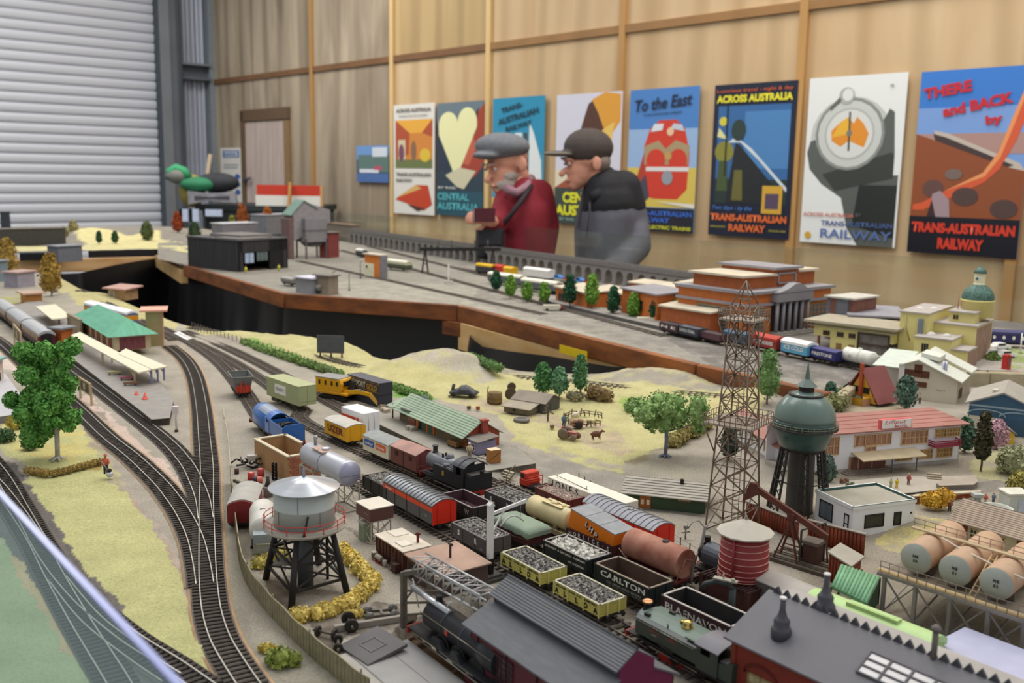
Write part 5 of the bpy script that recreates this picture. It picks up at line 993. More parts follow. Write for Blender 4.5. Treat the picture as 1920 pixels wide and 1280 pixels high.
g=G(1370,1170); t=Th('water_crane','dark green water crane column behind the BLAENAVON wagon','water crane',(g.x,g.y,0),rad(150)); obj('column',B().rod((0,0,0),(0,0,.034),.0036,.003,n=14),mat('#3c4443',.5),t); obj('arm',B().tube([(0,0,.033),(.004,0,.038),(.016,0,.038),(.026,0,.033),(.029,0,.028)],.0026,8),mat('#3c4443',.5),t); obj('top',B().box(-.004,.018,-.003,.003,.0405,.042).sph((0,0,.0425),.002).rod((.009,0,.042),(.009,0,.047),.0007),mat('#a9a596',.4,.3),t)
A=G(478,868); Bq=G(540,905); t_h=HT(540,905,540,852); c0=A; d=(Bq-A); rz=atan2(d.y,d.x); L=d.length; t=Th('coal_bin','open topped brick coal bin with pale coping beside the blue tender','bin',(A.x,A.y,0),rz)
BK1=mat('#a9835a',.8,var=.1,scale=40); BK2=mat('#9a5f48',.8,var=.3,scale=160,hex2='#b78a68'); CP=mat('#c9bda2',.75,var=.08); hB=.034; D_=.047; w=.004
obj('side_wall',B().box(0,L,0,w,0,hB),BK1,t); obj('end_wall',B().box(L-w,L,w,D_,0,hB),BK2,t); obj('back_wall',B().box(0,L*.5,D_-w,D_,0,hB),BK1,t); obj('far_wall',B().box(0,w,w,D_-w,0,hB),BK1,t)
obj('coping',B().box(-.0008,L+.0008,-.0008,w+.0008,hB,hB+.0016).box(L-w-.0008,L+.0008,w,D_,hB,hB+.0016).box(0,L*.5,D_-w-.0008,D_+.0008,hB,hB+.0016).box(-.0008,w+.0008,w,D_,hB,hB+.0016),CP,t)
br=None; R=random.Random(5); bm1=mat('#a4664c',.8,var=.15,scale=200); bm2=mat('#b57f62',.8,var=.15,scale=200)
for j in range(9):
	for i in range(8):
		y=.0005+i*.0058+(.0029 if j%2 else 0)
		if y+.0052>D_: continue
		m=bm1 if R.random()<.6 else bm2; obj('brick',B().box(L-.0001,L+.0004+R.random()*.0003,y,y+.0054,.0008+j*.0037,.0008+j*.0037+.0033),m,t)
g=G(470,868);
for k,(x,y,c,lab) in enumerate([(471,899,'#b03028','red drum with a white lid near the brick bin'),(489,892,'#a83a30','red drum standing behind the other red drum')]):
	g=G(x,y); t=Th('oil_drum',lab,'drum',(g.x,g.y,0)); obj('body',B().lathe([(.0045,0),(.0045,.003),(.0048,.0034),(.0045,.0038),(.0045,.010),(.004,.010)],n=18),mat(c,.45),t); obj('lid',B().lathe([(.0044,.0098),(.0005,.0101)],n=18),mat('#cfc8bd'),t)
g=G(483,905); t=Th('oil_drum','pink and navy drum lying on its side','drum',(g.x,g.y,.0042),rad(20)); obj('body',B().lathe([(.001,-.006),(.0042,-.006),(.0042,.006),(.001,.006)],n=18,axis='x'),mat('#c96a58',.5),t); obj('band',B().lathe([(.0044,-.006),(.0044,-.001),(.0042,-.001)],n=18,axis='x'),mat('#23283f',.5),t)
g=G(470,878); t=Th('scrap_heap','heap of black scrap machinery with a white engine block','scrap',(g.x,g.y,0)); R=random.Random(3); b=B()
for i in range(16): p=Vector((R.uniform(-.014,.012),R.uniform(-.009,.012),R.uniform(.002,.012))); b.beam(p,p+Vector((R.uniform(-.01,.01),R.uniform(-.01,.01),R.uniform(-.004,.006))),R.uniform(.001,.003))
obj('junk',b,mat('#2a2625',.6),t,kind='stuff'); obj('engine_block',B().cb((0,.003,.014),(.010,.008,.008),.5).rod((-.006,.003,.012),(.008,.006,.016),.003),mat('#b9b3a9',.5,var=.2),t); obj('coil',B().tube([(-.03,.008,.004),(-.022,.010,.010),(-.012,.006,.009)],.0012),BLACK,t)
g=G(444,888); t=Th('oil_drum','small dark brown drum by the fence','drum',(g.x,g.y,0)); obj('body',B().lathe([(.003,0),(.003,.007),(.0025,.007)],n=14),mat('#4a2f28'),t); obj('lid',B().lathe([(.0028,.007),(.0003,.0072)],n=14),mat('#6b4a40'),t)
g=G(452,908); t=Th('plank','dark timber beam lying near the drums','plank',(g.x,g.y,0),rad(-45)); obj('body',B().box(-.018,.018,-.0016,.0016,0,.003),mat('#5d554c',.8,var=.2),t)
g=G(515,900); h=HT(515,900,515,867); t=Th('ladder_rack','short black perforated rack beside the brick bin','rack',(g.x,g.y,0),rad(-20)); obj('upright',B().box(-.003,-.002,-.002,.002,0,h).box(.002,.003,-.002,.002,0,h),BLACK,t)
for k in range(6): obj('rung',B().box(-.002,.002,-.002,.002,h*(k+.4)/6.2,h*(k+.7)/6.2),BLACK,t)
g=G(503,930); t=Th('chimney_pot','grey brick chimney stump with a dark pot behind the round tank','chimney',(g.x,g.y,0)); obj('stack',B().lathe([(.006,0),(.006,.010),(.008,.011),(.008,.013),(.0055,.0135)],n=16),mat('#8a7b76',.8,var=.2,scale=90),t); obj('pot',B().lathe([(.0045,.0135),(.0022,.020),(.0022,.026),(.001,.026)],n=14),mat('#45423f'),t)
A=G(452,960,.01); t=Th('parked_van','dark red van with a pale grey roof by the mesh fence','wagon',(A.x+.004,A.y+.004,0),rad(-82)); chassis(t,.07); obj('body',B().prism([(-.0155,.0085),(.0155,.0085)]+list(reversed(arc(.031,.006,0,8,.028))),'x',-.035,.035),mat('#7c2426',.5,var=.08),t); obj('roof',B().shell([(u,v+.001) for u,v in arc(.031,.006,.001,10,.028)],'x',-.037,.032,.001),mat('#aaa69e',.65,var=.1),t)
A=G(482,1020,.01); t=Th('white_tank','white cylindrical tank wagon behind the round water tower','tank',(A.x-.002,A.y+.035,0),rad(-75)); chassis(t,.07); obj('tank',B().lathe([(.001,-.036),(.010,-.035),(.0145,-.032),(.0148,-.03),(.0148,.03),(.0145,.032),(.010,.035),(.001,.036)],c=(0,0,.0235),n=26,axis='x'),mat('#cdc8be',.5,var=.12,scale=40),t); text('L',BLACK,t,Matrix.Translation((.005,0,.0386)),h=.006,bold=.03); obj('end_box',B().box(.034,.05,-.011,.011,.006,.026),mat('#9aa0a3',.5),t)
fpts=[(418,772),(428,830),(433,900),(438,960),(444,1010),(450,1056),(462,1092),(484,1126),(527,1175),(578,1226),(640,1278),(700,1325)]
FP=curve(fpts,0,.006); t=Th('mesh_fence','curved khaki woven mesh fence around the yard','fence'); MF=mat('#8d8468',.85,var=.2,scale=150); R=random.Random(2)
k0=int(len(FP)*.40); n=len(FP)
FPm=FP[k0:];
def fh(i): return .020+.0008*sin(i*.7)
for s in range(0,len(FPm)-1,14):
	seg=FPm[s:s+15]; vs=[]
	for i,p in enumerate(seg):
		d,nn=perp(FPm,s+i)
		for o in (-.0004,.0004):
			for z in (-.001,fh(s+i)): q=p+nn*o; vs.append((q.x,q.y,z))
	k=len(seg); b=B().add(vs,[(i*4+a,i*4+c,(i+1)*4+c,(i+1)*4+a) for i in range(k-1) for a,c in ((0,1),(1,3),(3,2),(2,0))])
	for i in range(0,k):
		d,nn=perp(FPm,s+i); b.beam(seg[i]-nn*.0007+Vector((0,0,0)),seg[i]-nn*.0007+Vector((0,0,fh(s+i))),.0003)
	obj('mesh_panel',b,MF,t)
	obj('post',B().rod(seg[0],seg[0]+Vector((0,0,.024)),.0008),mat('#7d755c',.8),t)
top=[p+Vector((0,0,fh(i)+.0005)) for i,p in enumerate(FPm)]; obj('top_wire',B().tube(top[::2],.0006,5),mat('#a59b7c',.8),t)
t=Th('low_kerb','long pale kerb wire continuing the mesh fence along the yard edge','kerb'); FQ=FP[:k0+1]; b=B().tube([p+Vector((0,0,.008)) for p in FQ[::2]],.0008,6); obj('rail',b,mat('#b5ab92',.8,var=.1),t)
for p in FQ[::8]: obj('post',B().rod(p,p+Vector((0,0,.008)),.0006),mat('#a59b84'),t)
g=G(478,1058); t=Th('mesh_gate','open khaki mesh gate by the trestle','gate',(g.x,g.y,0),rad(8)); b=B(); box_frame(b,0,.024,.002,.022,-.0005,.0005,.0012); obj('frame',b,mat('#a09878'),t); b=B()
for k in range(12): b.beam((.0015+k*.002,0,.003),(.0015+k*.002,0,.0215),.0003)
for k in range(9): b.beam((.001,0,.004+k*.002),(.023,0,.004+k*.002),.0003)
obj('mesh',b,MF,t)
# goods platform, containers, farm
def slab(name,label,cat,px,h,top,sidec,z=0.,zt=None):
	P=[G(x,y,h if zt is None else zt) for x,y in px]; c=sum(P,Vector())/len(P); t=Th(name,label,cat,(c.x,c.y,z)); b=B(); b.prism([(p.x-c.x,p.y-c.y) for p in P],'z',0,h-z); o=obj('side_wall',b,sidec,t); o.data.transform(Matrix.Diagonal((.996,.996,.98,1)))
	obj('top',B().prism([(p.x-c.x,p.y-c.y) for p in P],'z',h-z-.0008,h-z),top,t); return t,c
PT=mat('#8f8a7f',.8,var=.12,scale=40); PS=mat('#5d574c',.85,var=.25,scale=120)
slab('goods_platform','long grey goods platform with dark stone edge under the green roofed shed','platform',[(690,785),(700,776),(760,766),(980,846),(1005,868),(905,884),(880,876)],.012,PT,PS)
rp_=G(960,870,.006); t=Th('ramp','grey wedge ramp at the end of the goods platform','ramp',(0,0,0)); q=[G(905,884,.012),G(975,866,.012),G(1006,876,.0005),G(945,905,.0005)]
obj('body',B().add(q+[Vector((p.x,p.y,-.001)) for p in q],[(0,1,2,3),(7,6,5,4),(0,4,5,1),(1,5,6,2),(2,6,7,3),(3,7,4,0)]),mat('#857f74',.8,var=.12),t)
g=G(940,902); t=Th('steps','small timber steps with a handrail at the platform end','steps',(g.x,g.y,0),RA.rz+.15); ST=mat('#a59a80',.7,var=.1)
for k in range(5): obj('tread',B().box(-.009,.009,-.001+k*.0035,.0035+k*.0035,k*.0024,k*.0024+.001),ST,t)
obj('stringer',B().prism([(-.001,0),(.003,0),(.019,.0115),(.015,.0115)],'x',-.0098,-.009).prism([(-.001,0),(.003,0),(.019,.0115),(.015,.0115)],'x',.009,.0098),mat('#6e6553'),t); obj('handrail',B().rod((.0095,0,0),(.0095,0,.010),.0005).rod((.0095,.016,.010),(.0095,.016,.022),.0005).rod((.0095,0,.010),(.0095,.016,.022),.0005),mat('#6e6553'),t)
A=G(741,788,.012); Bq=G(868,845,.012); d=Bq-A; rz=atan2(d.y,d.x); L=d.length; D_=.062; z0=.012; he=.034; hr=.052
t=Th('goods_shed','brown and green goods shed with a pale green pitched roof on the platform','building',(A.x,A.y,z0),rz); RF=mat('#8fa088',.65,var=.12,scale=30,stretch=(1,4,1)); GW_=mat('#4c5f42',.6,var=.12); OW=mat('#9a5630',.6,var=.12); BW=mat('#6d6146',.7,var=.15)
obj('front_wall',B().box(0,L,.008,.0095,0,he-.012),BW,t); obj('back_wall',B().box(0,L,D_-.0015,D_,0,he-.012),BW,t)
e1=he-.012; r1=hr-.012
obj('gable_wall',B().prism([(.008,0),(D_,0),(D_,e1),((D_)/2,r1-.001),(.008,e1)],'x',L-.0015,L),mat('#a84a34',.6,var=.1),t); obj('gable_wall',B().prism([(.008,0),(D_,0),(D_,e1),((D_)/2,r1-.001),(.008,e1)],'x',0,.0015),OW,t)
for k in range(9):
	f0,f1=k/9,(k+1)/9; y0=-.004+(D_/2+.004)*f0; y1=-.004+(D_/2+.004)*f1+.0008; za=e1-.004+(r1-e1+.004)*f0; zb=e1-.004+(r1-e1+.004)*f1
	obj('roof_sheet',B().prism([(y0,za+.0014),(y1,zb+.0009),(y1,zb),(y0,za+.0004)],'x',-.003,L+.004),RF,t)
obj('back_roof',B().shell([(D_/2,r1+.001),(D_+.006,e1-.004)],'x',-.003,L+.004,.0012),RF,t)
for x0,x1,m,n in ((.03,.052,mat('#8a4f3c',.6,var=.2,scale=100),'panel'),(.056,.063,mat('#c06a30',.6),'door_post'),(.064,.072,BLACK,'doorway'),(.073,.086,GW_,'door'),(.087,.092,mat('#c06a30',.6),'door_post'),(.093,.106,GW_,'door'),(.107,.112,mat('#c06a30',.6),'door_post')):
	if x1<L: obj(n,B().box(x0,x1,.0066,.0082,.0,.0175),m,t)
Wn(t,L-.016,L-.004,.004,.016,mat('#c27038'),GLASSD,3,4,off=.0078); Wn(t,.006,.018,.010,.016,mat('#4b4433'),GLASSD,1,1,off=.0078)
w=Wn(t,.018,.026,.012,.018,mat('#6b2c22'),GLASSD,2,2,face='r',off=L); Wn(t,.028,.038,.021,.026,mat('#6b2c22'),GLASSD,3,1,face='r',off=L)
text('PARCELS OFFICE',mat('#b9a58e'),t,side_M(.041,.0062,.010),w=.018,h=.003)
obj('louvre',B().box(.018,.045,-.001,.0042,e1+.0012,e1+.0024),mat('#3f423d'),t); o=t.children[-1];
obj('chimney',B().box(L+.001,L+.009,D_*.45,D_*.45+.009,0,r1+.001).box(L,L+.010,D_*.45-.001,D_*.45+.010,r1+.001,r1+.003),mat('#9c4a3a',.7,var=.2,scale=120),t)
obj('veranda_post',B().rod((-.016,.004,0),(-.016,.004,e1+.002),.0013),mat('#54483a'),t); obj('veranda_roof',B().shell([(-.004,e1-.001),(D_*.5,e1+.009)],'x',-.024,-.002,.0012),RF,t)
obj('sign_board',B().box(.030,.052,D_/2,D_/2+.001,r1+.0005,r1+.0045),mat('#8f9a92'),t)
p=along(Vector((A.x,A.y,0)),rz,L+.004,.006); t=Th('lean_to_hut','lilac grey hut with a flat brown-grey roof against the goods shed','hut',(p.x,p.y,z0),rz); obj('wall',B().box(0,.026,0,.03,0,.0185),mat('#8d88a4',.6,var=.08),t); obj('roof',B().prism([(-.003,.0185),(.033,.0235),(.033,.0245),(-.003,.0195)],'x',-.004,.030),mat('#7d756b',.7,var=.12),t); Wn(t,.009,.019,.004,.014,mat('#c9c4d0'),GLASSD,2,2,off=0); obj('base',B().box(-.002,.034,-.002,.034,-.004,0),PS,t)
g=G(925,866,.012); t=Th('parcel_crate','tall brown parcel tied with string and a white label','crate',(g.x,g.y,.012),.5); obj('body',B().box(-.008,.008,-.007,.007,0,.0185),mat('#a5703a',.6,var=.08),t,bevel=.0005); obj('string',B().beam((-.0081,-.0071,.006),(.0081,-.0071,.016),.0005).beam((.0082,-.007,.004),(.0082,.007,.015),.0005),mat('#5a3a20'),t); obj('label_card',B().box(.0081,.0084,-.004,.003,.006,.011),WHITE,t); obj('top',B().box(-.0078,.0078,-.0068,.0068,.0185,.0188),mat('#d9c3a0'),t)
g=G(852,838,.012); t=Th('handcart','low brown handcart on the platform beside the green doors','cart',(g.x,g.y,.012),RC.rz); obj('deck',B().box(-.011,.011,-.005,.005,.003,.009),mat('#7d5a34',.6),t);
for x in (-.008,.008): obj('wheel',B().lathe([(.001,-.0004),(.002,-.0004),(.002,.0004),(.001,.0004)],c=(x,-.0045,.002),n=10,axis='y').lathe([(.001,-.0004),(.002,-.0004),(.002,.0004),(.001,.0004)],c=(x,.0045,.002),n=10,axis='y'),DARK,t)
for k,(x,y,lab,c) in enumerate([(771,806,'pale grey trunk near the platform edge','#a39a8e'),(722,772,'pair of pale boxes strapped as one at the platform head','#b3a793'),(908,858,'thin pale board lying on the platform','#a59d8f'),(905,848,'dark green bin under the gable window','#54624e')]):
	g=G(x,y,.012); t=Th('luggage',lab,'box',(g.x,g.y,.012),RC.rz); h=(.006,.006,.0015,.007)[k]; obj('body',B().box(-.008,.008,-.005,.005,0,h),mat(c,.7,var=.1),t); obj('strap',B().box(-.001,.001,-.0052,.0052,0,h+.0002),mat('#6b6257'),t)
def tiny(x,y,z,label,shirt,legs,hat=None,h=.0215,rz=0.,sit=False,s=1.):   # a model figure a couple of centimetres tall, one continuous body
	g=G(x,y,z); t=Th('figurine',label,'figurine',(g.x,g.y,z),rz); b=B(); q=h/.0215
	for sg in (-1,1): b.rod((sg*.0016*q,0,0),(sg*.0012*q,0,.0105*q),.0011*q,.0016*q,8)
	o=obj('legs',b,mat(legs,.7),t)
	b=B().lathe([(.0018*q,.0098*q),(.0028*q,.012*q),(.0030*q,.0165*q),(.0012*q,.0180*q)],n=10)
	for sg in (-1,1): b.tube([(sg*.003*q,0,.0165*q),(sg*.0040*q,-.0006*q,.0130*q),(sg*.003*q,-.0024*q,.0105*q)],.0008*q)
	obj('body',b,mat(shirt,.7),t); obj('head',B().sph((0,0,.0198*q),.0015*q,10,(1,1,1.2)),mat('#b98a6c',.6),t)
	if hat: obj('hat',B().lathe([(.0022*q,.0203*q),(.0016*q,.0207*q),(.0013*q,.0218*q),(.0002,.0221*q)],n=10),mat(hat,.6),t)
	return t
tiny(880,858,.012,'tiny model porter in beige standing on the goods platform','#c9b592','#8d8676','#d8cdb5')
A=G(1027,922,.004); Bq=G(1172,972,.004); a2=G(1027,893,.034); b2=G(1162,946,.034); d=b2-a2; rz=atan2(d.y,d.x); L=d.length
t=Th('lorry_trailer','long white box trailer lettered JONES behind the red van','trailer',(a2.x,a2.y,0),rz); IV=mat('#dfdccb',.5,var=.03); z_=.034
obj('box',B().box(0,L,0,.030,.008,z_),IV,t,bevel=.0006); obj('chassis',B().box(.004,L-.004,.004,.026,.005,.008),BLACK,t)
for x in (L*.72,L*.84):
	for y in (.003,.027): obj('wheel',B().lathe([(.002,-.002),(.0058,-.002),(.0058,.002),(.002,.002)],c=(x,y,.0058),n=16,axis='y'),BLACK,t)
for ch,x in zip('JONES',(.010,.020,.032,.044,.055)): text(ch if ch!='J' else 'I',BLACK,t,side_M(x,-.0003,.0283),h=.0085,bold=.01)
g=G(1000,915); t=Th('lorry_cab','red lorry cab with an open back beside the gravel wagon','lorry',(g.x,g.y,0),rz); RL_=mat('#c8402e',.4,var=.06)
obj('cab',B().box(-.015,.000,-.012,.012,.004,.013).box(-.0145,-.002,-.0115,.0115,.013,.0215),RL_,t,bevel=.001); obj('chassis',B().box(-.015,.020,-.010,.010,.003,.0055),DARK,t); obj('back_rail',B().beam((.002,-.012,.010),(.002,.012,.010),.001).beam((.002,-.012,.016),(.002,.012,.016),.001).beam((.004,-.012,.005),(.004,-.012,.018),.001).beam((.004,.012,.005),(.004,.012,.018),.001),RL_,t)
obj('window',B().box(-.0148,-.0143,-.009,.009,.0145,.0205).box(-.012,-.005,-.0118,-.0112,.0145,.0205),GLASSD,t)
for x in (-.009,.014):
	for y in (-.010,.010): obj('wheel',B().lathe([(.0015,-.0016),(.0045,-.0016),(.0045,.0016),(.0015,.0016)],c=(x,y,.0045),n=14,axis='y'),BLACK,t)
A=G(452,742); rzz=rad(-58); t=Th('hopper_wagon','grey hopper wagon with red chutes standing alone on the far siding','wagon',(A.x,A.y,.004),rzz-rad(8)); chassis(t,.058); HG=mat('#6f706c',.6,var=.12)
b=B();
for P_ in (((-.030,-.018,.036),(.030,-.018,.036),(.024,-.012,.010),(-.024,-.012,.010)),((-.030,.018,.036),(.030,.018,.036),(.024,.012,.010),(-.024,.012,.010)),((-.030,-.018,.036),(-.030,.018,.036),(-.024,.012,.010),(-.024,-.012,.010)),((.030,-.018,.036),(.030,.018,.036),(.024,.012,.010),(.024,-.012,.010))): b.quad(*P_)
b.quad((-.026,-.014,.018),(.026,-.014,.018),(.026,.014,.018),(-.026,.014,.018)); obj('hopper',b,HG,t); obj('rim',B().tube([(-.030,-.018,.036),(.030,-.018,.036),(.030,.018,.036),(-.030,.018,.036),(-.030,-.018,.036)],.0009),mat('#85867f'),t)
obj('chute',B().box(.028,.031,-.013,.013,.008,.021),mat('#b03a28',.5),t)
for y in (-.006,.006): obj('rib',B().beam((.031,y,.008),(.0315,y*.6,.027),.0018),mat('#c44a30'),t)
def cont(name,label,a,b2,z,H,W,m,zb=.0,cat='container'):   # container box from its near lower edge at height zb
	A=G(*a,zb); Bq=G(*b2,zb); d=Bq-A; rz=atan2(d.y,d.x); L=d.length; t=Th(name,label,cat,(A.x,A.y,z),rz); obj('body',B().box(0,L,0,W,0,H),m,t,bevel=.0006); return t,L,rz
t,L,rz=cont('box_van','olive green box trailer with a white side panel standing on a dark support',(500,740),(560,762),.013,.033,.034,mat('#9fa679',.6,var=.05),.013,'trailer'); print('greenbox',L)
obj('roof',B().box(-.0003,L+.0003,-.0003,.0343,.033,.0338),mat('#a8ab80',.6,var=.05),t); obj('sign_board',B().box(L*.28,L*.62,-.0008,0,.010,.026),WHITE,t); text('FREIGHT',mat('#4c5a48'),t,side_M(L*.45,-.0010,.018),w=L*.26,h=.006); obj('door_line',B().box(L,L+.0004,.0168,.0172,.001,.032).box(L,L+.0004,.001,.033,.006,.0064),mat('#7d8460'),t); obj('support',B().beam((L*.75,.004,-.013),(L*.95,.030,-.013),.004).beam((L*.85,.017,-.012),(L*.85,.017,0),.004).box(.01,.03,.004,.03,-.008,0),mat('#4a433b'),t)
t,L,rz=cont('container','dark navy double container stack lettered EXPORT GOLD',(652,745),(711,765),.0,.043,.028,mat('#34353f',.5,var=.06),.0); print('export',L)
L2=L; obj('roof',B().box(-.0004,L+.0004,-.0004,.0284,.043,.0437),mat('#55555c',.55),t); obj('joint',B().box(-.0005,L+.0005,-.0005,.0285,.0212,.0219),BLACK,t); obj('trim_line',B().box(0,L,-.0005,0,.0405,.041).box(0,L,-.0005,0,.0255,.026),mat('#b58a2c'),t)
text('EXPORT',mat('#d9d2bb'),t,side_M(L*.37,-.0006,.0335),w=L*.42,h=.0105,bold=.02); text('GOLD',mat('#b98a25'),t,side_M(L*.78,-.0006,.0325),w=L*.32,h=.0105,bold=.02); text('X',mat('#c08a28'),t,side_M(L*.08,-.0006,.0345),h=.009,bold=.08)
t,L,rz=cont('container','white container with an orange red stripe on a flat wagon behind the yellow van',(640,797),(681,812),.014,.030,.030,mat('#e9e9e9',.45,var=.02),.014); print('white',L)
obj('stripe',B().box(.001,L*.80,-.0005,0,.016,.0205),mat('#d2482c',.5,var=.03),t); obj('logo',B().lathe([(.0028,-.0007),(.0028,-.0005)],c=(L*.68,0,.0182),n=14,axis='y'),mat('#b9b09a'),t); obj('door_rod',B().rod((L+.0006,.010,.002),(L+.0006,.010,.028),.0005).rod((L+.0006,.020,.002),(L+.0006,.020,.028),.0005),mat('#c9c9cc'),t); obj('deck',B().box(-.002,L+.006,-.001,.031,-.005,-.0008).box(.004,.008,.004,.026,-.0135,-.005).box(L-.008,L-.004,.004,.026,-.0135,-.005),mat('#c9cdd6',.5),t)
g=G(635,748); rz=rad(-30); t=Th('excavator','yellow track excavator with its jointed arm reaching down','excavator',(g.x,g.y,0),rz); YE=mat('#e3a81e',.4,var=.06,scale=50); YD=mat('#d79a18',.45,var=.06)
for y in (-.014,.014): obj('crawler',B().prism([(-.03,.003),(-.026,0),(.026,0),(.03,.003),(.03,.007),(.026,.010),(-.026,.010),(-.03,.007)],'y',y-.005,y+.005),BLACK,t)
obj('turntable',B().box(-.036,.034,-.019,.019,.012,.017),YD,t,bevel=.001); obj('house',B().prism([(-.038,.017),(.018,.017),(.022,.032),(.018,.040),(-.038,.040)],'y',-.018,.016),YE,t,bevel=.0008); obj('roof',B().box(-.039,.016,-.0185,.0165,.040,.0415),mat('#8f8c8a',.5),t)
for x in (-.028,-.014,.0,.012): w=obj('window',B().box(x-.003,x+.003,-.0187,-.018,.027,.037),YD,t); obj('pane',B().box(x-.002,x+.002,-.019,-.0186,.028,.036),GLASSD,w)
obj('windscreen',B().box(.0195,.0225,-.012,.010,.027,.036),GLASSD,t); obj('engine',B().cb((.024,.010,.026),(.014,.012,.016),.3).rod((.02,.006,.034),(.03,.0,.04),.002),mat('#3c3b39',.5),t)
obj('boom',B().beam((.022,-.010,.018),(.056,-.010,.022),.006,.007).beam((.054,-.010,.022),(.080,-.010,.020),.006,.006),YE,t); obj('arm',B().beam((.078,-.010,.021),(.104,-.010,.002),.0055,.0065),mat('#e3b04a',.4,var=.08),t); obj('ram',B().rod((.030,-.010,.022),(.060,-.010,.026),.0013).rod((.060,-.010,.026),(.084,-.010,.019),.001),STEEL,t)
obj('bucket',B().prism([(.100,.004),(.108,.006),(.110,.0),(.104,-.002),(.099,.0)],'y',-.016,-.004),mat('#a39a86',.4,.4),t)
A=G(582,662,.012); t=Th('billboard','blank dark grey billboard on short legs on the grassy rise','sign',(A.x+.022*2,A.y,.006),rad(-6)); obj('panel',B().box(-.030,.030,-.001,.001,.008,.046),mat('#54555b',.6,var=.08),t)
for x in (-.024,0,.024): obj('leg',B().beam((x,.001,-.012),(x,.001,.010),.002).beam((x,.012,-.012),(x,.001,.02),.0015),mat('#5a5248'),t)
obj('ledge',B().box(-.030,.030,-.004,-.001,.0075,.009),mat('#6b5550'),t)
t=Th('post_fence','long wire fence of thin grey posts beside the yard tracks','fence'); FPq=curve([(360,618),(420,638),(500,660),(570,684),(640,716)],0,.02); FM=mat('#6b6459',.8)
for p in FPq: obj('post',B().beam(p,p+Vector((0,0,.020)),.0014),FM,t)
for z in (.008,.013,.018): obj('wire',B().tube([p+Vector((0,0,z)) for p in FPq],.00025,4),FM,t)
A=G(968,775,.004); Bq=G(1008,780,.004)
t=Th('farm_shack','tumbledown grey farm shack with a low lean-to','shack',(G(990,772).x,G(990,772).y,.002),rad(-32)); GS=mat('#8a8072',.75,var=.15,scale=40); GW2=mat('#6e6453',.8,var=.2,scale=60)
obj('wall',B().prism([(.0,0),(.05,0),(.05,.018),(.024,.028),(.0,.018)],'x',-.030,.034),mat('#55544f',.8,var=.2),t); obj('roof',B().shell([(-.004,.0175),(.024,.0295),(.054,.0175)],'x',-.034,.037,.0012),GS,t); obj('lean_to',B().prism([(-.030,0),(0,0),(0,.0155),(-.030,.010)],'x',-.030,.020),GW2,t); obj('lean_to_roof',B().shell([(-.034,.0108),(.001,.0170)],'x',-.034,.024,.0012),mat('#9a8f7e',.75,var=.12),t)
obj('window',B().box(-.012,-.007,-.0306,-.030,.004,.008),BLACK,t); obj('doorway',B().box(.034,.0345,.010,.02,0,.014),mat('#3a3a3c'),t)
g=G(870,744); t=Th('car','old black rounded car wreck on the grass','car',(g.x,g.y,.003),rad(-12)); CB=mat('#3a3b40',.4,var=.1); b=B()
secs=[(-.026,.010,.004,.007),(-.022,.013,.003,.010),(-.012,.014,.003,.0125),(-.006,.0115,.003,.0185),(.004,.0115,.003,.020),(.012,.012,.003,.0165),(.020,.013,.003,.011),(.026,.011,.004,.008)]; vs=[]
for x,w,z0_,z1_ in secs: vs+=[(x,w*cos(a),z0_ if sin(a)<0 else z0_+(z1_-z0_)*sin(a)) for a in np.linspace(-.3,pi+.3,12)]
b.add(vs,[(i*12+j,(i+1)*12+j,(i+1)*12+(j+1)%12,i*12+(j+1)%12) for i in range(7) for j in range(12)],True); b.add(vs[:12],[tuple(range(12))]); b.add(vs[-12:],[tuple(range(12))]); obj('body',b,CB,t)
obj('window',B().box(-.004,.009,-.0122,-.0112,.0125,.0165),mat('#7d8084',.2),t)
for x in (-.016,.016): obj('wheel',B().lathe([(.001,-.0015),(.0042,-.0015),(.0042,.0015),(.001,.0015)],c=(x,-.0115,.0038),n=14,axis='y').lathe([(.001,-.0015),(.0042,-.0015),(.0042,.0015),(.001,.0015)],c=(x,.0115,.0038),n=14,axis='y'),BLACK,t)
g=G(847,743); t=Th('stump','dark weathered stump post beside the car wreck','stump',(g.x,g.y,.001)); obj('trunk',B().tube([(0,0,0),(.001,0,.010),(.004,0,.022)],.003,7),mat('#4a4238',.8,var=.2),t); obj('root',B().beam((0,0,.001),(-.006,-.004,0),.002).beam((0,0,.001),(.006,-.003,0),.002),mat('#4a4238'),t)
g=G(978,790); t=Th('tyre','large grey tyre lying flat by the shack','tyre',(g.x,g.y,.0)); obj('ring',B().lathe([(.0075,.001),(.0095,0),(.0125,.0005),(.0135,.003),(.0125,.0055),(.0095,.006),(.0075,.005),(.0075,.001)],n=26),mat('#77726a',.8,var=.15),t); obj('tread',B().lathe([(.0134,.002),(.0139,.003),(.0134,.004)],n=26),mat('#5d5952'),t)
g=G(928,757); t=Th('water_butt','rusty brown corrugated water tank on the grass','tank',(g.x,g.y,.002)); obj('body',B().lathe([(.0125,0),(.0125,.003),(.0129,.0036),(.0125,.0042),(.0125,.009),(.0129,.0096),(.0125,.0102),(.0125,.019),(.011,.0195),(.001,.0195)],n=18),mat('#8a7040',.7,var=.25,scale=60,hex2='#5c4426'),t); obj('pipe',B().tube([(-.013,-.002,0),(-.014,-.002,.018),(-.012,0,.03)],.001),mat('#6b5a3c'),t)
g=G(957,752); t=Th('cart_wheels','two old dark cart wheels leaning together by the shack','wheels',(g.x,g.y,.003),.5)
for k,(x,z,r) in enumerate(((0,.011,.011),(.004,.022,.0085))):
	b=B().lathe([(r*.82,-.001),(r,-.001),(r,.001),(r*.82,.001)],c=(x,k*.004,z),n=20,axis='y')
	for q in range(8): a=q*pi/4; b.beam((x,k*.004,z),(x+r*.9*cos(a),k*.004,z+r*.9*sin(a)),.001)
	obj('wheel',b,mat('#5a4a38',.7,var=.2),t)
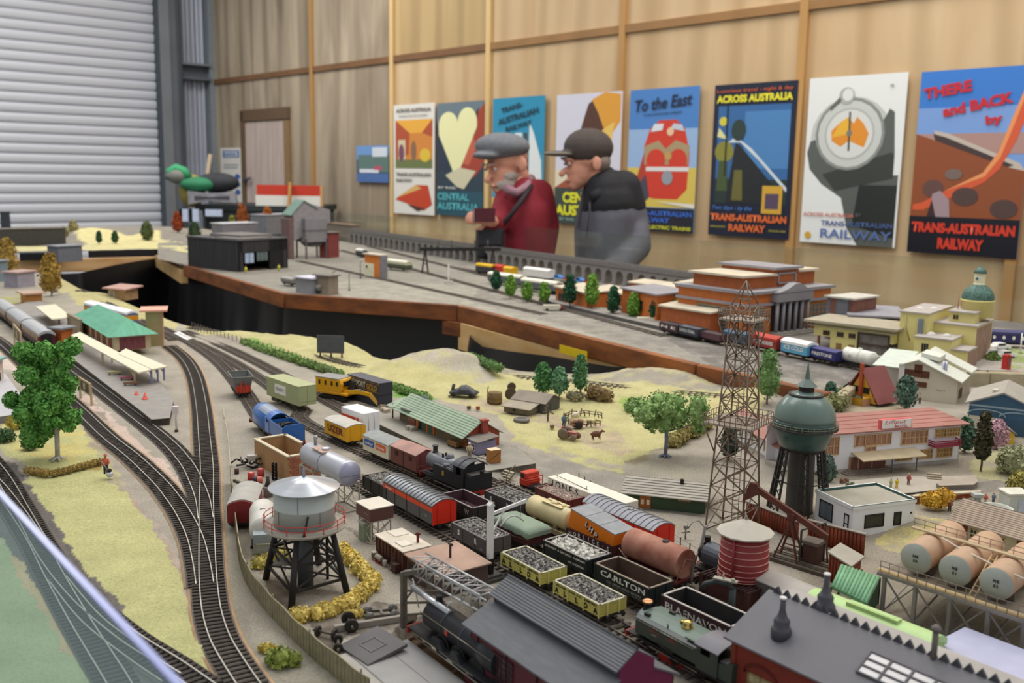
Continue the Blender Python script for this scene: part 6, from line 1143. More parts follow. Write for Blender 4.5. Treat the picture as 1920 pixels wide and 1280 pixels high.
g=G(1027,789); t=Th('signpost','dark crooked post with a hanging board in the farmyard','post',(g.x,g.y,0)); obj('post',B().beam((0,0,0),(0,0,.026),.003),mat('#5d5145'),t); obj('arm',B().beam((-.006,0,.022),(.010,0,.012),.002).beam((.002,0,.02),(-.008,0,.014),.0016),mat('#7a6a58'),t)
cx=G(1097,793); t=Th('rail_pen','round stick pen holding two sheep','pen',(cx.x,cx.y,.003)); R=random.Random(4)
for k in range(22):
	a=k/22*5.0+.6; p=Vector((.036*cos(a),.036*sin(a),0)); obj('stake',B().beam(p,p+Vector((R.uniform(-.003,.003),R.uniform(-.003,.003),R.uniform(.008,.014))),.0016),mat('#5d5142',.8,var=.2),t)
for z in (.005,.009): obj('rail',B().tube([(.036*cos(k/22*5.0+.6),.036*sin(k/22*5.0+.6),z+.001*sin(k*2)) for k in range(22)],.0008,5),mat('#6b5d4b'),t)
def sheep(x,y,lab,c,rz,s=1,name='sheep'):
	g=G(x,y); t=Th(name,lab,name,(g.x,g.y,.003),rz); b=B()
	b.sph((0,0,.0085*s),.0045*s,12,(1.7,.95,1)); b.cap_((.006*s,0,.010*s),(.009*s,0,.0125*s),.0022*s,.0016*s,8); b.cap_((.009*s,0,.0125*s),(.0125*s,0,.0112*s),.0017*s,.0011*s,8)
	for sx in (-.005,.005):
		for sy in (-.0022,.0022): b.rod((sx*s,sy*s,.007*s),(sx*s+.0006,sy*s,0),.0012*s,.0007*s,7)
	b.rod((-.0075*s,0,.010*s),(-.009*s,0,.006*s),.0006*s);
	for sy in (-1,1): b.beam((.0095*s,sy*.001*s,.0138*s),(.009*s,sy*.003*s,.0132*s),.001*s)
	o=obj('body',b,mat(c,.8,var=.15,scale=200),t); remesh(o,.0007*s,2)
sheep(1078,790,'white sheep standing in the pen by the pink cart','#cfc2aa',.8); sheep(1108,802,'cream sheep in front of the pen stakes','#cfc08e',-.4);
sheep(1117,858-30,'brown and black cow-like calf lying in front of the pen','#6b4636',.3,1.1,'calf')
g=G(1068,825); t=Th('farm_tractor','small rusty pink tractor by the pen','tractor',(g.x,g.y,.002),rad(-30)); obj('bonnet',B().box(-.004,.012,-.004,.004,.006,.012),mat('#a5685c',.6,var=.15),t); obj('seat',B().box(-.012,-.005,-.005,.005,.005,.008).box(-.013,-.011,-.004,.004,.008,.018),mat('#9c5346'),t)
for x,r in ((-.008,.0085),(.010,.005)):
	for y in (-.008,.008): obj('wheel',B().lathe([(r*.3,-.0015),(r,-.0015),(r,.0015),(r*.3,.0015)],c=(x,y,r),n=16,axis='y'),mat('#7a6a5c',.8,var=.2),t)
g=G(1082,775+30); t=Th('farm_wagon','farm cart piled with brown sacks near the pen','cart',(g.x,g.y,.002),.4); obj('bed',B().box(-.012,.012,-.006,.006,.006,.008),mat('#8a6450'),t)
for k in range(5): obj('sack',B().sph((-.008+.004*k,(-1)**k*.002,.011+.002*(k%2)),.0042,10,(1,1,.8)),mat('#a58468',.8,var=.2),t)
for y in (-.007,.007): obj('wheel',B().lathe([(.003,-.0008),(.006,-.0008),(.006,.0008),(.003,.0008)],c=(0,y,.006),n=16,axis='y'),DARK,t)
for x,y,lab,c in ((879,769,'tiny brown box on the grass by the car','#6d4a33'),(896,770,'tiny rust red box on the grass','#9a5230'),(1035,805,'flat brown plank box in the farmyard','#7d6a55')): g=G(x,y); t=Th('small_crate',lab,'crate',(g.x,g.y,.002),.3); obj('body',B().box(-.003,.003,-.0025,.0025,0,.005),mat(c,.7),t); obj('lid',B().box(-.0033,.0033,-.0028,.0028,.005,.0056),mat(c,.6,var=.3),t)
tiny(1057,800,.002,'tiny farmer in blue overalls beside the pen','#5d7384','#54646f','#8a6a4a')
A=G(1172,948); Bq=G(1330,975); a2=G(1169,922,.019); b2=G(1325,938,.019); d=b2-a2; rz=atan2(d.y,d.x); L=d.length
t=Th('yard_shed','dark green yard shed with orange doors and a pale corrugated roof','building',(a2.x,a2.y,0),rz); GD=mat('#3c4f38',.65,var=.12); GRf=mat('#a29c90',.7,var=.1,scale=30); D_=.068
obj('wall',B().box(.003,L-.002,.004,D_-.004,0,.0185).prism([(.004,.018),(D_-.004,.018),(D_/2,.028)],'x',.003,.0045).prism([(.004,.018),(D_-.004,.018),(D_/2,.028)],'x',L-.0035,L-.002),GD,t)
for k in range(7):
	f0,f1=k/7,(k+1)/7; y0=-.003+(D_/2+.003)*f0; y1=-.003+(D_/2+.003)*f1+.0007; za=.0172+.012*f0; zb=.0172+.012*f1
	obj('roof_sheet',B().prism([(y0,za+.0016),(y1,zb+.0008),(y1,zb),(y0,za+.0004)],'x',-.003,L+.003),GRf,t)
obj('back_roof',B().shell([(D_/2,.0302),(D_+.003,.0176)],'x',-.003,L+.003,.001),GRf,t)
b=B()
for k in range(17): x=.002+k*.0035; b.rod((x,D_/2+.001,.0302),(x,D_-.004,.020),.0009,n=6)
obj('corrugation',b,mat('#c2b9a6',.7),t)
for x in (.020,.027): dd=obj('door',B().box(x,x+.0065,.0032,.004,.0,.0155),mat('#a8622c',.6),t); obj('pane',B().box(x+.0015,x+.005,.0029,.0033,.005,.011),mat('#d8cdb8'),dd)
Wn(t,.019,.034,.0158,.0178,mat('#d0c4b4'),mat('#b9aaa0'),4,1,off=.004); Wn(t,.066,.082,.0135,.0165,mat('#9a6a42'),mat('#c2b092'),4,1,off=.004)
obj('vent',B().lathe([(.0022,0),(.0022,.004),(.0032,.0045),(.001,.006)],c=(.068,D_/2-.006,.0285),n=12),DARK,t)
t=Th('wire_fence','thin grey wire fence behind the long red van','fence'); FPq=curve([(1085,905),(1130,935),(1190,965),(1240,1005),(1300,1045),(1400,1095),(1500,1120)],0,.018)
for p in FPq: obj('post',B().beam(p,p+Vector((0,0,.014)),.0012),mat('#6e675b'),t)
for z in (.007,.0125): obj('wire',B().tube([p+Vector((0,0,z)) for p in FPq],.0003,4),mat('#8a8273'),t)
g=G(1285,1010); t=Th('pump_stand','silver hand pump with a hose loop by the wire fence','pump',(g.x,g.y,0),.3); obj('body',B().rod((0,0,0),(0,0,.012),.001).sph((0,0,.014),.003).rod((-.005,0,.008),(.005,0,.008),.0008),STEEL,t); obj('hose',B().tube([(.003,0,.012),(.008,0,.019),(.016,0,.02),(.022,0,.013)],.0006),STEEL,t)
# lattice tower, globe tower, hotel and the little town
def frame(a,b,z=0.):
	A=G(*a,z); Bq=G(*b,z); d=Bq-A; return A,atan2(d.y,d.x),d.length
g=G(1373,990); t=Th('lattice_tower','tall rusty lattice steel tower with two railed platforms','tower',(g.x,g.y,0),rad(8)); LT=mat('#857263',.65,.3,var=.25,scale=60)
HT_=.262; NS=11; zs=[HT_*(1-(1-k/NS)**1.12) for k in range(NS+1)]
def lr(z): return .0325+(.0155-.0325)*z/HT_
def lp(k,z): a=k*pi/2+pi/4*0-pi/2; r=lr(z); return Vector((r*cos(a),r*sin(a),z))
for k in range(4): obj('leg',B().rod(lp(k,-.001),lp(k,HT_),.0011,.0009,n=6),LT,t)
for i in range(NS):
	for k in range(4):
		obj('brace',B().rod(lp(k,zs[i]),lp(k+1,zs[i+1]),.00075,n=5).rod(lp(k+1,zs[i]),lp(k,zs[i+1]),.00075,n=5),LT,t)
		if i: obj('cross_bar',B().rod(lp(k,zs[i]),lp(k+1,zs[i]),.0006,n=5),LT,t)
for k in (0,1): obj('ladder_rail',B().rod((.004*(2*k-1),-.006,0),(.0025*(2*k-1),-.004,HT_*.95),.0005,n=5),LT,t)
b=B()
for k in range(48): z=HT_*.95*k/48; b.rod((-.004,-.006+.002*z/HT_,z),(.004,-.006+.002*z/HT_,z),.0003,n=4)
obj('ladder_rung',b,LT,t,kind='stuff')
for z,r,n in ((.126,.0415,9),(.245,.0300,9)):
	obj('platform',B().lathe([(lr(z)*.7,z),(r,z),(r,z+.0022),(lr(z)*.7,z+.0022)],n=4,sm=False,ph=0),mat('#a39586',.7,var=.15),t)
	c=[Vector((r*cos(k*pi/2),r*sin(k*pi/2),z)) for k in range(4)]; b=B()
	for k in range(4):
		for j in range(n): p=c[k].lerp(c[(k+1)%4],j/n); b.rod(p,p+Vector((0,0,.0125)),.00045,n=5)
		for h in (.0065,.0125): b.rod(c[k]+Vector((0,0,h)),c[(k+1)%4]+Vector((0,0,h)),.00045,n=5)
		obj('strut',B().rod(c[k],lp(k+1,z-.034)*1.0,.0009,n=5),LT,t)
	obj('railing',b,LT,t)
obj('peak',B().rod(lp(0,HT_),(0,0,.289),.0008).rod(lp(1,HT_),(0,0,.289),.0008).rod(lp(2,HT_),(0,0,.289),.0008).rod(lp(3,HT_),(0,0,.289),.0008).tube([lp(k,HT_)*.55+Vector((0,0,.124)) for k in (0,1,2,3,0)],.0006),LT,t)
g=G(1497,958); t=Th('globe_tower','dark green globe shaped water tower on black lattice legs with a spire','water tower',(g.x,g.y,0),.35); GG=mat('#31504c',.33,var=.08,scale=30,coat=.3); BS=mat('#36322f',.6,.2,var=.2,scale=60); GT=mat('#4c655f',.38,var=.08)
zc=.116; r=.0365
obj('upper_globe',B().lathe([(r,zc)]+[(r*cos(a),zc+r*.98*sin(a)) for a in np.linspace(.12,1.25,12)]+[(.010,zc+r*.95)],n=44),mat('#6b7d76',.3,var=.06,coat=.2),t)
obj('lower_bowl',B().lathe([(.0265,zc-.0335),(.0285,zc-.0325),(r*.93,zc-.014),(r,zc-.004),(r,zc)],n=44),GG,t)
obj('ring_deck',B().lathe([(r-.001,zc-.0105),(r+.0035,zc-.0095),(r+.0035,zc-.0085),(r-.001,zc-.0075)],n=44),BS,t); b=B()
for k in range(36): a=k*pi/18; b.rod(((r+.003)*cos(a),(r+.003)*sin(a),zc-.0085),((r+.003)*cos(a),(r+.003)*sin(a),zc-.0025),.00035,n=5)
for h in (-.0055,-.0025): b.tube([((r+.003)*cos(a),(r+.003)*sin(a),zc+h) for a in np.linspace(0,2*pi,49)],.0004,5)
obj('railing',b,mat('#8d8a76',.5,.3),t)
obj('top_ring',B().lathe([(.0205,zc+.0305),(.0212,zc+.0308),(.0205,zc+.0318)],n=36),BS,t)
obj('lantern',B().lathe([(.0092,zc+.033),(.0092,zc+.0375),(.0085,zc+.038),(.0092,zc+.0385),(.0092,zc+.0405),(.0105,zc+.0408),(.0118,zc+.0415),(.004,zc+.049),(.0028,zc+.050)],n=14,sm=False),BS,t); obj('cupola_roof',B().lathe([(.0122,zc+.0412),(.0035,zc+.0498),(.003,zc+.053),(.0009,zc+.066),(.0003,zc+.070)],n=14,sm=False),mat('#66766e',.45),t)
obj('column',B().lathe([(.0175,0),(.0165,.006),(.0150,.08),(.0205,.084)],n=28),mat('#4d4a46',.6,var=.15),t); obj('collar',B().lathe([(.023,.0775),(.0265,.081),(.0265,.084),(.018,.084)],n=36),BS,t)
for k in range(6):
	a=k*pi/3; a1=a+.20; a2=a-.20; rb,rt=.038,.0255
	P=[Vector((rb*cos(q),rb*sin(q),0)) for q in (a2,a1)]; Q=[Vector((rt*cos(q),rt*sin(q),.08)) for q in (a2,a1)]
	b=B(); [b.beam(P[i],Q[i],.0022) for i in (0,1)]; obj('leg',b,BS,t); b=B(); n=7
	for i in range(n):
		u,v=i/n,(i+1)/n; b.beam(P[0].lerp(Q[0],u),P[1].lerp(Q[1],v),.0009).beam(P[1].lerp(Q[1],u),P[0].lerp(Q[0],v),.0009)
	obj('lacing',b,BS,t)
obj('ring_beam',B().tube([(.0315*cos(a),.0315*sin(a),.042) for a in np.linspace(0,2*pi,31)],.0008),BS,t); obj('drain_pipe',B().rod((-.008,-.022,0),(-.008,-.017,.08),.0008),STEEL,t)
A,rz,L=frame((1545,890),(1797,867)); t=Th('hotel','long white two storey model hotel with a red roof and motel sign','building',(A.x,A.y,0),rz); HW=mat('#e3e2e6',.55,var=.04,scale=20); HR=mat('#9c6a5f',.6,var=.12,scale=25); WF=mat('#cfae80',.6); CU=mat('#b98f74',.7,var=.35,scale=160,hex2='#7d5540',stretch=(3,1,.2)); CU2=mat('#b99a5c',.7,var=.3,scale=160,hex2='#7a5a30',stretch=(3,1,.2)); H=.056
fx=lambda px:(px-1545)/252*L
obj('plinth',B().box(-.05,L,.0006,.07,-.002,.006),mat('#a9a298',.7,var=.12),t); obj('front_wall',B().box(-.05,L,.001,.0025,.006,H),HW,t); obj('end_wall',B().box(L-.0015,L,.001,.07,.006,H),mat('#cfc9b8',.6,var=.06),t); obj('back_wall',B().box(-.05,L,.068,.07,.006,H),HW,t)
obj('roof',B().prism([(-.004,H+.0005),(.078,H+.006),(.078,H+.008),(-.004,H+.0025)],'x',-.055,L+.012),HR,t); b=B()
for k in range(1,5): b.prism([(-.004+.016*k,H+.0024+.0011*k),(-.0034+.016*k,H+.0031+.0011*k),(-.0028+.016*k,H+.0024+.0011*k)],'x',-.055,L+.012)
obj('roof_seam',b,mat('#a3564c',.6),t)
for x0,x1,z0,z1,n,m,c in ((1538,1569,.027,.053,3,2,CU),(1596,1664,.036,.053,7,1,CU),(1616,1637,.024,.0355,2,1,CU),(1682,1733,.033,.0535,6,2,CU),(1746,1795,.040,.053,9,2,CU2),(1674,1707,.010,.023,4,2,CU2),(1715,1745,.010,.0245,5,2,CU2),(1752,1783,.010,.0245,5,2,CU2),(1546,1562,.008,.022,2,1,CU2)): Wn(t,fx(x0),fx(x1),z0,z1,WF,c,n,m,off=.001,bar=.0008,th=.0014)
obj('doorway',B().box(fx(1590),fx(1655),.0,.001,.004,.0215),mat('#7a5046',.6,var=.3,scale=120,stretch=(3,1,.3)),t)
for x in (1590,1605,1630,1655): obj('door_post',B().box(fx(x)-.001,fx(x)+.001,-.0012,.001,.004,.0225),mat('#b08a6a'),t)
obj('canopy',B().prism([(-.026,.0225),(.001,.0275),(.001,.0290),(-.026,.0238)],'x',fx(1592),fx(1709)),mat('#b8a788',.7,var=.1),t); obj('canopy_post',B().rod((fx(1654),-.016,0),(fx(1654),-.016,.023),.0008).rod((fx(1700),-.016,.0),(fx(1700),-.016,.023),.0008),mat('#6b6b70'),t)
for k in range(3): obj('step',B().box(fx(1585)-.004*(2-k),fx(1660)+.004*(2-k),-.014+.004*k,.0005,-.001,.0015+.0014*k),mat('#8a7c70',.75,var=.1),t)
b=B(); x0,x1=fx(1735),fx(1788)
for z in (.0305,.0335,.0365): b.box(x0,x1,-.012,-.011,z,z+.0018).box(x0,x0+.001,-.012,.001,z,z+.0018).box(x1-.001,x1,-.012,.001,z,z+.0018)
obj('balcony_rail',b,mat('#8f2f44',.5),t); obj('balcony_floor',B().box(x0,x1,-.012,.001,.029,.030),mat('#a34a5a'),t)
sx0,sx1=fx(1641),fx(1700); sb=obj('sign_box',B().box(sx0,sx1,.0,.006,H+.002,H+.0165),mat('#d9615f',.5,var=.04),t,bevel=.001); obj('sign_face',B().box(sx0+.0025,sx1-.002,-.0006,.0001,H+.0035,H+.0155),WHITE,sb)
SR_=mat('#c0354a',.5); text('Lilliput',SR_,sb,side_M((sx0+sx1)/2-.002,-.0008,H+.0115),w=.036,h=.0068,shear=.3); text('MOTEL',SR_,sb,side_M((sx0+sx1)/2+.008,-.0008,H+.0058),w=.022,h=.0032,bold=.02)
A2,rz2,L2=frame((1365,815),(1465,877)); t=Th('hotel_wing','single storey white hotel wing with the same red roof, behind the lattice tower','building',(A2.x,A2.y,0),rz2); Hw=.028
obj('wall',B().box(0,L2,.001,.05,.003,Hw),HW,t); obj('plinth',B().box(-.001,L2+.001,0,.051,-.002,.003),mat('#b3aca2',.7),t); obj('roof',B().shell([(-.005,Hw),(.028,Hw+.013),(.058,Hw)],'x',-.005,L2+.004,.0014),HR,t)
for k in range(7): x=L2*(.1+.115*k); Wn(t,x,x+.0075,.008,.0245,WHITE,CU2,1,1,off=.001)
t,_c=slab('terrace','grey stepped terrace block in front of the hotel corner','terrace',[(1756,905),(1775,893),(1830,890),(1833,903),(1825,908),(1762,910)],.009,mat('#a39787',.8,var=.1),mat('#7f776d',.8,var=.15))
g=G(1752,902); t=Th('terrace_steps','small stone steps beside the terrace block','steps',(g.x,g.y,0),rz-.6)
for k in range(4): obj('tread',B().box(-.009,.009,-.006+.004*k,-.002+.004*k,0,.0022*(k+1)),mat('#a89c86',.8,var=.1),t)
slab('pavement','pale pavement slab with a dark kerb in front of the hotel','pavement',[(1540,925),(1700,924),(1780,915),(1830,904),(1800,892),(1680,893),(1545,905)],.003,mat('#aaa192',.8,var=.1,scale=30),mat('#4a443e',.8))
A,rz,L=frame((1596,1008),(1712,992)); t=Th('flat_roofed_house','white flat roofed house with dark windows and a green parapet','building',(A.x,A.y,0),rz); FW=mat('#e6e6e8',.55,var=.03); D_=.066; H=.034
obj('wall',B().box(0,L,0,D_,0,H),FW,t); obj('roof',B().box(.003,L-.003,.003,D_-.003,H,H+.0006),mat('#a59f8f',.8,var=.1,scale=40),t); obj('parapet',B().box(-.001,L+.001,-.001,.0015,H-.001,H+.003).box(-.001,L+.001,D_-.0015,D_+.001,H-.001,H+.003).box(-.001,.0015,0,D_,H-.001,H+.003).box(L-.0015,L+.001,0,D_,H-.001,H+.003),mat('#dfe3e0',.6),t)
obj('parapet_lining',B().box(.0015,L-.0015,D_-.0022,D_-.0015,H,H+.0032).box(L-.0022,L-.0015,.002,D_-.002,H,H+.0032).box(-.0011,L+.0011,-.0012,-.0008,H+.0028,H+.0034),mat('#3f5f58',.6),t)
Wn(t,L*.19,L*.50,.009,.025,BLACK,GLASSD,1,1,off=0,bar=.001); Wn(t,L*.66,L*.78,.008,.024,BLACK,GLASSD,1,1,off=0,bar=.001); Wn(t,.034,.058,.006,.028,BLACK,GLASSB,1,1,'l',0,bar=.001); Wn(t,.006,.014,.002,.025,BLACK,mat('#cfd3d6'),1,2,'l',0,bar=.001); obj('vent',B().box(L*.93,L*.93+.002,-.0008,0,.020,.022),BLACK,t)
RC_=mat('#8d4126',.65,var=.3,scale=50,hex2='#5e2b1c',stretch=(1,1,.25))
def corr(name,label,a,b,h,z=0.,m=RC_,cap=mat('#8f877b',.7)):
	A,rz,L=frame(a,b,z); t=Th(name,label,'fence',(A.x,A.y,0),rz); n=int(L/.0042);
	for k in range(n): x=L*k/n; obj('sheet',B().rod((x+L/n/2,.001,0),(x+L/n/2,.001,h),L/n*.55,n=8),m,t)
	obj('cap',B().box(-.001,L+.001,-.0015,.004,h,h+.0012),cap,t); return t
corr('corrugated_fence','rusty red corrugated fence behind the oil pump, ending under the lattice tower',(1398,972),(1494,1012),.021); corr('corrugated_fence','rusty red corrugated fence below the white flat house',(1513,1014),(1619,1042),.024)
A,rz,L=frame((1440,1050),(1590,1098)); t=Th('timber_deck','dark weathered timber deck under the oil pump','deck',(A.x,A.y,0),rz)
for k in range(9): obj('plank',B().box(-.004+.003*(k%2),L-.002*(k%3),.0045*k,.0045*k+.0041,0,.004+.0006*(k%3)),mat(('#5a5044','#4b4238','#6b6253')[k%3],.85,var=.2),t)
g=G(1480,1045,.005); t=Th('oil_pump','rusty brown nodding oil pump on a trestle','oil pump',(g.x,g.y,.005),rad(-42)); PM=mat('#5d3428',.65,var=.25,scale=60)
for sy in (-.008,.008):
	for sx in (-.014,.012): obj('leg',B().beam((sx,sy,0),(0,sy*.25,.042),.0018),PM,t)
obj('brace',B().beam((-.008,-.006,.012),(.007,-.006,.012),.0012).beam((-.008,.006,.012),(.007,.006,.012),.0012),PM,t); obj('walking_beam',B().beam((-.042,0,.066),(.040,0,.033),.004,.0065),PM,t); obj('horse_head',B().prism([(-.058,.049),(-.050,.072),(-.042,.072),(-.036,.062),(-.044,.058),(-.052,.052)],'y',-.0025,.0025),PM,t); obj('saddle',B().box(-.004,.004,-.004,.004,.042,.049),PM,t)
obj('pull_rod',B().rod((-.056,0,.05),(-.056,0,0),.0006).rod((.039,0,.033),(.042,0,.006),.001),PM,t)
g=G(1523,1052,.005); t=Th('engine_box','dark rusty engine box with a flat cap beside the oil pump','machine',(g.x,g.y,.005),rad(-42)); obj('body',B().box(-.008,.008,-.008,.008,0,.020),mat('#4d322a',.7,var=.25,scale=60),t); obj('cap',B().box(-.010,.009,-.009,.009,.020,.0235),mat('#6b6158',.8,var=.2),t); obj('flywheel',B().lathe([(.003,-.001),(.007,-.001),(.007,.001),(.003,.001)],c=(-.012,0,.008),n=16,axis='x'),DARK,t)
obj('crank_post',B().beam((-.01,-.009,0),(-.01,-.009,.034),.0018).beam((.008,.009,0),(.008,.009,.042),.0018).beam((-.01,-.009,.034),(.008,.009,.042),.0014),mat('#4b4540'),t)
P=[G(*p,.029) for p in ((1553,1036),(1596,1063),(1620,1045),(1576,1020))]; c=sum(P,Vector())/4; t=Th('small_shed','small rust red shed with a tilted pale grey roof','shed',(c.x,c.y,0)); q=[(p.x-c.x,p.y-c.y) for p in P]
obj('roof',B().prism([(x*1.04,y*1.04) for x,y in q],'z',.029,.0305),mat('#a39c8f',.7,var=.1),t); obj('wall',B().prism([(x*.86,y*.86) for x,y in q],'z',0,.0288),mat('#8b3a22',.65,var=.25,scale=60),t); b=B()
for k in range(7): x,y=(Vector(q[0])*.87).lerp(Vector(q[1])*.87,k/6.5); b.rod((x,y,0),(x,y,.0285),.0012,n=6)
obj('corrugation',b,RC_,t)
P=[G(*p,z) for p,z in (((1558,1100),.024),((1625,1133),.020),((1650,1083),.026),((1576,1059),.030))]; t=Th('lean_to_roof','green corrugated lean-to roof on dark posts','shelter',(P[0].x,P[0].y,0)); o=Vector((P[0].x,P[0].y,0)); n=11
for k in range(n):
	a=P[3].lerp(P[2],(k+.5)/n)-o; b_=P[0].lerp(P[1],(k+.5)/n)-o; obj('roof_sheet',B().rod(a,b_,(P[1]-P[0]).length/n*.55,n=8),mat(('#6fa07a','#7fae86')[k%2],.6,var=.1),t)
for p in P: q=p-o; obj('post',B().rod((q.x,q.y,0),(q.x,q.y,q.z),.0011),mat('#3c3a33'),t)
obj('back_panel',B().quad(P[1]-o-Vector((0,0,.001)),P[2]-o-Vector((0,0,.001)),Vector((P[2].x-o.x,P[2].y-o.y,0)),Vector((P[1].x-o.x,P[1].y-o.y,0))),mat('#35563c',.7),t)
zt=.0595; d0=G(1717,1047,zt); d2=G(1868,1094,zt); e0=G(1788,1000,zt); row=(d2-d0); axd=(e0-d0); ra=atan2(axd.y,axd.x); print('ne',row.length,axd.length,math.degrees(ra),math.degrees(atan2(row.y,row.x)))
CR=mat('#c9a98a',.6,var=.14,scale=40,hex2='#b08a6e'); DG=mat('#a9ada3',.5,var=.08); TL=axd.length+.004
for k,nm in enumerate(('50','51','52')):
	p=d0+row*(k/2); t=Th('oil_storage_tank',('pinkish cream tank marked NE 50, closest to the white flat house','pinkish cream tank marked NE 51, middle of the three on the stand','pinkish cream tank marked NE 52, cut by the picture edge')[k],'tank',(p.x,p.y,0),ra,'storage tanks on the steel stand'); r=.0145
	obj('tank',B().lathe([(r*.97,0),(r,.001),(r,TL*.3),(r+.0004,TL*.3+.0008),(r,TL*.3+.0016),(r,TL*.9),(r*.8,TL*.97),(.001,TL)],c=(0,0,zt),n=32,axis='x'),CR,t); obj('end_plate',B().lathe([(.0005,-.0006),(r*.96,-.0004),(r*.98,.0004)],c=(0,0,zt),n=32,axis='x'),DG,t)
	M=Matrix.Translation((-.0011,0,zt))@Matrix.Rotation(-pi/2,4,'Z')@Matrix.Rotation(pi/2,4,'X')
	text('NE',BLACK,t,M@Matrix.Translation((0,.0024,0)),h=.0028,bold=.05,space=1.3); text(nm,BLACK,t,M@Matrix.Translation((0,-.0020,0)),h=.0028,bold=.05,space=1.3)
	obj('saddle',B().box(TL*.15,TL*.15+.005,-r*.8,r*.8,zt-.017,zt-r*.7).box(TL*.7,TL*.7+.005,-r*.8,r*.8,zt-.017,zt-r*.7),mat('#6b645c'),t)
rr_=atan2(row.y,row.x); u=row.normalized(); v=Vector((-u.y,u.x,0)); o=d0-u*.022; dk=zt-.0165
t=Th('steel_stand','grey and cream steel stand with railings carrying the storage tanks','stand',(o.x,o.y,0),rr_); SL_=row.length+.06; SW_=abs(axd.dot(v))+.012; S1=mat('#8d8682',.55,.2,var=.15); S2=mat('#cdb184',.6,var=.15,scale=40)
obj('front_beam',B().box(-.006,SL_,-.016,-.0125,dk-.004,dk-.001),S1,t); obj('cream_beam',B().rod((-.006,-.012,dk),(SL_,-.012,dk),.0024),S2,t); obj('deck',B().box(-.004,SL_,-.010,SW_,dk-.003,dk-.0015),mat('#857a6a',.8,var=.2),t); obj('back_beam',B().box(-.006,SL_,SW_,SW_+.003,dk-.004,dk),S1,t)
for x in (.0,.030,.062,.095,.125):
	for y in (-.012,SW_): obj('leg',B().beam((x,y,0),(x,y,dk-.003),.0032),S1,t)
	obj('brace',B().beam((x,-.012,.004),(x+.030,-.012,dk-.005),.0013).beam((x+.030,-.012,.004),(x,-.012,dk-.005),.0013).beam((x,-.012,.004),(x,SW_,dk-.005),.0013),S1,t)
b=B()
for k in range(16): x=-.004+SL_*k/15; b.rod((x,-.014,dk-.001),(x,-.014,dk+.010),.0004,n=5)
for z in (.005,.010): b.rod((-.004,-.014,dk+z),(SL_,-.014,dk+z),.0004,n=5)
obj('railing',b,mat('#7d7468',.6),t)
wy=SW_*.33; wz=zt+.0155; obj('walkway',B().box(0,SL_,wy-.003,wy+.003,wz,wz+.0016),mat('#bfa987',.7,var=.12),t); b=B()
for k in range(14): x=SL_*k/13; b.rod((x,wy+.003,wz),(x,wy+.003,wz+.009),.0004,n=5)
for z in (.0045,.009): b.rod((0,wy+.003,wz+z),(SL_,wy+.003,wz+z),.0004,n=5)
obj('walkway_railing',b,mat('#8a7b68',.6),t); obj('feed_pipe',B().tube([(.03,wy-.004,wz),(.05,wy-.012,wz-.002),(SL_*.7,wy-.022,wz-.006),(SL_,wy-.03,wz-.008)],.0009),mat('#c9bfae',.5),t)
lx=SL_*.575; obj('ladder',B().rod((lx,-.012,dk),(lx,wy,wz),.0006).rod((lx+.005,-.012,dk),(lx+.005,wy,wz),.0006),S2,t)
for k in range(9): f=(k+.5)/9; obj('rung',B().rod((lx,-.012+(wy+.012)*f,dk+(wz-dk)*f),(lx+.005,-.012+(wy+.012)*f,dk+(wz-dk)*f),.0004),S2,t)
A,rz,L=frame((1778,1012),(1960,1045)); P=[G(1778,972,.026),G(1920,1012,.026)]; d=P[1]-P[0]; rz=atan2(d.y,d.x); t=Th('tiled_shed','long cream shed with a ribbed brown-grey tiled roof behind the tanks','building',(P[0].x,P[0].y,0),rz); L=.16; TR=mat('#a3907e',.75,var=.15,scale=50)
obj('wall',B().box(.004,L,.006,.05,0,.026),mat('#c9bd98',.7,var=.1),t)
for k in range(12): f=k/12; obj('tile_course',B().prism([(-.002+.034*f,.026+.018*f),(-.002+.034*(f+.095),.026+.018*(f+.06)),(-.002+.034*(f+.095),.025+.018*(f+.06)),(-.002+.034*f,.0245+.018*f)],'x',0,L),TR,t)
obj('back_roof',B().shell([(.033,.0442),(.060,.028)],'x',0,L,.0012),TR,t)
for k in range(5): x=.014+.03*k; obj('shutter',B().box(x,x+.006,.005,.006,.004,.022),mat('#6b3428',.6),t); Wn(t,x+.009,x+.017,.010,.020,mat('#c8b98f'),GLASSD,2,2,off=.006)
A,rz,L=frame((1713,945),(1840,936)); t=Th('brick_wall','low orange brick wall with pale coping by the autumn bush','wall',(A.x,A.y,0),rz); obj('core',B().box(0,L,.0006,.004,0,.009),mat('#8a4a2c',.8,var=.2),t); obj('coping',B().box(-.001,L+.001,-.0006,.005,.009,.0108),mat('#c2b59c',.75),t); R=random.Random(8)
for j in range(3):
	for k in range(int(L/.006)): x=k*.006+(.003 if j%2 else 0); obj('brick',B().box(x,x+.0055,0,.0007,.0004+j*.003,.003+j*.003),mat(('#9c5530','#8a4526')[R.random()<.5],.8,var=.1),t)
t['kind']='thing'
g=G(1865,972); t=Th('round_basin','pale round concrete basin with a flat front panel','basin',(g.x,g.y,0),.2); PC=mat('#c6c8bd',.65,var=.06); obj('basin',B().lathe([(.020,0),(.020,.014),(.0185,.0148),(.017,.0140),(.0165,.005),(.001,.005)],n=32),PC,t); obj('front_panel',B().box(-.014,.006,-.022,-.0195,0,.013),mat('#c3c9d6',.55),t); obj('filling',B().lathe([(.0165,.0085),(.001,.0095)],n=20),mat('#a3906b',.8),t)
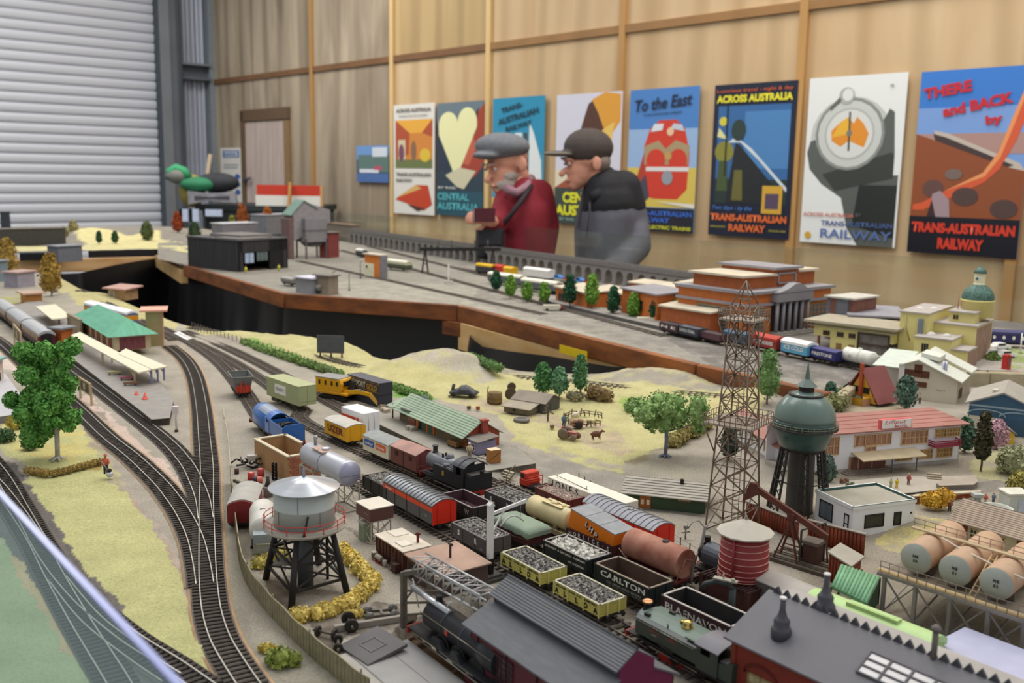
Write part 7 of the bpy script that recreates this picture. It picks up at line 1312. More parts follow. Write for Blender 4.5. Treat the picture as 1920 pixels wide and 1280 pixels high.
g=G(1900,962); t=Th('kiosk','pale green-grey concrete kiosk beside the round basin','kiosk',(g.x,g.y,0),.1); obj('wall',B().box(-.012,.014,-.008,.014,0,.026),PC,t); obj('roof',B().box(-.014,.016,-.010,.016,.026,.028),mat('#d3d1c2',.6),t); obj('panel',B().box(.0,.012,-.0086,-.008,.004,.020),mat('#bcc3cc'),t)
g=G(1830,960); t=Th('pillar','grey stone pillar by the seated model couple','pillar',(g.x,g.y,0)); obj('shaft',B().box(-.003,.003,-.003,.003,0,.020),mat('#9b9c96',.7),t); obj('cap',B().box(-.006,.006,-.005,.005,.020,.024),mat('#b0b3b0',.7),t); obj('foot',B().box(-.007,.007,-.006,.006,0,.004),mat('#8d8f88'),t)
tiny(1847,945,.006,'tiny model woman in orange sitting by the basin','#d0604a','#b9b4aa',h=.014); tiny(1862,943,.006,'tiny model man in blue-grey beside the orange figure','#7d8ea3','#6b6f78',h=.014); tiny(1780,958,0,'tiny model figure in red-brown standing at the brick wall','#9c5a4a','#5d4a40',h=.016); tiny(1703,908,.003,'tiny model walker in red on the hotel pavement','#a8564a','#8d6a5a','#c98d6a',h=.015)
tiny(1681,914,.003,'tiny model figure in a yellow dress on the hotel pavement','#d9c23a','#d9c23a',h=.013); tiny(1670,914,.003,'tiny model figure in pale green beside the yellow figure','#b9c08a','#a3a68d',h=.013); tiny(1724,757,.02,'tiny dark figure on the bench by the white depot','#6b5348','#4a4542',h=.014); tiny(1251,900,.0,'tiny black and white figure behind the green shed','#d9d5cf','#33302e') if False else None
for x,y,lab in ((1583,905,'brown model figures group seat at the hotel kerb'),(1594,913,'green and brown handcart at the hotel kerb')): g=G(x,y,.003); t=Th('kerb_ornament',lab,'ornament',(g.x,g.y,.003),.3); obj('body',B().sph((-.004,0,.004),.003,8).sph((.004,.001,.004),.003,8).box(-.006,.006,-.002,.002,0,.003),mat('#7d5f4a' if x<1590 else '#5f6a52',.8,var=.2),t)
A,rz,L=frame((1578,748),(1638,764),.0); t=Th('a_frame_cafe','yellow A-frame cafe with a steep red roof and red chimney','building',(A.x,A.y,.0),rz+.05); YL=mat('#c0922f',.6,var=.12); D_=.06; h=.064; ap=L*.52
obj('gable_wall',B().prism([(.004,.004),(L-.002,.004),(ap,h-.003)],'y',.004,.0055).prism([(.004,.004),(L-.002,.004),(ap,h-.003)],'y',D_-.002,D_),YL,t); RR_=mat('#8a4f4c',.65,var=.1,scale=30)
obj('roof_slope',B().prism([(-.004,.006),(ap,h),(ap,h+.0016),(-.006,.006)],'y',0,D_+.004),RR_,t); obj('roof_slope',B().prism([(L+.004,.006),(ap,h),(ap,h+.0016),(L+.006,.006)],'y',0,D_+.004),RR_,t)
obj('chimney',B().box(ap-.0035,ap+.0035,.0,.004,.016,h+.010),mat('#a54a2c',.7,var=.1),t); obj('porch',B().box(.0,L*.80,-.018,.004,-.004,.014),YL,t); obj('porch_end',B().box(L*.80,L*.80+.001,-.017,.004,-.004,.012),mat('#b9886a'),t); obj('porch_rail',B().box(.002,L*.8,-.0175,-.0165,.014,.019),mat('#4c463c',.6),t); text('THE SAINT CAFE',mat('#d9cfae'),t,side_M(L*.4,-.0178,.0165),w=L*.72,h=.0036)
Wn(t,ap-.018,ap-.005,.020,.031,BLACK,GLASSD,3,1,off=.004); Wn(t,ap+.005,ap+.018,.020,.031,BLACK,GLASSD,4,1,off=.004); Wn(t,.008,.04,.002,.012,BLACK,GLASSB,5,1,'r',L-.003)
A,rz,L=frame((1686,744),(1792,758),.0); t=Th('railway_depot','white gabled depot with brown boarded windows and silver flues','building',(A.x,A.y,.0),rz); DW=mat('#cbc2b0',.65,var=.06,scale=25); DP=mat('#cfd0c4',.6,var=.07,scale=20); D_=.14; hl,ha_,hr_=.062,.074,.044; ap=L*.30
prof=[(0,0),(L,0),(L,hr_),(ap,ha_),(0,hl)]; obj('gable_wall',B().prism(prof,'y',0,.002),DW,t); obj('side_wall',B().box(L-.002,L,.002,D_,0,hr_).box(0,.002,.002,D_,0,hl),mat('#a89d8a',.65,var=.08),t); obj('buttress',B().box(-.004,.006,-.003,.003,0,hl+.003),mat('#d9d6d6'),t)
obj('roof_slope',B().prism([(ap,ha_+.002),(L+.008,hr_-.001),(L+.008,hr_-.003),(ap,ha_)],'y',-.005,D_*.55),DP,t); obj('roof_slope',B().prism([(ap,ha_+.002),(-.005,hl),(-.005,hl-.002),(ap,ha_)],'y',-.005,D_),DP,t); obj('roof_slope',B().prism([(ap,ha_+.008),(L+.010,hr_+.004),(L+.010,hr_+.001),(ap,ha_+.005)],'y',D_*.58,D_),DP,t); obj('skylight_box',B().prism([(ap-.004,ha_),(ap+.030,ha_-.004),(ap+.030,ha_+.004),(ap-.004,ha_+.009)],'y',D_*.25,D_*.6),DP,t)
BB=mat('#5d3826',.7,var=.3,scale=120,stretch=(3,1,.3))
for x0,x1,z0,z1 in ((L*.06,L*.50,.042,.055),(L*.23,L*.37,.050,.066),(L*.22,L*.47,.024,.034)): obj('boarded_window',B().box(x0,x1,-.0012,0,z0,z1),BB,t)
for x in (L*.70,L*.745): obj('flue',B().rod((x,.02,hr_),(x,.02,hr_+.030),.0022,n=12),mat('#b3b5c4',.35,.6),t)
obj('side_wing',B().box(-.05,-.004,.02,D_,0,hl-.012),mat('#c6c0bb',.65,var=.06),t); obj('wing_roof',B().prism([(.012,hl-.010),(D_,hl+.004),(D_,hl+.006),(.012,hl-.008)],'x',-.056,.0),mat('#c3cbbf',.6,var=.06),t); Wn(t,.02,.05,.006,.024,BLACK,mat('#54382c'),2,2,'r',L)
text('TAIT',mat('#8d8578'),t,side_M(L*.72,-.0006,.022),w=.018,h=.003)
A,rz,L=frame((1813,806),(1938,822),.0); t=Th('garage','dark blue double garage with arched doors and a grey pitched roof','building',(A.x,A.y,.0),rz); BG=mat('#3f5f78',.6,var=.08); PG=mat('#8fa3ab',.6); h0_=.048; hp=.068; D_=.12
obj('gable_wall',B().prism([(0,0),(L,0),(L,h0_),(L/2,hp),(0,h0_)],'y',0,.003),BG,t); obj('side_wall',B().box(0,.002,.003,D_,0,h0_).box(L-.002,L,.003,D_,0,h0_),BG,t); RGg=mat('#a09a90',.65,var=.08)
obj('roof_slope',B().prism([(L/2,hp+.002),(-.006,h0_-.001),(-.006,h0_-.003),(L/2,hp)],'y',-.005,D_),RGg,t); obj('roof_slope',B().prism([(L/2,hp+.002),(L+.006,h0_-.001),(L+.006,h0_-.003),(L/2,hp)],'y',-.005,D_),RGg,t)
obj('cornice',B().prism([(0,h0_-.006),(L,h0_-.006),(L,h0_-.003),(0,h0_-.003)],'y',-.001,0).prism([(0,h0_),(L/2,hp),(L/2,hp-.002),(0,h0_-.002)],'y',-.001,0).prism([(L,h0_),(L/2,hp),(L/2,hp-.002),(L,h0_-.002)],'y',-.001,0),PG,t)
for c in (.27,.75):
	obj('arch',B().tube([(L*c+.028*cos(a),-.0005,.028+.010*sin(a)) for a in np.linspace(0,pi,14)],.0012),PG,t); obj('garage_door',B().box(L*c-.025,L*c+.025,-.0008,0,0,.026),mat('#c9c2ae' if c<.5 else '#3a566c',.6,var=.05),t)
obj('roof_vent',B().box(L*.32,L*.40,.02,.035,.060,.068),mat('#bfb9aa'),t)
g=G(1897,812,.0); t=Th('teal_shopfront','teal shop front with white framed windows','building',(g.x-.0,g.y-.01,0),rz-.05); obj('wall',B().box(-.01,.05,0,.006,0,.024),mat('#3f7d78',.6),t); Wn(t,.0,.010,.008,.019,WHITE,GLASSD,1,2,off=0); Wn(t,.018,.028,.008,.019,WHITE,GLASSD,1,2,off=0); obj('fascia',B().box(-.012,.052,-.003,.006,.024,.027),mat('#56938c'),t)
g=G(1862,830); t=Th('kiosk','yellow gabled kiosk with a grey roof beside the pink bush','kiosk',(g.x,g.y,0),rz+.3); YK=mat('#d2b02c',.6,var=.06); obj('wall',B().prism([(0,0),(.030,0),(.030,.016),(.015,.026),(0,.016)],'y',0,.002).box(0,.03,.002,.04,0,.0155),YK,t); obj('roof',B().prism([(-.003,.0150),(.015,.0275),(.033,.0150),(.033,.0165),(.015,.029),(-.003,.0165)],'y',-.003,.045),mat('#8f8c84',.7),t); obj('doorway',B().box(.008,.020,-.0008,0,0,.013),mat('#5d4a6b'),t)
g=G(1730,830,.0)
# the station board across the pit
def box_at(name,label,cat,a,b,ytop,Dp,wall,roof,z=ZF,over=.006,rise=0,H=None,win=None,wm=None):
	A,rz,L=frame(a,b,z); H=H or HT(a[0],a[1],a[0],ytop,z); t=Th(name,label,cat,(A.x,A.y,z),rz)
	obj('wall',B().box(0,L,0,Dp,0,H),wall,t)
	obj('roof',B().prism([(-over,H),(Dp+over,H+rise),(Dp+over,H+rise+.004),(-over,H+.004)],'x',-over,L+over),roof,t)
	for w in win or []: Wn(t,L*w[0],L*w[1],H*w[2],H*w[3],wm or WHITE,GLASSD,w[4],w[5],off=0,bar=.0014,th=.002)
	return t,L,H,rz
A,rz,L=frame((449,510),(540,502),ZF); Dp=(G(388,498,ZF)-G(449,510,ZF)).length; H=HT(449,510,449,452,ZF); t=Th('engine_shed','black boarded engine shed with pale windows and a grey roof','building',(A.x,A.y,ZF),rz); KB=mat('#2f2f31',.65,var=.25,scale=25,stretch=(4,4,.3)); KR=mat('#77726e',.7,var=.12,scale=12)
obj('side_wall',B().box(0,.006,0,Dp,0,H).box(L-.006,L,0,Dp,0,H).box(0,L,Dp-.006,Dp,0,H),KB,t); obj('front_wall',B().box(0,L,0,.006,H*.62,H).box(0,L*.08,0,.006,0,H).box(L*.62,L,0,.006,0,H),KB,t); obj('roof',B().box(-.004,L+.004,-.004,Dp+.004,H,H+.005),mat('#4f4d4c',.7),t); obj('roof_monitor',B().box(L*.25,L*.9,Dp*.2,Dp*.8,H+.005,H+.016),KR,t); obj('roof_sheet',B().box(.01,L*.7,.01,Dp*.5,H+.005,H+.008),KR,t)
for k in range(9): obj('batten',B().box(L*.62+.02*k*.4,L*.62+.02*k*.4+.002,-.002,0,0,H),BLACK,t)
Wn(t,L*.10,L*.30,H*.25,H*.62,KB,mat('#9fb0c8',.2),2,1,off=-.001,bar=.002); Wn(t,L*.34,L*.58,H*.3,H*.62,KB,mat('#5d6a6c',.2),3,1,off=-.001,bar=.002); obj('floor_shadow',B().box(L*.1,L*.6,.01,.06,0,.003),mat('#5d4a40'),t)  # dark slab in the doorway paints the shadow on the shed floor
for x,c,l in ((461,'#d9cf4a','tiny yellow figure at the black shed door'),(523,'#d9cf4a','tiny yellow figure by the black shed corner')): tiny(x,512 if x<500 else 508,ZF,l,c,'#b9b03a',h=.026)
A,rz,L=frame((574,486),(614,484),ZF); t=Th('coal_tower','grey timber coaling tower on legs with a raised gabled head house','tower',(A.x,A.y,ZF),rz); CT=mat('#7d7a7c',.7,var=.12,scale=14); H=HT(590,485,590,410,ZF)
for x in (.003,L-.003):
	for y in (.003,.08): obj('leg',B().box(x-.003,x+.003,y-.003,y+.003,0,H*.5),mat('#5a585a'),t)
obj('bunker',B().box(0,L,0,.085,H*.42,H),CT,t); obj('band',B().box(-.001,L+.001,-.001,.086,H*.69,H*.72),mat('#5d5b5d'),t); obj('hopper',B().prism([(.01,H*.42),(L-.01,H*.42),(L*.7,H*.3),(L*.3,H*.3)],'y',.01,.07),mat('#4d4b4c'),t)
h2=HT(590,485,590,378,ZF); obj('head_house',B().prism([(-.04,H*.45),(L+.035,H*.9),(L+.035,h2*.85),(.01,h2),(-.045,h2*.78)],'y',.03,.10),mat('#8a8588',.7,var=.1),t); obj('head_roof',B().shell([(-.055,h2*.77),(.01,h2+.006),(L*.75,h2*.88)],'y',.025,.105,.004),mat('#6f8a7d',.7),t); obj('ramp_wall',B().prism([(-.06,0),(-.04,0),(-.04,h2*.75),(-.06,h2*.7)],'y',.03,.1),mat('#6d5654',.7),t)
box_at('small_building','dark red small building with a sign beside the coaling tower','building',(616,484),(636,482),437,.05,mat('#7a3a36',.7),KR)
t,L,H,rz=box_at('grey_shed','pale grey long shed roof behind the black engine shed','building',(500,440),(560,436),404,.12,mat('#85858a',.7),mat('#a3a3a8',.6))
box_at('white_block','low white topped building above the black engine shed','building',(418,446),(482,443),420,.1,mat('#7d7b80',.7),mat('#cfcfd3',.6)); box_at('stone_platform','pinkish stone building with posts at the wall end of the station board','building',(614,440),(660,446),418,.05,mat('#8f7d70',.7),mat('#9a7c6a',.7))
t,L,H,rz=box_at('signal_hut','orange and cream signal hut with a flat pale roof','hut',(684,518),(712,522),476,.03,mat('#c9752e',.6),mat('#c9bfae',.7)); obj('cream_panel',B().box(0,L*.62,-.002,0,0,H*.62),mat('#d8d2b4',.6),t); obj('window',B().box(L*.12,L*.22,-.003,-.001,H*.4,H*.52),BLACK,t); obj('grey_edge',B().box(L,L+.006,0,.03,0,H),mat('#77747c'),t)
FR=rad(-47)
def car(px,L,H,col,roof,label,name='wagon',cat='wagon',rz=FR,W=.032,round_=.005,stripe=None,z=ZF,text_=None,tcol=None,open_=False):
	g=G(px[0],px[1],z); t=Th(name,label,cat,(g.x,g.y,z+.0035),rz); obj('underframe',B().box(-L/2,L/2,-.011,.011,.004,.009),BLACK,t)
	for x in (-L*.32,L*.32): obj('wheelset',B().lathe([(.001,-.0105),(.0056,-.0105),(.0056,-.008),(.001,-.008)],c=(x,0,.0056),n=12,axis='y').rod((x,-.008,.0056),(x,.008,.0056),.001),DARK,t)
	if open_: obj('body',B().box(-L/2,L/2,-W/2,-W/2+.0012,.009,.009+H).box(-L/2,L/2,W/2-.0012,W/2,.009,.009+H).box(-L/2,-L/2+.0012,-W/2,W/2,.009,.009+H).box(L/2-.0012,L/2,-W/2,W/2,.009,.009+H).box(-L/2,L/2,-W/2,W/2,.008,.0095),mat(col,.6,var=.06),t); obj('load',B().prism([(-W/2+.002,.009),(W/2-.002,.009),(W/2-.004,.008+H),(0,.010+H),(-W/2+.004,.008+H)],'x',-L/2+.002,L/2-.002),mat(roof,.8,var=.3,scale=100),t)
	else: obj('body',B().box(-L/2,L/2,-W/2,W/2,.009,.009+H),mat(col,.5,var=.05),t); obj('roof',B().shell([(u,v+.001) for u,v in arc(W,round_,.0006,8,.009+H)],'x',-L/2-.001,L/2+.001,round_*.9+.001),mat(roof,.55,var=.05),t)
	if stripe: obj('stripe',B().box(-L/2-.0003,L/2+.0003,-W/2-.0004,W/2+.0004,.009+H*stripe[1],.009+H*stripe[2]),mat(stripe[0],.5),t)
	if text_: text(text_,mat(tcol or '#e6e3da'),t,side_M(0,-W/2-.0006,.009+H*.5),w=L*.75,h=H*.4,bold=.02)
	return t
car((748,507),.13,.024,'#4d5442','#dcd8c4','cream roofed dark coach beside the orange hut','coach','coach',stripe=('#b9bd9a',.55,.95)); car((678,482),.05,.02,'#4b4a48','#e0dfd6','small white roofed wagon behind the orange hut')
for px,L,H,c,r,l in (((912,515),.09,.024,'#3f3f42','#d9b01c','yellow nosed diesel engine at the head of the container train'),((938,517),.05,.024,'#c23a2c','#c9392a','red container wagon behind the yellow engine'),((957,521),.045,.024,'#d9a91e','#e0b01e','orange-yellow container wagon next to the red one'),((1010,525),.13,.026,'#e3e1da','#eceae4','long white tank wagon in the container train'),((1040,545),.08,.012,'#5b2a2c','#6b3436','low maroon wagon under the tall green tree'),((950,535),.16,.024,'#5d6060','#e2decb','first cream coach roof behind the dark green tree'),((1015,548),.16,.024,'#5d6060','#e2decb','second cream coach roof behind the pale green trees')): car(px,L,H,c,r,l)
for k,(x,y,c) in enumerate(((1047,528,'#4a86c2'),(1067,531,'#c8553a'),(1087,534,'#4a86c2'),(1105,536,'#c8553a'))):
	g=G(x,y,ZF); t=Th('car',('first','second','third','last')[k]+' little '+('blue','red')[k%2]+' car riding on the car transporter wagon behind the trees','car',(g.x,g.y,ZF+.012),FR); obj('body',B().prism([(-.022,0),(.022,0),(.022,.006),(.012,.007),(.007,.013),(-.009,.013),(-.014,.007),(-.022,.006)],'y',-.010,.010),mat(c,.4),t); obj('window',B().box(-.009,.007,-.0104,.0104,.0075,.0115),GLASSD,t)
g=G(1077,536,ZF); t=Th('car_transporter','long low grey transporter wagon carrying the small cars','wagon',(g.x,g.y,ZF),FR); obj('deck',B().box(-.11,.11,-.014,.014,.008,.0118),DARK,t); obj('wheelset',B().rod((-.08,-.011,.006),(-.08,.011,.006),.006).rod((.08,-.011,.006),(.08,.011,.006),.006),DARK,t)
a=G(655,455,ZF); b_=G(1330,562,ZF); d=(b_-a); rz=atan2(d.y,d.x); n=46; w=d.length/n; VH=.072; t=Th('viaduct','long grey arched viaduct along the back of the station board','viaduct',(a.x,a.y,ZF),rz); VM=mat('#85817d',.75,var=.12,scale=30); pl=[(0,0),(w*.16,0),(w*.16,VH*.42)]+[(w*.5-w*.34*cos(q),VH*.42+w*.34*sin(q)) for q in np.linspace(.15,pi-.15,8)]+[(w*.84,VH*.42),(w*.84,0),(w,0),(w,VH),(0,VH)]
o=obj('arch',B().prism(pl,'y',0,.03),VM,t)
for k in range(1,n): inst(o,t,(w*k,0,0))
obj('parapet',B().box(0,d.length,-.003,.0,VH*.84,VH+.004).box(0,d.length,.03,.033,VH*.9,VH+.004),mat('#75716e',.75),t)
g=G(797,512,ZF); hz=HT(797,512,797,467,ZF); t=Th('footbridge','black girder footbridge on splayed legs across the far tracks','gantry',(g.x,g.y,ZF),rad(12)); obj('girder',B().box(-.02,.29,-.006,.006,hz-.006,hz+.006),BLACK,t)
for x in (0,.26): obj('leg',B().beam((x-.012,0,0),(x,0,hz),.006).beam((x+.012,0,0),(x,0,hz),.006).beam((x-.008,0,hz*.4),(x+.008,0,hz*.4),.003),mat('#3a3836',.6),t)
for x in (.05,.1,.19,.24): obj('signal',B().rod((x,0,hz),(x,0,hz+.035),.002).box(x-.003,x+.003,-.002,.002,hz+.02,hz+.034),mat('#5a5550'),t)
g=G(841,532,ZF); t=Th('signal_post','white signal post with a ladder in the far yard','signal',(g.x,g.y,ZF)); obj('post',B().beam((0,0,0),(0,0,.066),.006),mat('#d6d3cc'),t); obj('base',B().box(-.014,.014,-.006,.006,0,.010).beam((.016,0,0),(.004,0,.03),.002),mat('#bdb8b0'),t)
for x,y,l in ((545,578-34,'grey tank wagon on the near edge of the far yard'),(595,558,'dark low wagon by the brown board edge')): car((x,y-8),.07,.012,'#6e6c68','#8f8c86',l)
box_at('water_stand','low grey stand with a pale tank in the far yard','tank',(555,548),(585,552),520,.05,mat('#8a8a90',.7),mat('#c9c9d6',.6)); box_at('cabin','small grey brown cabin beside the pale tank','hut',(592,551),(616,554),516,.04,mat('#86796a',.7),mat('#77706a',.7))
for x,y in ((625,545),(655,545),(676,522)): g=G(x,y,ZF); t=Th('lamp_post',{625:'thin dark lamp post by the small cabin',655:'thin dark lamp post above the brown edge',676:'thin lamp post in front of the orange hut'}[x],'lamp post',(g.x,g.y,ZF)); obj('post',B().rod((0,0,0),(0,0,.06),.0014).rod((0,0,.06),(.010,0,.062),.001),mat('#5d5954'),t); obj('foot',B().lathe([(.004,0),(.002,.006)],n=8),DARK,t)
OB=mat('#bf6c34',.65,var=.1,scale=60); OB2=mat('#a4592f',.65,var=.12,scale=60); SRf=mat('#8f8c90',.65,var=.08,scale=15); CRf=mat('#c3b8a2',.7,var=.08,scale=15)
A,rz,L=frame((1402,634),(1556,613),ZF); Dp=(G(1312,608,ZF)-A).length; t=Th('station','large orange brick station with a grey columned entrance and flat roofs','building',(A.x,A.y,ZF),rz); H=HT(1402,634,1402,553,ZF)
Lf=HT; obj('wall',B().box(0,L*.42,0,Dp,0,H).box(L*.42,L*.98,.0,Dp,0,H),OB,t); obj('cornice',B().box(-.006,L+.0,-.006,Dp+.004,H*.72,H*.78).box(-.008,L+.0,-.008,Dp+.006,H,H+.007),SRf,t)
obj('upper_storey',B().box(L*.06,L*.42,.04,Dp-.03,H,H+.036),OB2,t); obj('upper_roof',B().box(L*.03,L*.43,.03,Dp-.02,H+.036,H+.041),CRf,t); obj('centre_block',B().box(L*.42,L*.72,.04,Dp-.02,H,H+.05),OB2,t); obj('centre_roof',B().box(L*.40,L*.74,.03,Dp-.01,H+.05,H+.056),SRf,t); obj('right_block',B().box(L*.72,L*.97,.05,Dp-.02,H,H+.04),OB2,t); obj('right_roof',B().box(L*.72,L*.99,.04,Dp-.01,H+.04,H+.046),CRf,t)
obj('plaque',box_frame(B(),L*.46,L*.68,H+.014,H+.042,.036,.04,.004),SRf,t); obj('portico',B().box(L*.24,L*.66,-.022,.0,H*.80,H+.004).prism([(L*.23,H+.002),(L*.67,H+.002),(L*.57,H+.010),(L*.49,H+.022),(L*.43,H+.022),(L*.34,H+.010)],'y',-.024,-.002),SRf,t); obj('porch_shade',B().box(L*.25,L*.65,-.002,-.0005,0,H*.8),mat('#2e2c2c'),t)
for k in range(6): obj('column',B().rod((L*(.265+.074*k),-.014,0),(L*(.265+.074*k),-.014,H*.8),.0045,n=10),SRf,t)
obj('steps',B().box(L*.22,L*.72,-.034,0,-.0,.004).box(L*.23,L*.68,-.028,0,.004,.008),mat('#9a958d',.8),t)
Wn(t,Dp*.28,Dp*.72,H*.06,H*.66,mat('#8f7d5c'),GLASSB,5,6,'l',0,bar=.0025,th=.002); Wn(t,L*.06,L*.17,H*.06,H*.66,mat('#8f7d5c'),GLASSB,3,6,off=0,bar=.0025,th=.002); Wn(t,L*.72,L*.96,H*.06,H*.66,mat('#9a7040'),GLASSB,5,5,off=0,bar=.0025,th=.002)
for a,b,yt,dp,w,l,wn in (((1042,568),(1100,583),538,.09,OB,'small orange station house with a cream roof, first behind the trees',[(.1,.35,.2,.7,2,1)]),((1115,560),(1175,576),540,.05,OB2,'orange wall with a long cream canopy roof behind the trees',None),((1165,592),(1230,608),541,.1,OB,'orange station house with a grey roof beside the pale round tree',[(.28,.62,.35,.72,2,1)]),((1180,562),(1262,575),530,.06,OB,'far orange range with a cream roof below the viaduct',None),((1264,588),(1325,598),532,.07,mat('#c98a34',.6),'yellow orange range with small windows beside the big station',[(.15,.45,.4,.7,2,1),(.62,.95,.4,.7,2,1)]),((1238,612),(1330,628),574,.06,OB2,'low orange platform range with a long cream roof',None)):
	box_at('station_building',l,'building',a,b,yt,dp,w,CRf if 'cream' in l or 'yellow' in l else SRf,rise=.006,win=wn,wm=mat('#6b4a2c'))
slab('station_platform','long dark station platform in front of the orange buildings','platform',[(1010,560),(1030,553),(1320,619),(1318,630)],ZF+.010,mat('#8f8a84',.8),mat('#5a5652',.8),ZF)
for x,y,c in ((1215,606,'#d9d2bd'),(1037,582,'#c9c2ae')): g=G(x,y,ZF); t=Th('van',{1215:'cream lorry parked between two trees by the platform',1037:'pale flat trailer beside the tall light green tree'}[x],'vehicle',(g.x,g.y,ZF),FR+.9); obj('body',B().box(-.028,.02,-.011,.011,.005,.016),mat(c,.5),t); obj('cab',B().box(.02,.03,-.010,.010,.004,.013),mat('#7a3030',.5),t); obj('wheel',B().rod((-.018,-.011,.004),(-.018,.011,.004),.004).rod((.02,-.011,.004),(.02,.011,.004),.004),BLACK,t)
CY=mat('#d3c984',.6,var=.06,scale=30); A,rz,L=frame((1524,652),(1672,672),ZF); t=Th('cream_shops','cream yellow shop block with a dark shopfront and a brown-grey flat roof','building',(A.x,A.y,ZF),rz); H=.060
obj('wall',B().box(L*.22,L*.56,0,.11,0,H*.52).box(0,L,0,.11,H*.5,H),CY,t); obj('roof',B().box(-.02,L+.012,-.014,.12,H,H+.005).box(-.01,L+.004,-.008,.11,H*.86,H*.9),mat('#a39a85',.7,var=.1),t); obj('shopfront',box_frame(B(),L*.57,L*.96,.0,H*.80,-.004,0,.003).box(L*.57,L*.96,-.004,0,H*.36,H*.42),mat('#4a3830'),t); obj('shop_glass',B().box(L*.58,L*.95,-.001,.0,0,H*.79),mat('#77706a',.3,var=.3,scale=60),t)
for f in (.12,.30,.45): Wn(t,L*f,L*(f+.09),H*.54,H*.72,mat('#6b5540'),GLASSD,3,1,off=0,bar=.0012)
for f in (.30,.46): obj('door',B().box(L*f,L*(f+.07),-.001,0,0,H*.30),mat('#8a6a40'),t)
obj('corner_post',B().box(L*.05,L*.05+.005,.0,.005,0,H*.5),mat('#7d4a34'),t); obj('forecourt',B().box(-.02,L+.03,-.03,-.004,0,.005),mat('#b3ab9b',.8),t)
box_at('grey_rooftop_block','dark grey block with open shelter behind the cream shops','building',(1546,634),(1584,641),556,.06,mat('#6f7078',.7),mat('#aab0a6',.6)); box_at('brick_rooftop_hut','little brown brick rooftop hut with a pale roof behind the cream shops','building',(1596,642),(1638,634),562,.06,mat('#7d5448',.7),mat('#bfbab0',.6)); box_at('long_grey_roof','long grey roof between the cream shops and the domed building','building',(1590,646),(1690,652),592,.2,mat('#54504e',.7),mat('#8f8d94',.65))
A,rz,L=frame((1676,672),(1812,690),ZF); t=Th('domed_building','yellow stepped town hall with a green dome and lantern','building',(A.x,A.y,ZF),rz+.05); DY=mat('#d9cc86',.6,var=.05,scale=20); PK=mat('#a58a7c',.7,var=.08); H=.098
obj('wall',B().box(0,L*.40,.02,.2,0,H).box(L*.38,L*.98,.06,.2,0,H*.78),DY,t); obj('front_block',B().box(L*.30,L*.80,-.02,.07,0,H*.55),DY,t); obj('low_block',B().box(L*.80,L*1.02,-.02,.05,0,H*.36),DY,t); obj('flat_roof',B().box(L*.29,L*.81,-.022,.07,H*.55,H*.58).box(L*.79,L*1.03,-.022,.05,H*.36,H*.39).box(-.003,L*.41,.017,.2,H,H+.003).box(L*.37,L,.057,.2,H*.78,H*.81),mat('#aaa29c',.7),t)
obj('tower_base',B().box(L*.55,L*.90,.09,.19,H*.78,H*1.02),DY,t); obj('tower_roof',B().box(L*.53,L*.92,.085,.195,H*1.02,H*1.05),mat('#aaa29c',.7),t); Wn(t,L*.60,L*.68,H*.86,H*.97,DY,GLASSD,2,1,off=.09); Wn(t,L*.40,L*.50,H*.26,H*.44,mat('#a39a6b'),GLASSD,3,1,off=-.02)
for k in range(9): obj('pilaster',B().box(L*1.02,L*1.02+.002,-.018+.0078*k,-.014+.0078*k,0,H*.34),PK,t); obj('pilaster',B().box(L*.98,L*.98+.002,.062+.015*k,.068+.015*k,0,H*.74),PK,t)
obj('grey_duct',B().box(L*.27,L*.33,.012,.02,H*.58,H*.9),mat('#77808c',.5),t); obj('pipe',B().tube([(L*.08,.019,H*.95),(L*.09,.019,H*.7),(L*.16,.019,H*.4)],.0014),mat('#bdb078'),t)
for x,y in ((L*.12,.10),(L*.28,.12)): obj('roof_light',B().sph((x,y,H),.009,10,(1,1,.7)),mat('#d8d2cc'),t)
for x in (L*.45,L*.66): obj('roof_light',B().sph((x,.02,H*.57),.010,10,(1,1,.7)),mat('#d0c8c0'),t)
c=(L*.82,.15,0); z1=H*1.0; DGm=mat('#4d6b62',.5,var=.15,scale=40)
obj('drum',B().lathe([(.031,z1-.01),(.031,z1+.022),(.034,z1+.023),(.034,z1+.027)],c=c,n=24),DY,t); obj('dome',B().lathe([(.033,z1+.027)]+[(.033*cos(q),z1+.027+.034*sin(q)) for q in np.linspace(.08,1.2,9)]+[(.012,z1+.060)],c=c,n=24),DGm,t); obj('dome_rib',B().tube([(c[0]+.0335*cos(q)*cos(4.6),c[1]+.0335*cos(q)*sin(4.6),z1+.027+.0345*sin(q)) for q in np.linspace(.05,1.2,9)],.0012).tube([(c[0]+.0335*cos(q)*cos(5.4),c[1]+.0335*cos(q)*sin(5.4),z1+.027+.0345*sin(q)) for q in np.linspace(.05,1.2,9)],.0012),mat('#6d8a80'),t)
obj('lantern',B().lathe([(.013,z1+.059),(.0115,z1+.062),(.0115,z1+.082),(.013,z1+.083)],c=c,n=10,sm=False),mat('#d6d2b0',.6),t); obj('lantern_window',B().lathe([(.0028,.0)if 0 else (.0028,-.0125),(.0028,-.0115)],c=(c[0]-.003,c[1],z1+.072),n=12,axis='y'),mat('#35628a',.3),t); obj('lantern_dome',B().lathe([(.0135,z1+.083),(.012,z1+.089),(.007,z1+.094),(.002,z1+.096),(.001,z1+.102),(.0003,z1+.103)],c=c,n=16),DGm,t)
for q in (4.2,4.9,5.6): obj('dormer',B().lathe([(.004,-.003),(.006,-.003),(.006,.002),(.004,.002)],c=(c[0]+.030*cos(q),c[1]+.030*sin(q),z1+.040),n=12,axis='y'),mat('#5f8276'),t)
for q in (.5,1.0): obj('mast',B().rod((L*.6,.1+.05*q,H*1.05),(L*.6,.1+.05*q,H*1.05+.03),.0008),mat('#9a5a4a'),t)
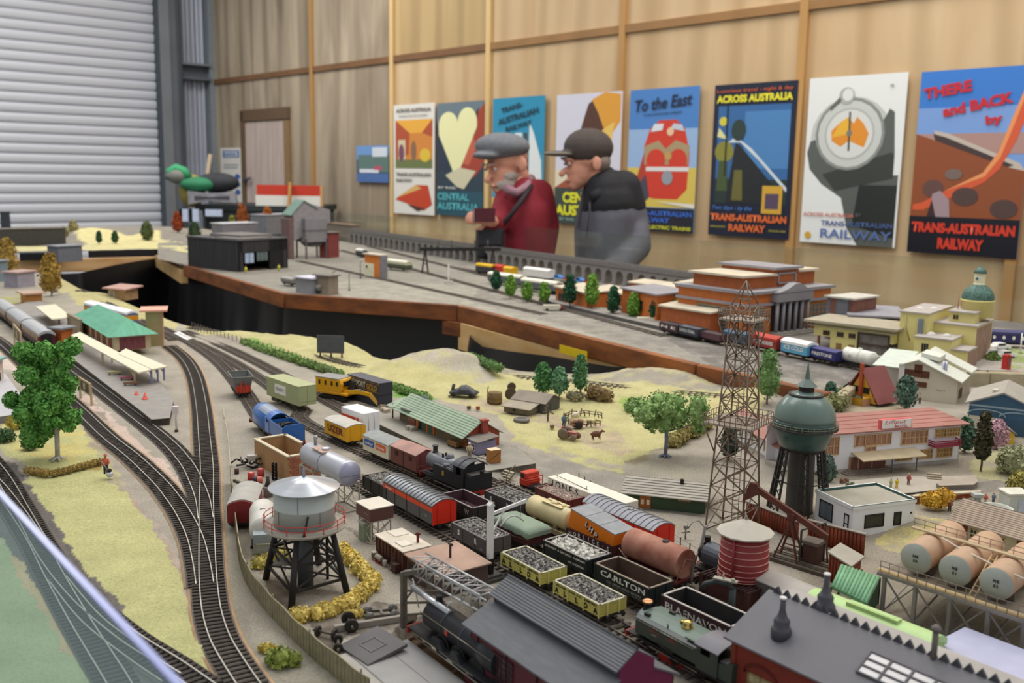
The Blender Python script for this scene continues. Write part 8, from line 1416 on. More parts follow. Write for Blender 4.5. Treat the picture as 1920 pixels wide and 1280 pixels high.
for px,L,H,c,r,l,kw in (((1262,628),.07,.016,'#4a3336','#3a3436','dark maroon open wagon first in the far goods train',dict(open_=True,text_='N E',)),((1298,636),.072,.017,'#3a3d46','#55555a','grey open wagon with white lettering in the far goods train',dict(open_=True,text_='LOCO COAL')),((1340,644),.07,.013,'#5a3b42','#4a3a3c','low plum wagon partly behind the lattice tower',dict(open_=True)),((1385,650),.07,.018,'#2f4d66','#39566e','blue wagon behind the lattice tower',{}),((1440,660),.078,.021,'#8f2f2c','#b0392c','red van with white lettering in the far goods train',dict(text_='PALETHORPES')),((1497,672),.074,.022,'#5fa3c2','#e6e6e2','light blue van with a white roof in the far goods train',dict(text_='ICE COLD')),((1550,682),.072,.017,'#2f2f66','#3a3a70','dark blue FYFFES style wagon with white letters in the far goods train',dict(text_='FIRESTONE',round_=.002))):
	kw=dict(kw); car((px[0],px[1]),L,H,c,r,l.replace('FYFFES style ','lettered '),rz=RD.rz-.12,**kw)
g=G(1610,692,ZF); t=Th('tank_wagon','white tank wagon last in the far goods train','wagon',(g.x,g.y,ZF+.003),RD.rz-.12); obj('tank',B().lathe([(.001,-.036),(.012,-.035),(.0145,-.033),(.0145,.033),(.012,.035),(.001,.036)],c=(0,0,.023),n=22,axis='x'),mat('#dcdad0',.5),t); obj('band',B().lathe([(.0148,.004),(.0148,.008)],c=(0,0,.023),n=22,axis='x').lathe([(.004,.0),(.004,.018)],c=(.0,0,.022),n=12),mat('#c9cdbf'),t); obj('underframe',B().box(-.036,.036,-.012,.012,.003,.009),BLACK,t); text('U',mat('#54585a'),t,side_M(-.012,-.0150,.023),h=.007)
for px,c,l in (((1286,616),'#3f6ea8','blue model car on the station forecourt'),((1335,640),'#a8402c','red lorry behind the wagons at the station'),((1408,640),'#b03a28','red cart beside the station steps')): g=G(*px,ZF); t=Th('car',l,'car',(g.x,g.y,ZF),FR); obj('body',B().prism([(-.02,.003),(.02,.003),(.02,.009),(.010,.010),(.006,.015),(-.010,.015),(-.014,.010),(-.02,.009)],'y',-.008,.008),mat(c,.4),t); obj('wheel',B().rod((-.012,-.008,.003),(-.012,.008,.003),.003).rod((.012,-.008,.003),(.012,.008,.003),.003),BLACK,t)
g=G(1886,692,ZF); t=Th('phone_box','red telephone box on the street by the parked cars','phone box',(g.x,g.y,ZF),.4); obj('body',B().box(-.006,.006,-.006,.006,0,.029),mat('#b8332c',.5),t); Wn(t,-.0045,.0045,.007,.025,mat('#b8332c'),GLASSB,2,4,off=-.006); obj('roof',B().sph((0,0,.028),.0075,8,(1,1,.5)),mat('#a82c26'),t)
car((1905,651),.2,.022,'#2f2f5c','#3b3b66','long dark blue coach on the far right track','coach','coach',rz=-.25,text_='. . . . . . . .')
for k,(x,y,l) in enumerate(((1862,668,'first white car parked along the street'),(1884,670,'second white car parked near the phone box'),(1874,655,'white car with dark windows beside the blue coach'))): g=G(x,y,ZF); t=Th('car',l,'car',(g.x,g.y,ZF),.3); obj('body',B().prism([(-.024,.003),(.024,.003),(.024,.009),(.013,.010),(.007,.016),(-.012,.016),(-.017,.010),(-.024,.009)],'y',-.009,.009),mat('#e0dfdc',.35),t); obj('window',B().box(-.012,.007,-.0094,.0094,.0105,.0145),GLASSD,t); obj('wheel',B().rod((-.014,-.009,.003),(-.014,.009,.003),.003).rod((.014,-.009,.003),(.014,.009,.003),.003),BLACK,t)
g=G(1913,662,ZF); t=Th('flagpole','white pole on the green by the street','pole',(g.x,g.y,ZF)); obj('pole',B().rod((0,0,0),(0,0,.045),.0016),WHITE,t); obj('foot',B().lathe([(.005,0),(.002,.003)],n=10),mat('#8a9a6a'),t)
g=G(1832,700); t=Th('lorry','red and green lorry beside the white depot','lorry',(g.x,g.y,.0),.5); obj('load',B().box(-.02,.012,-.010,.010,.012,.026),mat('#9cc07a',.5),t); obj('cab',B().box(.012,.024,-.009,.009,.006,.024),mat('#b0432e',.5),t); obj('chassis',B().box(-.02,.024,-.009,.009,.006,.012),DARK,t); obj('wheel',B().rod((-.012,-.010,.005),(-.012,.010,.005),.005).rod((.016,-.010,.005),(.016,.010,.005),.005),BLACK,t)
a=G(600,449,ZF)+Vector((0,.07,0)); b_=G(2120,634,ZF)+Vector((0,.07,0)); d=b_-a; gm=bpy.data.materials.new('clear_sheet'); gm.use_nodes=True; nt=gm.node_tree; nt.nodes.clear(); out=nt.nodes.new('ShaderNodeOutputMaterial'); tr=nt.nodes.new('ShaderNodeBsdfTransparent'); tr.inputs[0].default_value=(.90,.92,.89,1); gl=nt.nodes.new('ShaderNodeBsdfGlossy'); gl.inputs['Roughness'].default_value=.05; df=nt.nodes.new('ShaderNodeBsdfDiffuse'); df.inputs[0].default_value=(.5,.52,.45,1); m1=nt.nodes.new('ShaderNodeMixShader'); m1.inputs[0].default_value=.03; m2=nt.nodes.new('ShaderNodeMixShader'); m2.inputs[0].default_value=.04
nt.links.new(tr.outputs[0],m1.inputs[1]); nt.links.new(df.outputs[0],m1.inputs[2]); nt.links.new(m1.outputs[0],m2.inputs[1]); nt.links.new(gl.outputs[0],m2.inputs[2]); nt.links.new(m2.outputs[0],out.inputs[0])
t=Th('clear_screen','low clear plastic screen along the back edge of the station board','screen',(a.x,a.y,ZF),atan2(d.y,d.x)); hs=HT(*PX(G(950,500,ZF)+Vector((0,.03,0))),950,434,ZF); hs=.155
for k in range(3): obj('pane',B().box(d.length*k/3+.002,d.length*(k+1)/3-.002,-.0015,.0015,-.01,hs),gm,t)
# country station, trees and the left side
slab('station_platform','long grey station platform with a dark brick edge beside the maroon coaches','platform',[(20,575),(95,640),(190,713),(262,768),(284,786),(318,783),(326,748),(300,715),(225,668),(160,612),(70,560)],.012,mat('#8f8a84',.8,var=.1),mat('#4d463c',.85,var=.3,scale=120))
A,rz,L=frame((150,617),(214,658),.012); t=Th('country_station','cream station house with a green hipped roof and brown doors','building',(A.x,A.y,.012),rz); Dp=(G(280,651,.012)-G(214,658,.012)).length; H=HT(214,658,214,630,.012); SC_=mat('#c9b794',.65,var=.06); GRf2=mat('#5fa284',.55,var=.14,scale=20,stretch=(1,6,1))
obj('wall',B().box(0,L,0,Dp,0,H),SC_,t); o=.014; hr=H+.030
obj('hip_roof',B().add([(-o,-o,H),(L+o,-o,H),(L+o,Dp+o,H),(-o,Dp+o,H),(Dp*.35,Dp/2,hr),(L-Dp*.45,Dp/2,hr)],[(0,1,5,4),(1,2,5),(2,3,4,5),(3,0,4),(3,2,1,0)]),GRf2,t)
for k in range(6): x=L*(.06+.16*k); obj('door',B().box(x,x+L*.09,-.001,0,.002,H*.85),mat('#8a4f2c',.6),t)
obj('end_boards',B().box(L,L+.001,Dp*.15,Dp*.85,.001,H*.86),mat('#7c4448',.65,var=.3,scale=100,stretch=(1,4,.3)),t)
def canopy(lab,P1,z,m,posts,pm,nm='canopy'):
	P=[G(x,y,z) for x,y in P1]; c=sum(P,Vector())/len(P); t=Th(nm,lab,'canopy',(c.x,c.y,.012)); obj('roof',B().prism([(p.x-c.x,p.y-c.y) for p in P],'z',z-.0145,z-.012),m,t)
	for a,b in posts:
		p=P[a].lerp(P[b],.5)*.88+c*.12-c; obj('post',B().beam((p.x,p.y,0),(p.x,p.y,z-.0145),.003),pm,t); obj('bracket',B().beam((p.x,p.y,z-.026),(p.x*.8,p.y*.8,z-.0145),.002),pm,t)
CN=mat('#d3ccb2',.6,var=.05); LV=mat('#8d93b8',.6); canopy('long pale platform canopy in front of the green roofed station',[(133,628),(260,698),(284,692),(150,622)],.040,CN,((0,1),(0,0),(1,1),(2,3)),mat('#b9aa86')); canopy('pale end canopy on lilac posts at the platform ramp',[(221,662),(236,653),(313,686),(286,692)],.041,CN,((2,2),(3,3),(2,3)),LV)
canopy('far pale platform canopy by the maroon coaches',[(66,574),(104,570),(127,588),(126,596),(97,598)],.040,CN,((0,1),(3,4)),mat('#6d3a38'))
t,L,H,rz=box_at('pump_tower','tall tan boarded tower with a flat salmon pink roof','tower',(275,649),(306,648),584,.05,mat('#a8966c',.7,var=.1,scale=30),mat('#dd9c86',.6),z=0,over=.012); obj('pink_corner',B().box(L,L+.001,0,.05,0,H),mat('#c08a72',.7),t)
box_at('hut','small orange brick hut with a grey roof on the far platform end','hut',(116,645),(138,641),618,.03,mat('#b5622f',.65),mat('#7d8084',.65),z=.012); box_at('hut','tan hut with a pinkish roof under the golden tree','hut',(50,573),(80,571),552,.06,mat('#b07a40',.65),mat('#b59a86',.7),z=0,over=.01)
box_at('cottage','little tan cottage with a pale pink roof at the edge of the pit','cottage',(203,560),(236,563),541,.05,mat('#a98a66',.65),mat('#b58d80',.65),z=0,over=.012,rise=.006,win=[(.1,.35,.2,.8,2,2)]); box_at('fence_wall','weathered boarded wall behind the green roof','wall_panel',(127,615),(150,628),590,.006,mat('#a9987c',.75),mat('#8d8068',.75),z=.012,over=.001)
box_at('shop','pale building with a teal roof at the picture edge','building',(-20,735),(8,722),684,.06,mat('#c9b5ad',.65),mat('#7fa39c',.6),z=0,win=[(.55,.8,.15,.6,1,1)]); box_at('far_house','small grey and pink house among the parked cars at the far left','building',(34,540),(66,536),512,.06,mat('#8f8a96',.7),mat('#b5988f',.7),z=0); box_at('grey_house','grey house at the left picture edge','building',(-20,530),(16,526),492,.06,mat('#6f7f88',.7),mat('#8a8f94',.7),z=0)
TLp=curve([(-70,548),(0,590),(60,636),(100,666)],0,.01)
def coach(k0,k1,lab,white=False):
	a,b=TLp[k0],TLp[k1]; c=(a+b)/2; d=b-a; rz=atan2(d.y,d.x); L=d.length; t=Th('coach',lab,'coach',(c.x,c.y,.004),rz,'maroon passenger coaches'); m=mat('#562128',.45,var=.06); obj('body',B().prism([(-.016,.010),(.016,.010),(.0175,.02),(.016,.034),(-.016,.034),(-.0175,.02)],'x',-L/2+.003,L/2-.003),m,t); obj('roof',B().shell([(u,v+.001) for u,v in arc(.034,.007,.0008,12,.034)],'x',-L/2+.002,L/2-.002,.006),mat('#a7a8aa',.5,var=.06,scale=20),t); obj('underframe',B().box(-L/2+.01,L/2-.01,-.012,.012,.003,.010),BLACK,t)
	for i in range(9): x=-L/2+L*(i+.6)/9.6; obj('window',B().box(x-.006,x+.006,-.0182,-.0168,.020,.029),mat('#b9a888',.3),t)
	obj('gangway',B().box(L/2-.003,L/2+.001,-.009,.009,.010,.034),BLACK,t); return t
n=len(TLp); k=21; coach(n-6-k,n-6,'maroon coach with a dark end face, last behind the big green tree'); coach(n-7-2*k,n-7-k,'middle maroon coach beside the far platform canopy');
if n-8-3*k>0: coach(n-8-3*k,n-8-2*k,'maroon coach cut by the picture edge')
_a,_z,_l=frame((158,588),(272,618)); t=car((208,602),.26,.024,'#5d6a8a','#e9e9ef','white roofed coach behind the green station roof','coach','coach',rz=_z,z=0,stripe=('#c98a20',.2,.7))
box_at('long_shed','long dark building at the far left of the corner board','building',(-60,464),(124,458),432,.08,mat('#3d3c3c',.7),mat('#6e6a66',.7)); box_at('bridge','grey girder bridge block over the gap in the corner board','bridge',(110,492),(155,489),463,.08,mat('#70727a',.7),mat('#8d8f96',.7),z=0); box_at('dark_post_block','dark upright block under the roller door at the picture edge','block',(2,432),(19,432),398,.03,mat('#3a4046',.7),mat('#4a5056'))
def board(a,b,lab,yt):
	A,rz,L=frame(a,b,0); h=HT(a[0],a[1],a[0],yt); t=Th('name_board',lab,'sign',(A.x,A.y,0),rz); m=mat('#b9a57c',.65)
	for x in (0,L): obj('post',B().beam((x,0,0),(x,0,h),.003),m,t)
	obj('panel',B().box(-.001,L+.001,-.001,.001,h*.42,h),m,t); obj('dark_panel',B().box(L*.15,L*.85,-.0016,-.001,h*.5,h*.92),mat('#4d4a38'),t); obj('ring',B().lathe([(h*.15,-.0021),(h*.18,-.0021),(h*.18,-.0016)],c=(L/2,0,h*.7),n=18,axis='y'),m,t)
board((151,746),(172,760),'tan station name board on two posts on the pink path',706); board((28,650),(42,668),'tan name board beside the maroon coaches',606)
g=G(331,809); h=HT(331,809,326,765); t=Th('signal_post','small white signal stump on the gravel between the tracks','signal',(g.x,g.y,0)); obj('post',B().rod((0,0,.002),(0,0,h),.0016,.002),mat('#d9d2cc'),t); obj('head',B().box(-.005,.004,-.0025,.0025,h-.008,h+.003),mat('#ddd3d3'),t); obj('base',B().lathe([(.003,0),(.003,.003)],n=10),DARK,t)
for x,y,s,l in ((272,748,1.2,'orange red cone standing at the platform end'),(256,740,.8,'smaller red heap beside the cone on the platform')): g=G(x,y,.012); t=Th('traffic_cone',l,'cone',(g.x,g.y,.012)); obj('body',B().lathe([(.005*s,0),(.005*s,.001),(.0035*s,.0012),(.0006,.010*s)],n=12),mat('#d0452c',.5),t); obj('band',B().lathe([(.0024*s,.0045*s),(.0018*s,.006*s)],n=12),mat('#e0a58c'),t)
for x,y,c,l in ((215,702,'#b9b07c','pale bench on the platform under the canopy'),(238,712,'#b06a78','pink trolley on the platform under the canopy'),(245,722,'#8a6a54','low brown barrow near the platform edge')): g=G(x,y,.012); t=Th('trolley',l,'trolley',(g.x,g.y,.012),rz); obj('bed',B().box(-.012,.012,-.004,.004,.003,.007),mat(c,.6),t); obj('leg',B().box(-.010,-.008,-.003,.003,0,.003).box(.008,.010,-.003,.003,0,.003),DARK,t)
t=tiny(199,888,.006,'tiny worker in orange pushing a silver mower at the lawn edge','#c96a4a','#3a3a40','#b0593a',h=.026); g=G(206,893,.004); t=Th('mower','silver and black mower at the lawn edge','mower',(g.x,g.y,.003),.9); obj('deck',B().sph((0,0,.004),.005,10,(1,.8,.8)),mat('#c9c9cf',.35,.4),t); obj('motor',B().sph((0,0,.009),.003,8),BLACK,t); obj('handle',B().rod((0,0,.006),(-.008,.004,.022),.0007),mat('#8a8a8a'),t)
slab('road_slab','white slab lying beside the far yard tracks','slab',[(326,624),(336,621),(361,634),(350,637)],.004,mat('#e6e4e0',.6),mat('#bdb9b2',.7)); slab('lower_platform','pale lilac grey platform with a curved painted line at the picture edge','platform',[(-60,720),(10,700),(50,755),(35,775),(-60,790)],.012,mat('#b3b0b3',.7,var=.05),mat('#7d7a7c',.7))
# plants
def plant(name,lab,px,z,trunk,clumps,col,n=170,s=.0035,group=None,tm='#6b5a48',cat='tree',col2=None,roots=False,stems=None):
	g=G(*px,z); t=Th(name,lab,cat,(g.x,g.y,z),0,group)
	if trunk:
		b=B().tube([(0,0,-.002),(.001,0,trunk*.5),(0,0,trunk)],trunk*.06 if not stems else stems,8)
		for c in clumps[:8]: b.rod((0,0,trunk*.75),(c[0]*.7,c[1]*.7,c[2]),trunk*.03 if not stems else stems*.5,.0006,6)
		if roots:
			for k in range(7): a=k*.9; b.rod((0,0,.004),(.012*cos(a),.012*sin(a),-.001),.0022,.0006,6)
		obj('trunk',b,mat(tm,.85,var=.2,scale=120),t)
	b=B(); R=random.Random(int(px[0]))
	for i,(x,y,zz,r) in enumerate(clumps): core(b,(x,y,zz),r*.72,i,8); leaves(b,(x,y,zz),r,n,s,seed=i+int(px[0]))
	obj('foliage',b,mat(col,.8,var=.25,scale=55,hex2=col2),t,kind='stuff'); return t
R=random.Random(11); cl=[]
for k in range(58):
	z=R.uniform(.026,.158); w=.043*sin(max(.25,min(1,(z-.012)/.11))*2.2)+.006; a=R.uniform(0,6.28); q=R.uniform(.3,1)*w; cl.append((q*cos(a)-.006,q*sin(a),z,R.uniform(.0095,.0145)))
cl=[(x,y,z,r) for x,y,z,r in cl if not(z<.05 and abs(x)<.012)]
plant('leafy_tree','big bright green leafy tree with a white trunk on the lawn',(108,860),.004,.06,cl,'#7db45a',230,.0030,tm='#b9b3aa',col2='#4f8a3c',roots=True,stems=.0035)
cl=[(R.uniform(-.05,.05),R.uniform(-.03,.03),R.uniform(.045,.085),R.uniform(.012,.019)) for k in range(16)]
plant('gum_tree','spreading pale green gum tree with a blue-grey trunk beside the track corner',(1247,856),0,.05,cl,'#a0bb78',110,.0034,tm='#7d7f92',col2='#7a9a58',roots=True,stems=.0028)
col=lambda h,r,n=6,z0=.2:[(0,0,h*(z0+(1-z0)*k/(n-1)*.92),r*(1.0-.75*abs((k/(n-1))-.30)**1.2)) for k in range(n)]
for px,h,r,c,l in (((1087,748),.078,.015,'#5d8a5c','tall narrow grey-green tree beside the farm shack'),((1018,742),.055,.02,'#54854f','rounded green tree behind the farm shack'),((1048,745),.05,.018,'#6f9a72','pale green bushy tree beside the narrow tree')): plant('model_tree',l,px,.004,h*.35,col(h,r,5,.4),c,240,.003)
k=0
for px,h,r,dk,l in (((930,547),.062,.019,1,'dark green round tree, first of the station row'),((957,560),.066,.019,0,'pale green tree, second of the station row'),((988,566),.054,.018,0,'small pale green tree, third of the station row'),((1020,571),.06,.018,0,'pale green tree, fourth of the station row'),((1068,580),.095,.021,1,'tallest dark green tree of the station row'),((1109,585),.100,.022,0,'tallest pale green tree of the station row'),((1149,594),.077,.019,1,'dark green tree in front of the cream canopy'),((1187,600),.066,.019,0,'pale green tree before the orange house'),((1229,606),.062,.018,1,'dark green tree before the orange range'),((1273,608),.062,.019,0,'pale green tree, last of the station row beside the wagons')): plant('avenue_tree',l,px,ZF,h*.25,col(h,r,4,.38),'#2f5f40' if dk else '#7fa845',200,.0042,'row of trees before the station',col2='#234a30' if dk else '#5f8a30')
for px,h,r,c,l,z in (((97,560),.13,.035,'#9a7d38','golden brown tree by the tan hut',0),((14,520),.13,.045,'#a08440','golden brown tree at the far left edge',0),((276,452),.09,.035,'#5d6b42','dark olive tree clump on the corner board',ZF),((366,458),.10,.035,'#3f5238','dark green tree beside the black engine shed',ZF),((186,458),.06,.014,'#3d5a40','small dark conical tree on the corner board',ZF),((216,458),.06,.016,'#44603c','dark green conical tree in the middle of the corner board',ZF),((138,440),.07,.03,'#a9a070','pale straw bush under the roller door',ZF),((120,446),.05,.025,'#9c9258','olive straw bush beside the pale straw bush',ZF)): plant('model_tree',l,px,z,h*.3,col(h,r,5,.35),c,160,.006)
for px,h,r,c,l,z in (((1437,760),.095,.026,'#6d8d55','broad green tree behind the lattice tower',0),((1556,762),.040,.014,'#4d6a55','small dark green fir beside the A-frame cafe',0),((1697,768),.055,.022,'#5b7565','dark grey-green ragged tree in front of the white depot',0),((1838,885),.085,.013,'#4a4530','tall dark brown-green cypress at the hotel corner',0),((1808,850),.05,.016,'#4d6b54','dark green bush between the hotel and the cypress',0),((1868,838),.035,.018,'#c9a3ad','pink blossom bush beside the yellow kiosk',.004),((1858,700),.04,.02,'#6b7d3f','round olive bush beside the lorry',0),((1548,905),.034,.013,'#64786a','spiky grey-green bush beside the globe tower legs',0),((1366,862),.045,.014,'#49564a','dark wiry bush inside the lattice tower base',0),((1907,935),.03,.015,'#a39a52','yellowish bush behind the kiosk',.004),((1900,880),.02,.025,'#a3a57c','low grey-green ground bush below the pink blossom',.008)): plant('model_tree',l,px,z,h*.3,col(h,r,5,.35),c,190,.003)
def shrub(l,px,cl,c,z=0,s=.0018,n=140,name='bush'): plant(name,l,px,z,0,cl,c,n,s,cat='bush')
gg=lambda a,b:(G(*b)-G(*a))
def hedge(l,pts,r,c,z=0):
	P=curve(pts,z,r*.8); o=P[0]; R=random.Random(len(l)); t=Th('hedge',l,'hedge',(o.x,o.y,z)); b=B()
	for i,p in enumerate(P): q=p-o+Vector((R.uniform(-r,r)*.4,R.uniform(-r,r)*.4,r*.55)); core(b,q,r*.75,i,8); leaves(b,q,r,110,r*.24,i)
	obj('foliage',b,mat(c,.85,var=.25,scale=120),t,kind='stuff')
hedge('golden yellow clump hedge curving round the black trestle',[(562,1165),(600,1155),(650,1138),(695,1108),(680,1075),(655,1050),(645,1032)],.0085,'#e0ca72'); hedge('yellow-green hedge behind the black trestle legs',[(486,1062),(510,1052),(535,1045)],.008,'#c9bb66'); hedge('small yellow tuft pair beside the scrap bogie',[(655,1158),(684,1152)],.005,'#d6c06a')
hedge('green roadside hedge along the yard fence line',[(455,645),(500,660),(560,680),(640,706)],.009,'#7f9a58',.002); hedge('green bush strip beside the dark container',[(738,728),(775,742),(805,752)],.009,'#7a9a55',.002); hedge('dark green creeper strip on the grassy ridge',[(880,672),(910,684),(935,694)],.010,'#6b8a52',.02); hedge('brown and olive bushes along the track corner',[(1265,835),(1300,815),(1325,800)],.012,'#a0935a',.002); hedge('low brown hedge across the lawn',[(55,885),(100,890),(150,878),(188,868)],.005,'#a58c50',.004); hedge('dry bushes hiding the board end left of the A-frame cafe',[(1538,764),(1562,767),(1586,752)],.017,'#8f9163',.004); hedge('rocky brown bush mound behind the narrow tree',[(1115,745),(1140,748)],.016,'#8a7350',.004)
for l,px,r,c,z in (('yellow tuft on the grey gravel outside the mesh fence',(500,1222),.0055,'#c9b455',0),('green and yellow weed clump outside the mesh fence',(530,1248),.0105,'#8f9a4a',0),('small green bush at the foot of the big tree',(55,840),.009,'#5f7d45',.004),('dark green bush at the picture edge on the lawn',(5,825),.012,'#4f6b45',.004),('yellow bush beside the lower platform',(30,800),.012,'#c2b255',.004),('little green tuft by the pine beam',(1308,690),.010,'#7d9a50',.012),('pale grey bush beside the narrow tree',(1078,748),.011,'#a39c80',.004),('orange and yellow autumn bush on the brick wall',(1752,948),.012,'#cfa53a',.006),('second autumn tuft beside the orange bush',(1768,938),.010,'#d0a23c',.012),('green shrub on the gravel left of the gum tree',(1195,770),.016,'#8ba568',.002)): shrub(l,px,[(0,0,r*.6,r),(r*.8,r*.2,r*.5,r*.7),(-r*.7,r*.3,r*.5,r*.75)],c,z,r*.2)
# posters and things along the walls
def poster(lab,c,prints,texts,name='poster',bg='#e8e4da',edge=.002):
	"""c: four corner pixels tl,tr,br,bl on the back wall; prints: (colour, polygon) and texts in sheet fractions"""
	S=[WP(x,y,.037) for x,y in c]; s0=(S[0][0]+S[3][0])/2; s1=(S[1][0]+S[2][0])/2; z1=(S[0][1]+S[1][1])/2; z0=(S[2][1]+S[3][1])/2; w,h=s1-s0,z1-z0
	o=W0+WN*.037+WD*s0; t=Th(name,lab,'poster',(o.x,o.y,z0),WRZ); obj('sheet',B().box(0,w,-.001,.001,0,h),mat(bg,.3,var=0,spec=.5),t)
	b=B(); ms=[]; k=0
	for col,pl in prints:
		k+=1; m=mat(col,.32,var=.0,spec=.5)
		if m not in ms: ms.append(m)
		b.m=ms.index(m); y=-.001-.00025*k
		if isinstance(pl,tuple) and len(pl)==4 and not isinstance(pl[0],tuple): x0,y0,x1,y1=pl; pl=[(x0,y0),(x1,y0),(x1,y1),(x0,y1)]
		b.add([(u*w,y,v*h) for u,v in pl],[tuple(range(len(pl)))])
	if ms: obj('print',b,ms,t)
	for s,col,u,v,tw,th,*a in texts: text(s,mat(col,.4,var=0),t,side_M(u*w,-.0075,v*h,rad(a[0]) if a else 0),w=tw*w,h=th*h if th else None,bold=a[1] if len(a)>1 else .03,shear=a[2] if len(a)>2 else 0)
	return t
def ell(cx,cy,rx,ry,n=20,a0=0,a1=6.2832): return [(cx+rx*cos(a0+(a1-a0)*i/n),cy+ry*sin(a0+(a1-a0)*i/n)) for i in range(n+(a1-a0<6.2))]
poster('small blue and green photo print pinned beside the weathered panel',[(669,272),(729,274),(729,343),(669,340)],[('#6f9ad0',(.0,.62,1,1)),('#5d7a72',(.05,.28,1,.75)),('#d9dfe6',(.5,.7,.95,.95)),('#4a6ea8',(0,0,1,.24)),('#e0e4ec',(.1,.26,.7,.36)),('#c2506a',(.55,.34,.8,.44))],[],bg='#3f5468',name='photo_print')
poster('cream poster with an orange dining scene above a red train nose',[(740,197),(818,192),(812,404),(737,399)],[('#d98a3a',(.05,.44,.95,.86)),('#f0b040',[(.05,.86),(.95,.86),(.7,.74),(.4,.74)]),('#b5522f',[(.05,.86),(.4,.74),(.38,.55),(.05,.48)]),('#b5522f',[(.95,.86),(.7,.74),(.95,.7)]),('#6f7a48',(.05,.42,.95,.50)),('#d9cba8',(.12,.5,.3,.68)),('#e5c23f',ell(.78,.54,.13,.06)),('#7a4a5d',ell(.2,.56,.07,.08)),('#8a6a50',ell(.5,.58,.06,.09)),('#c9492c',[(.05,.13),(.55,.27),(.85,.27),(.95,.1),(.75,.04),(.5,.08)]),('#e0b56a',[(.05,.14),(.55,.27),(.7,.24)]),('#5a3a30',[(.35,.09),(.8,.06),(.6,.03)])],[('ACROSS AUSTRALIA','#5d544c',.5,.945,.85,.032),('FOUR DAYS OF LUXURY','#8a8074',.5,.895,.7,.014),('TRANS-AUSTRALIAN','#5d544c',.5,.365,.85,.032),('RAILWAY','#5d544c',.28,.31,.4,.03)])
poster('dark teal poster with a large cream heart over a red canyon',[(820,194),(909,188),(905,408),(818,402)],[('#6f7f88',(0,.62,1,1)),('#2f3a4a',[(0,.4),(0,.85),(.3,.4)]),('#a8442f',[(.45,.42),(.9,.92),(1,.98),(1,.45),(.8,.34)]),('#3f2a2c',[(.62,.75),(.9,.95),(.8,.7),(.68,.62)]),('#c9664a',[(.5,.47),(.78,.72),(.85,.6),(.7,.45)]),('#f3efb5',[(.38,.38)]+[(.05+.0,.72)]+ell(.255,.80,.21,.12,12,pi,0)+ell(.66,.83,.20,.12,12,pi,0)+[(.86,.78),(.5,.40)]),('#d6cfae',[(.2,.36),(.5,.43),(.85,.40),(.6,.24),(.45,.26)]),('#2c5664',(0,0,1,.22))],[('CENTRAL','#5fb5bd',.38,.17,.68,.065),('AUSTRALIA','#5fb5bd',.48,.085,.9,.065),('BY RAIL','#cfd6cf',.25,.25,.4,.02)],bg='#31424e')
poster('blue poster with a white cliff and steep dark lettering, behind the flat cap man',[(925,184),(1022,180),(1018,420),(922,416)],[('#2f93b8',(0,.55,1,1)),('#e3eaee',[(.1,.35),(.2,.62),(.35,.66),(.45,.72),(.58,.72),(.6,.4)]),('#4f4634',[(.58,.2),(.62,.72),(.68,.72),(.72,.4),(.85,.2)]),('#e8ecea',[(.72,.35),(.72,.8),(.8,.72),(.95,.5),(.98,.2),(.8,.2)]),('#d8b75f',(0,0,1,.2))],[('TRANS-','#2b3f4a',.38,.92,.42,.042,10),('AUSTRALIAN','#2b3f4a',.5,.85,.78,.05,10),('RAILWAY','#2b3f4a',.52,.775,.5,.042,10)],bg='#4a9ab5')
poster('pale lilac poster with a brown and gold rock burst, behind the capped man',[(1044,178),(1166,171),(1161,424),(1040,418)],[('#5b3a2c',[(.3,.55),(.4,.75),(.5,.92),(.7,.99),(.98,.95),(.98,.8),(.75,.6)]),('#e5a23a',[(.55,.95),(.75,1),(.98,.98),(.98,.78),(.85,.68),(.75,.72),(.65,.85)]),('#f0c766',[(.72,.72),(.9,.78),(.85,.6),(.72,.55)]),('#e9dcc0',(0,.28,1,.42)),('#a8593a',[(0,.28),(.2,.35),(.5,.28)]),('#3f4a44',(0,0,1,.28))],[('CENTRAL','#e6e33a',.5,.205,.72,.085,0,.05),('AUSTRALIA','#e6e33a',.5,.105,.95,.085,0,.05),('BY RAIL FROM ADELAIDE','#8aa39a',.5,.035,.8,.025)],bg='#dcdae6')
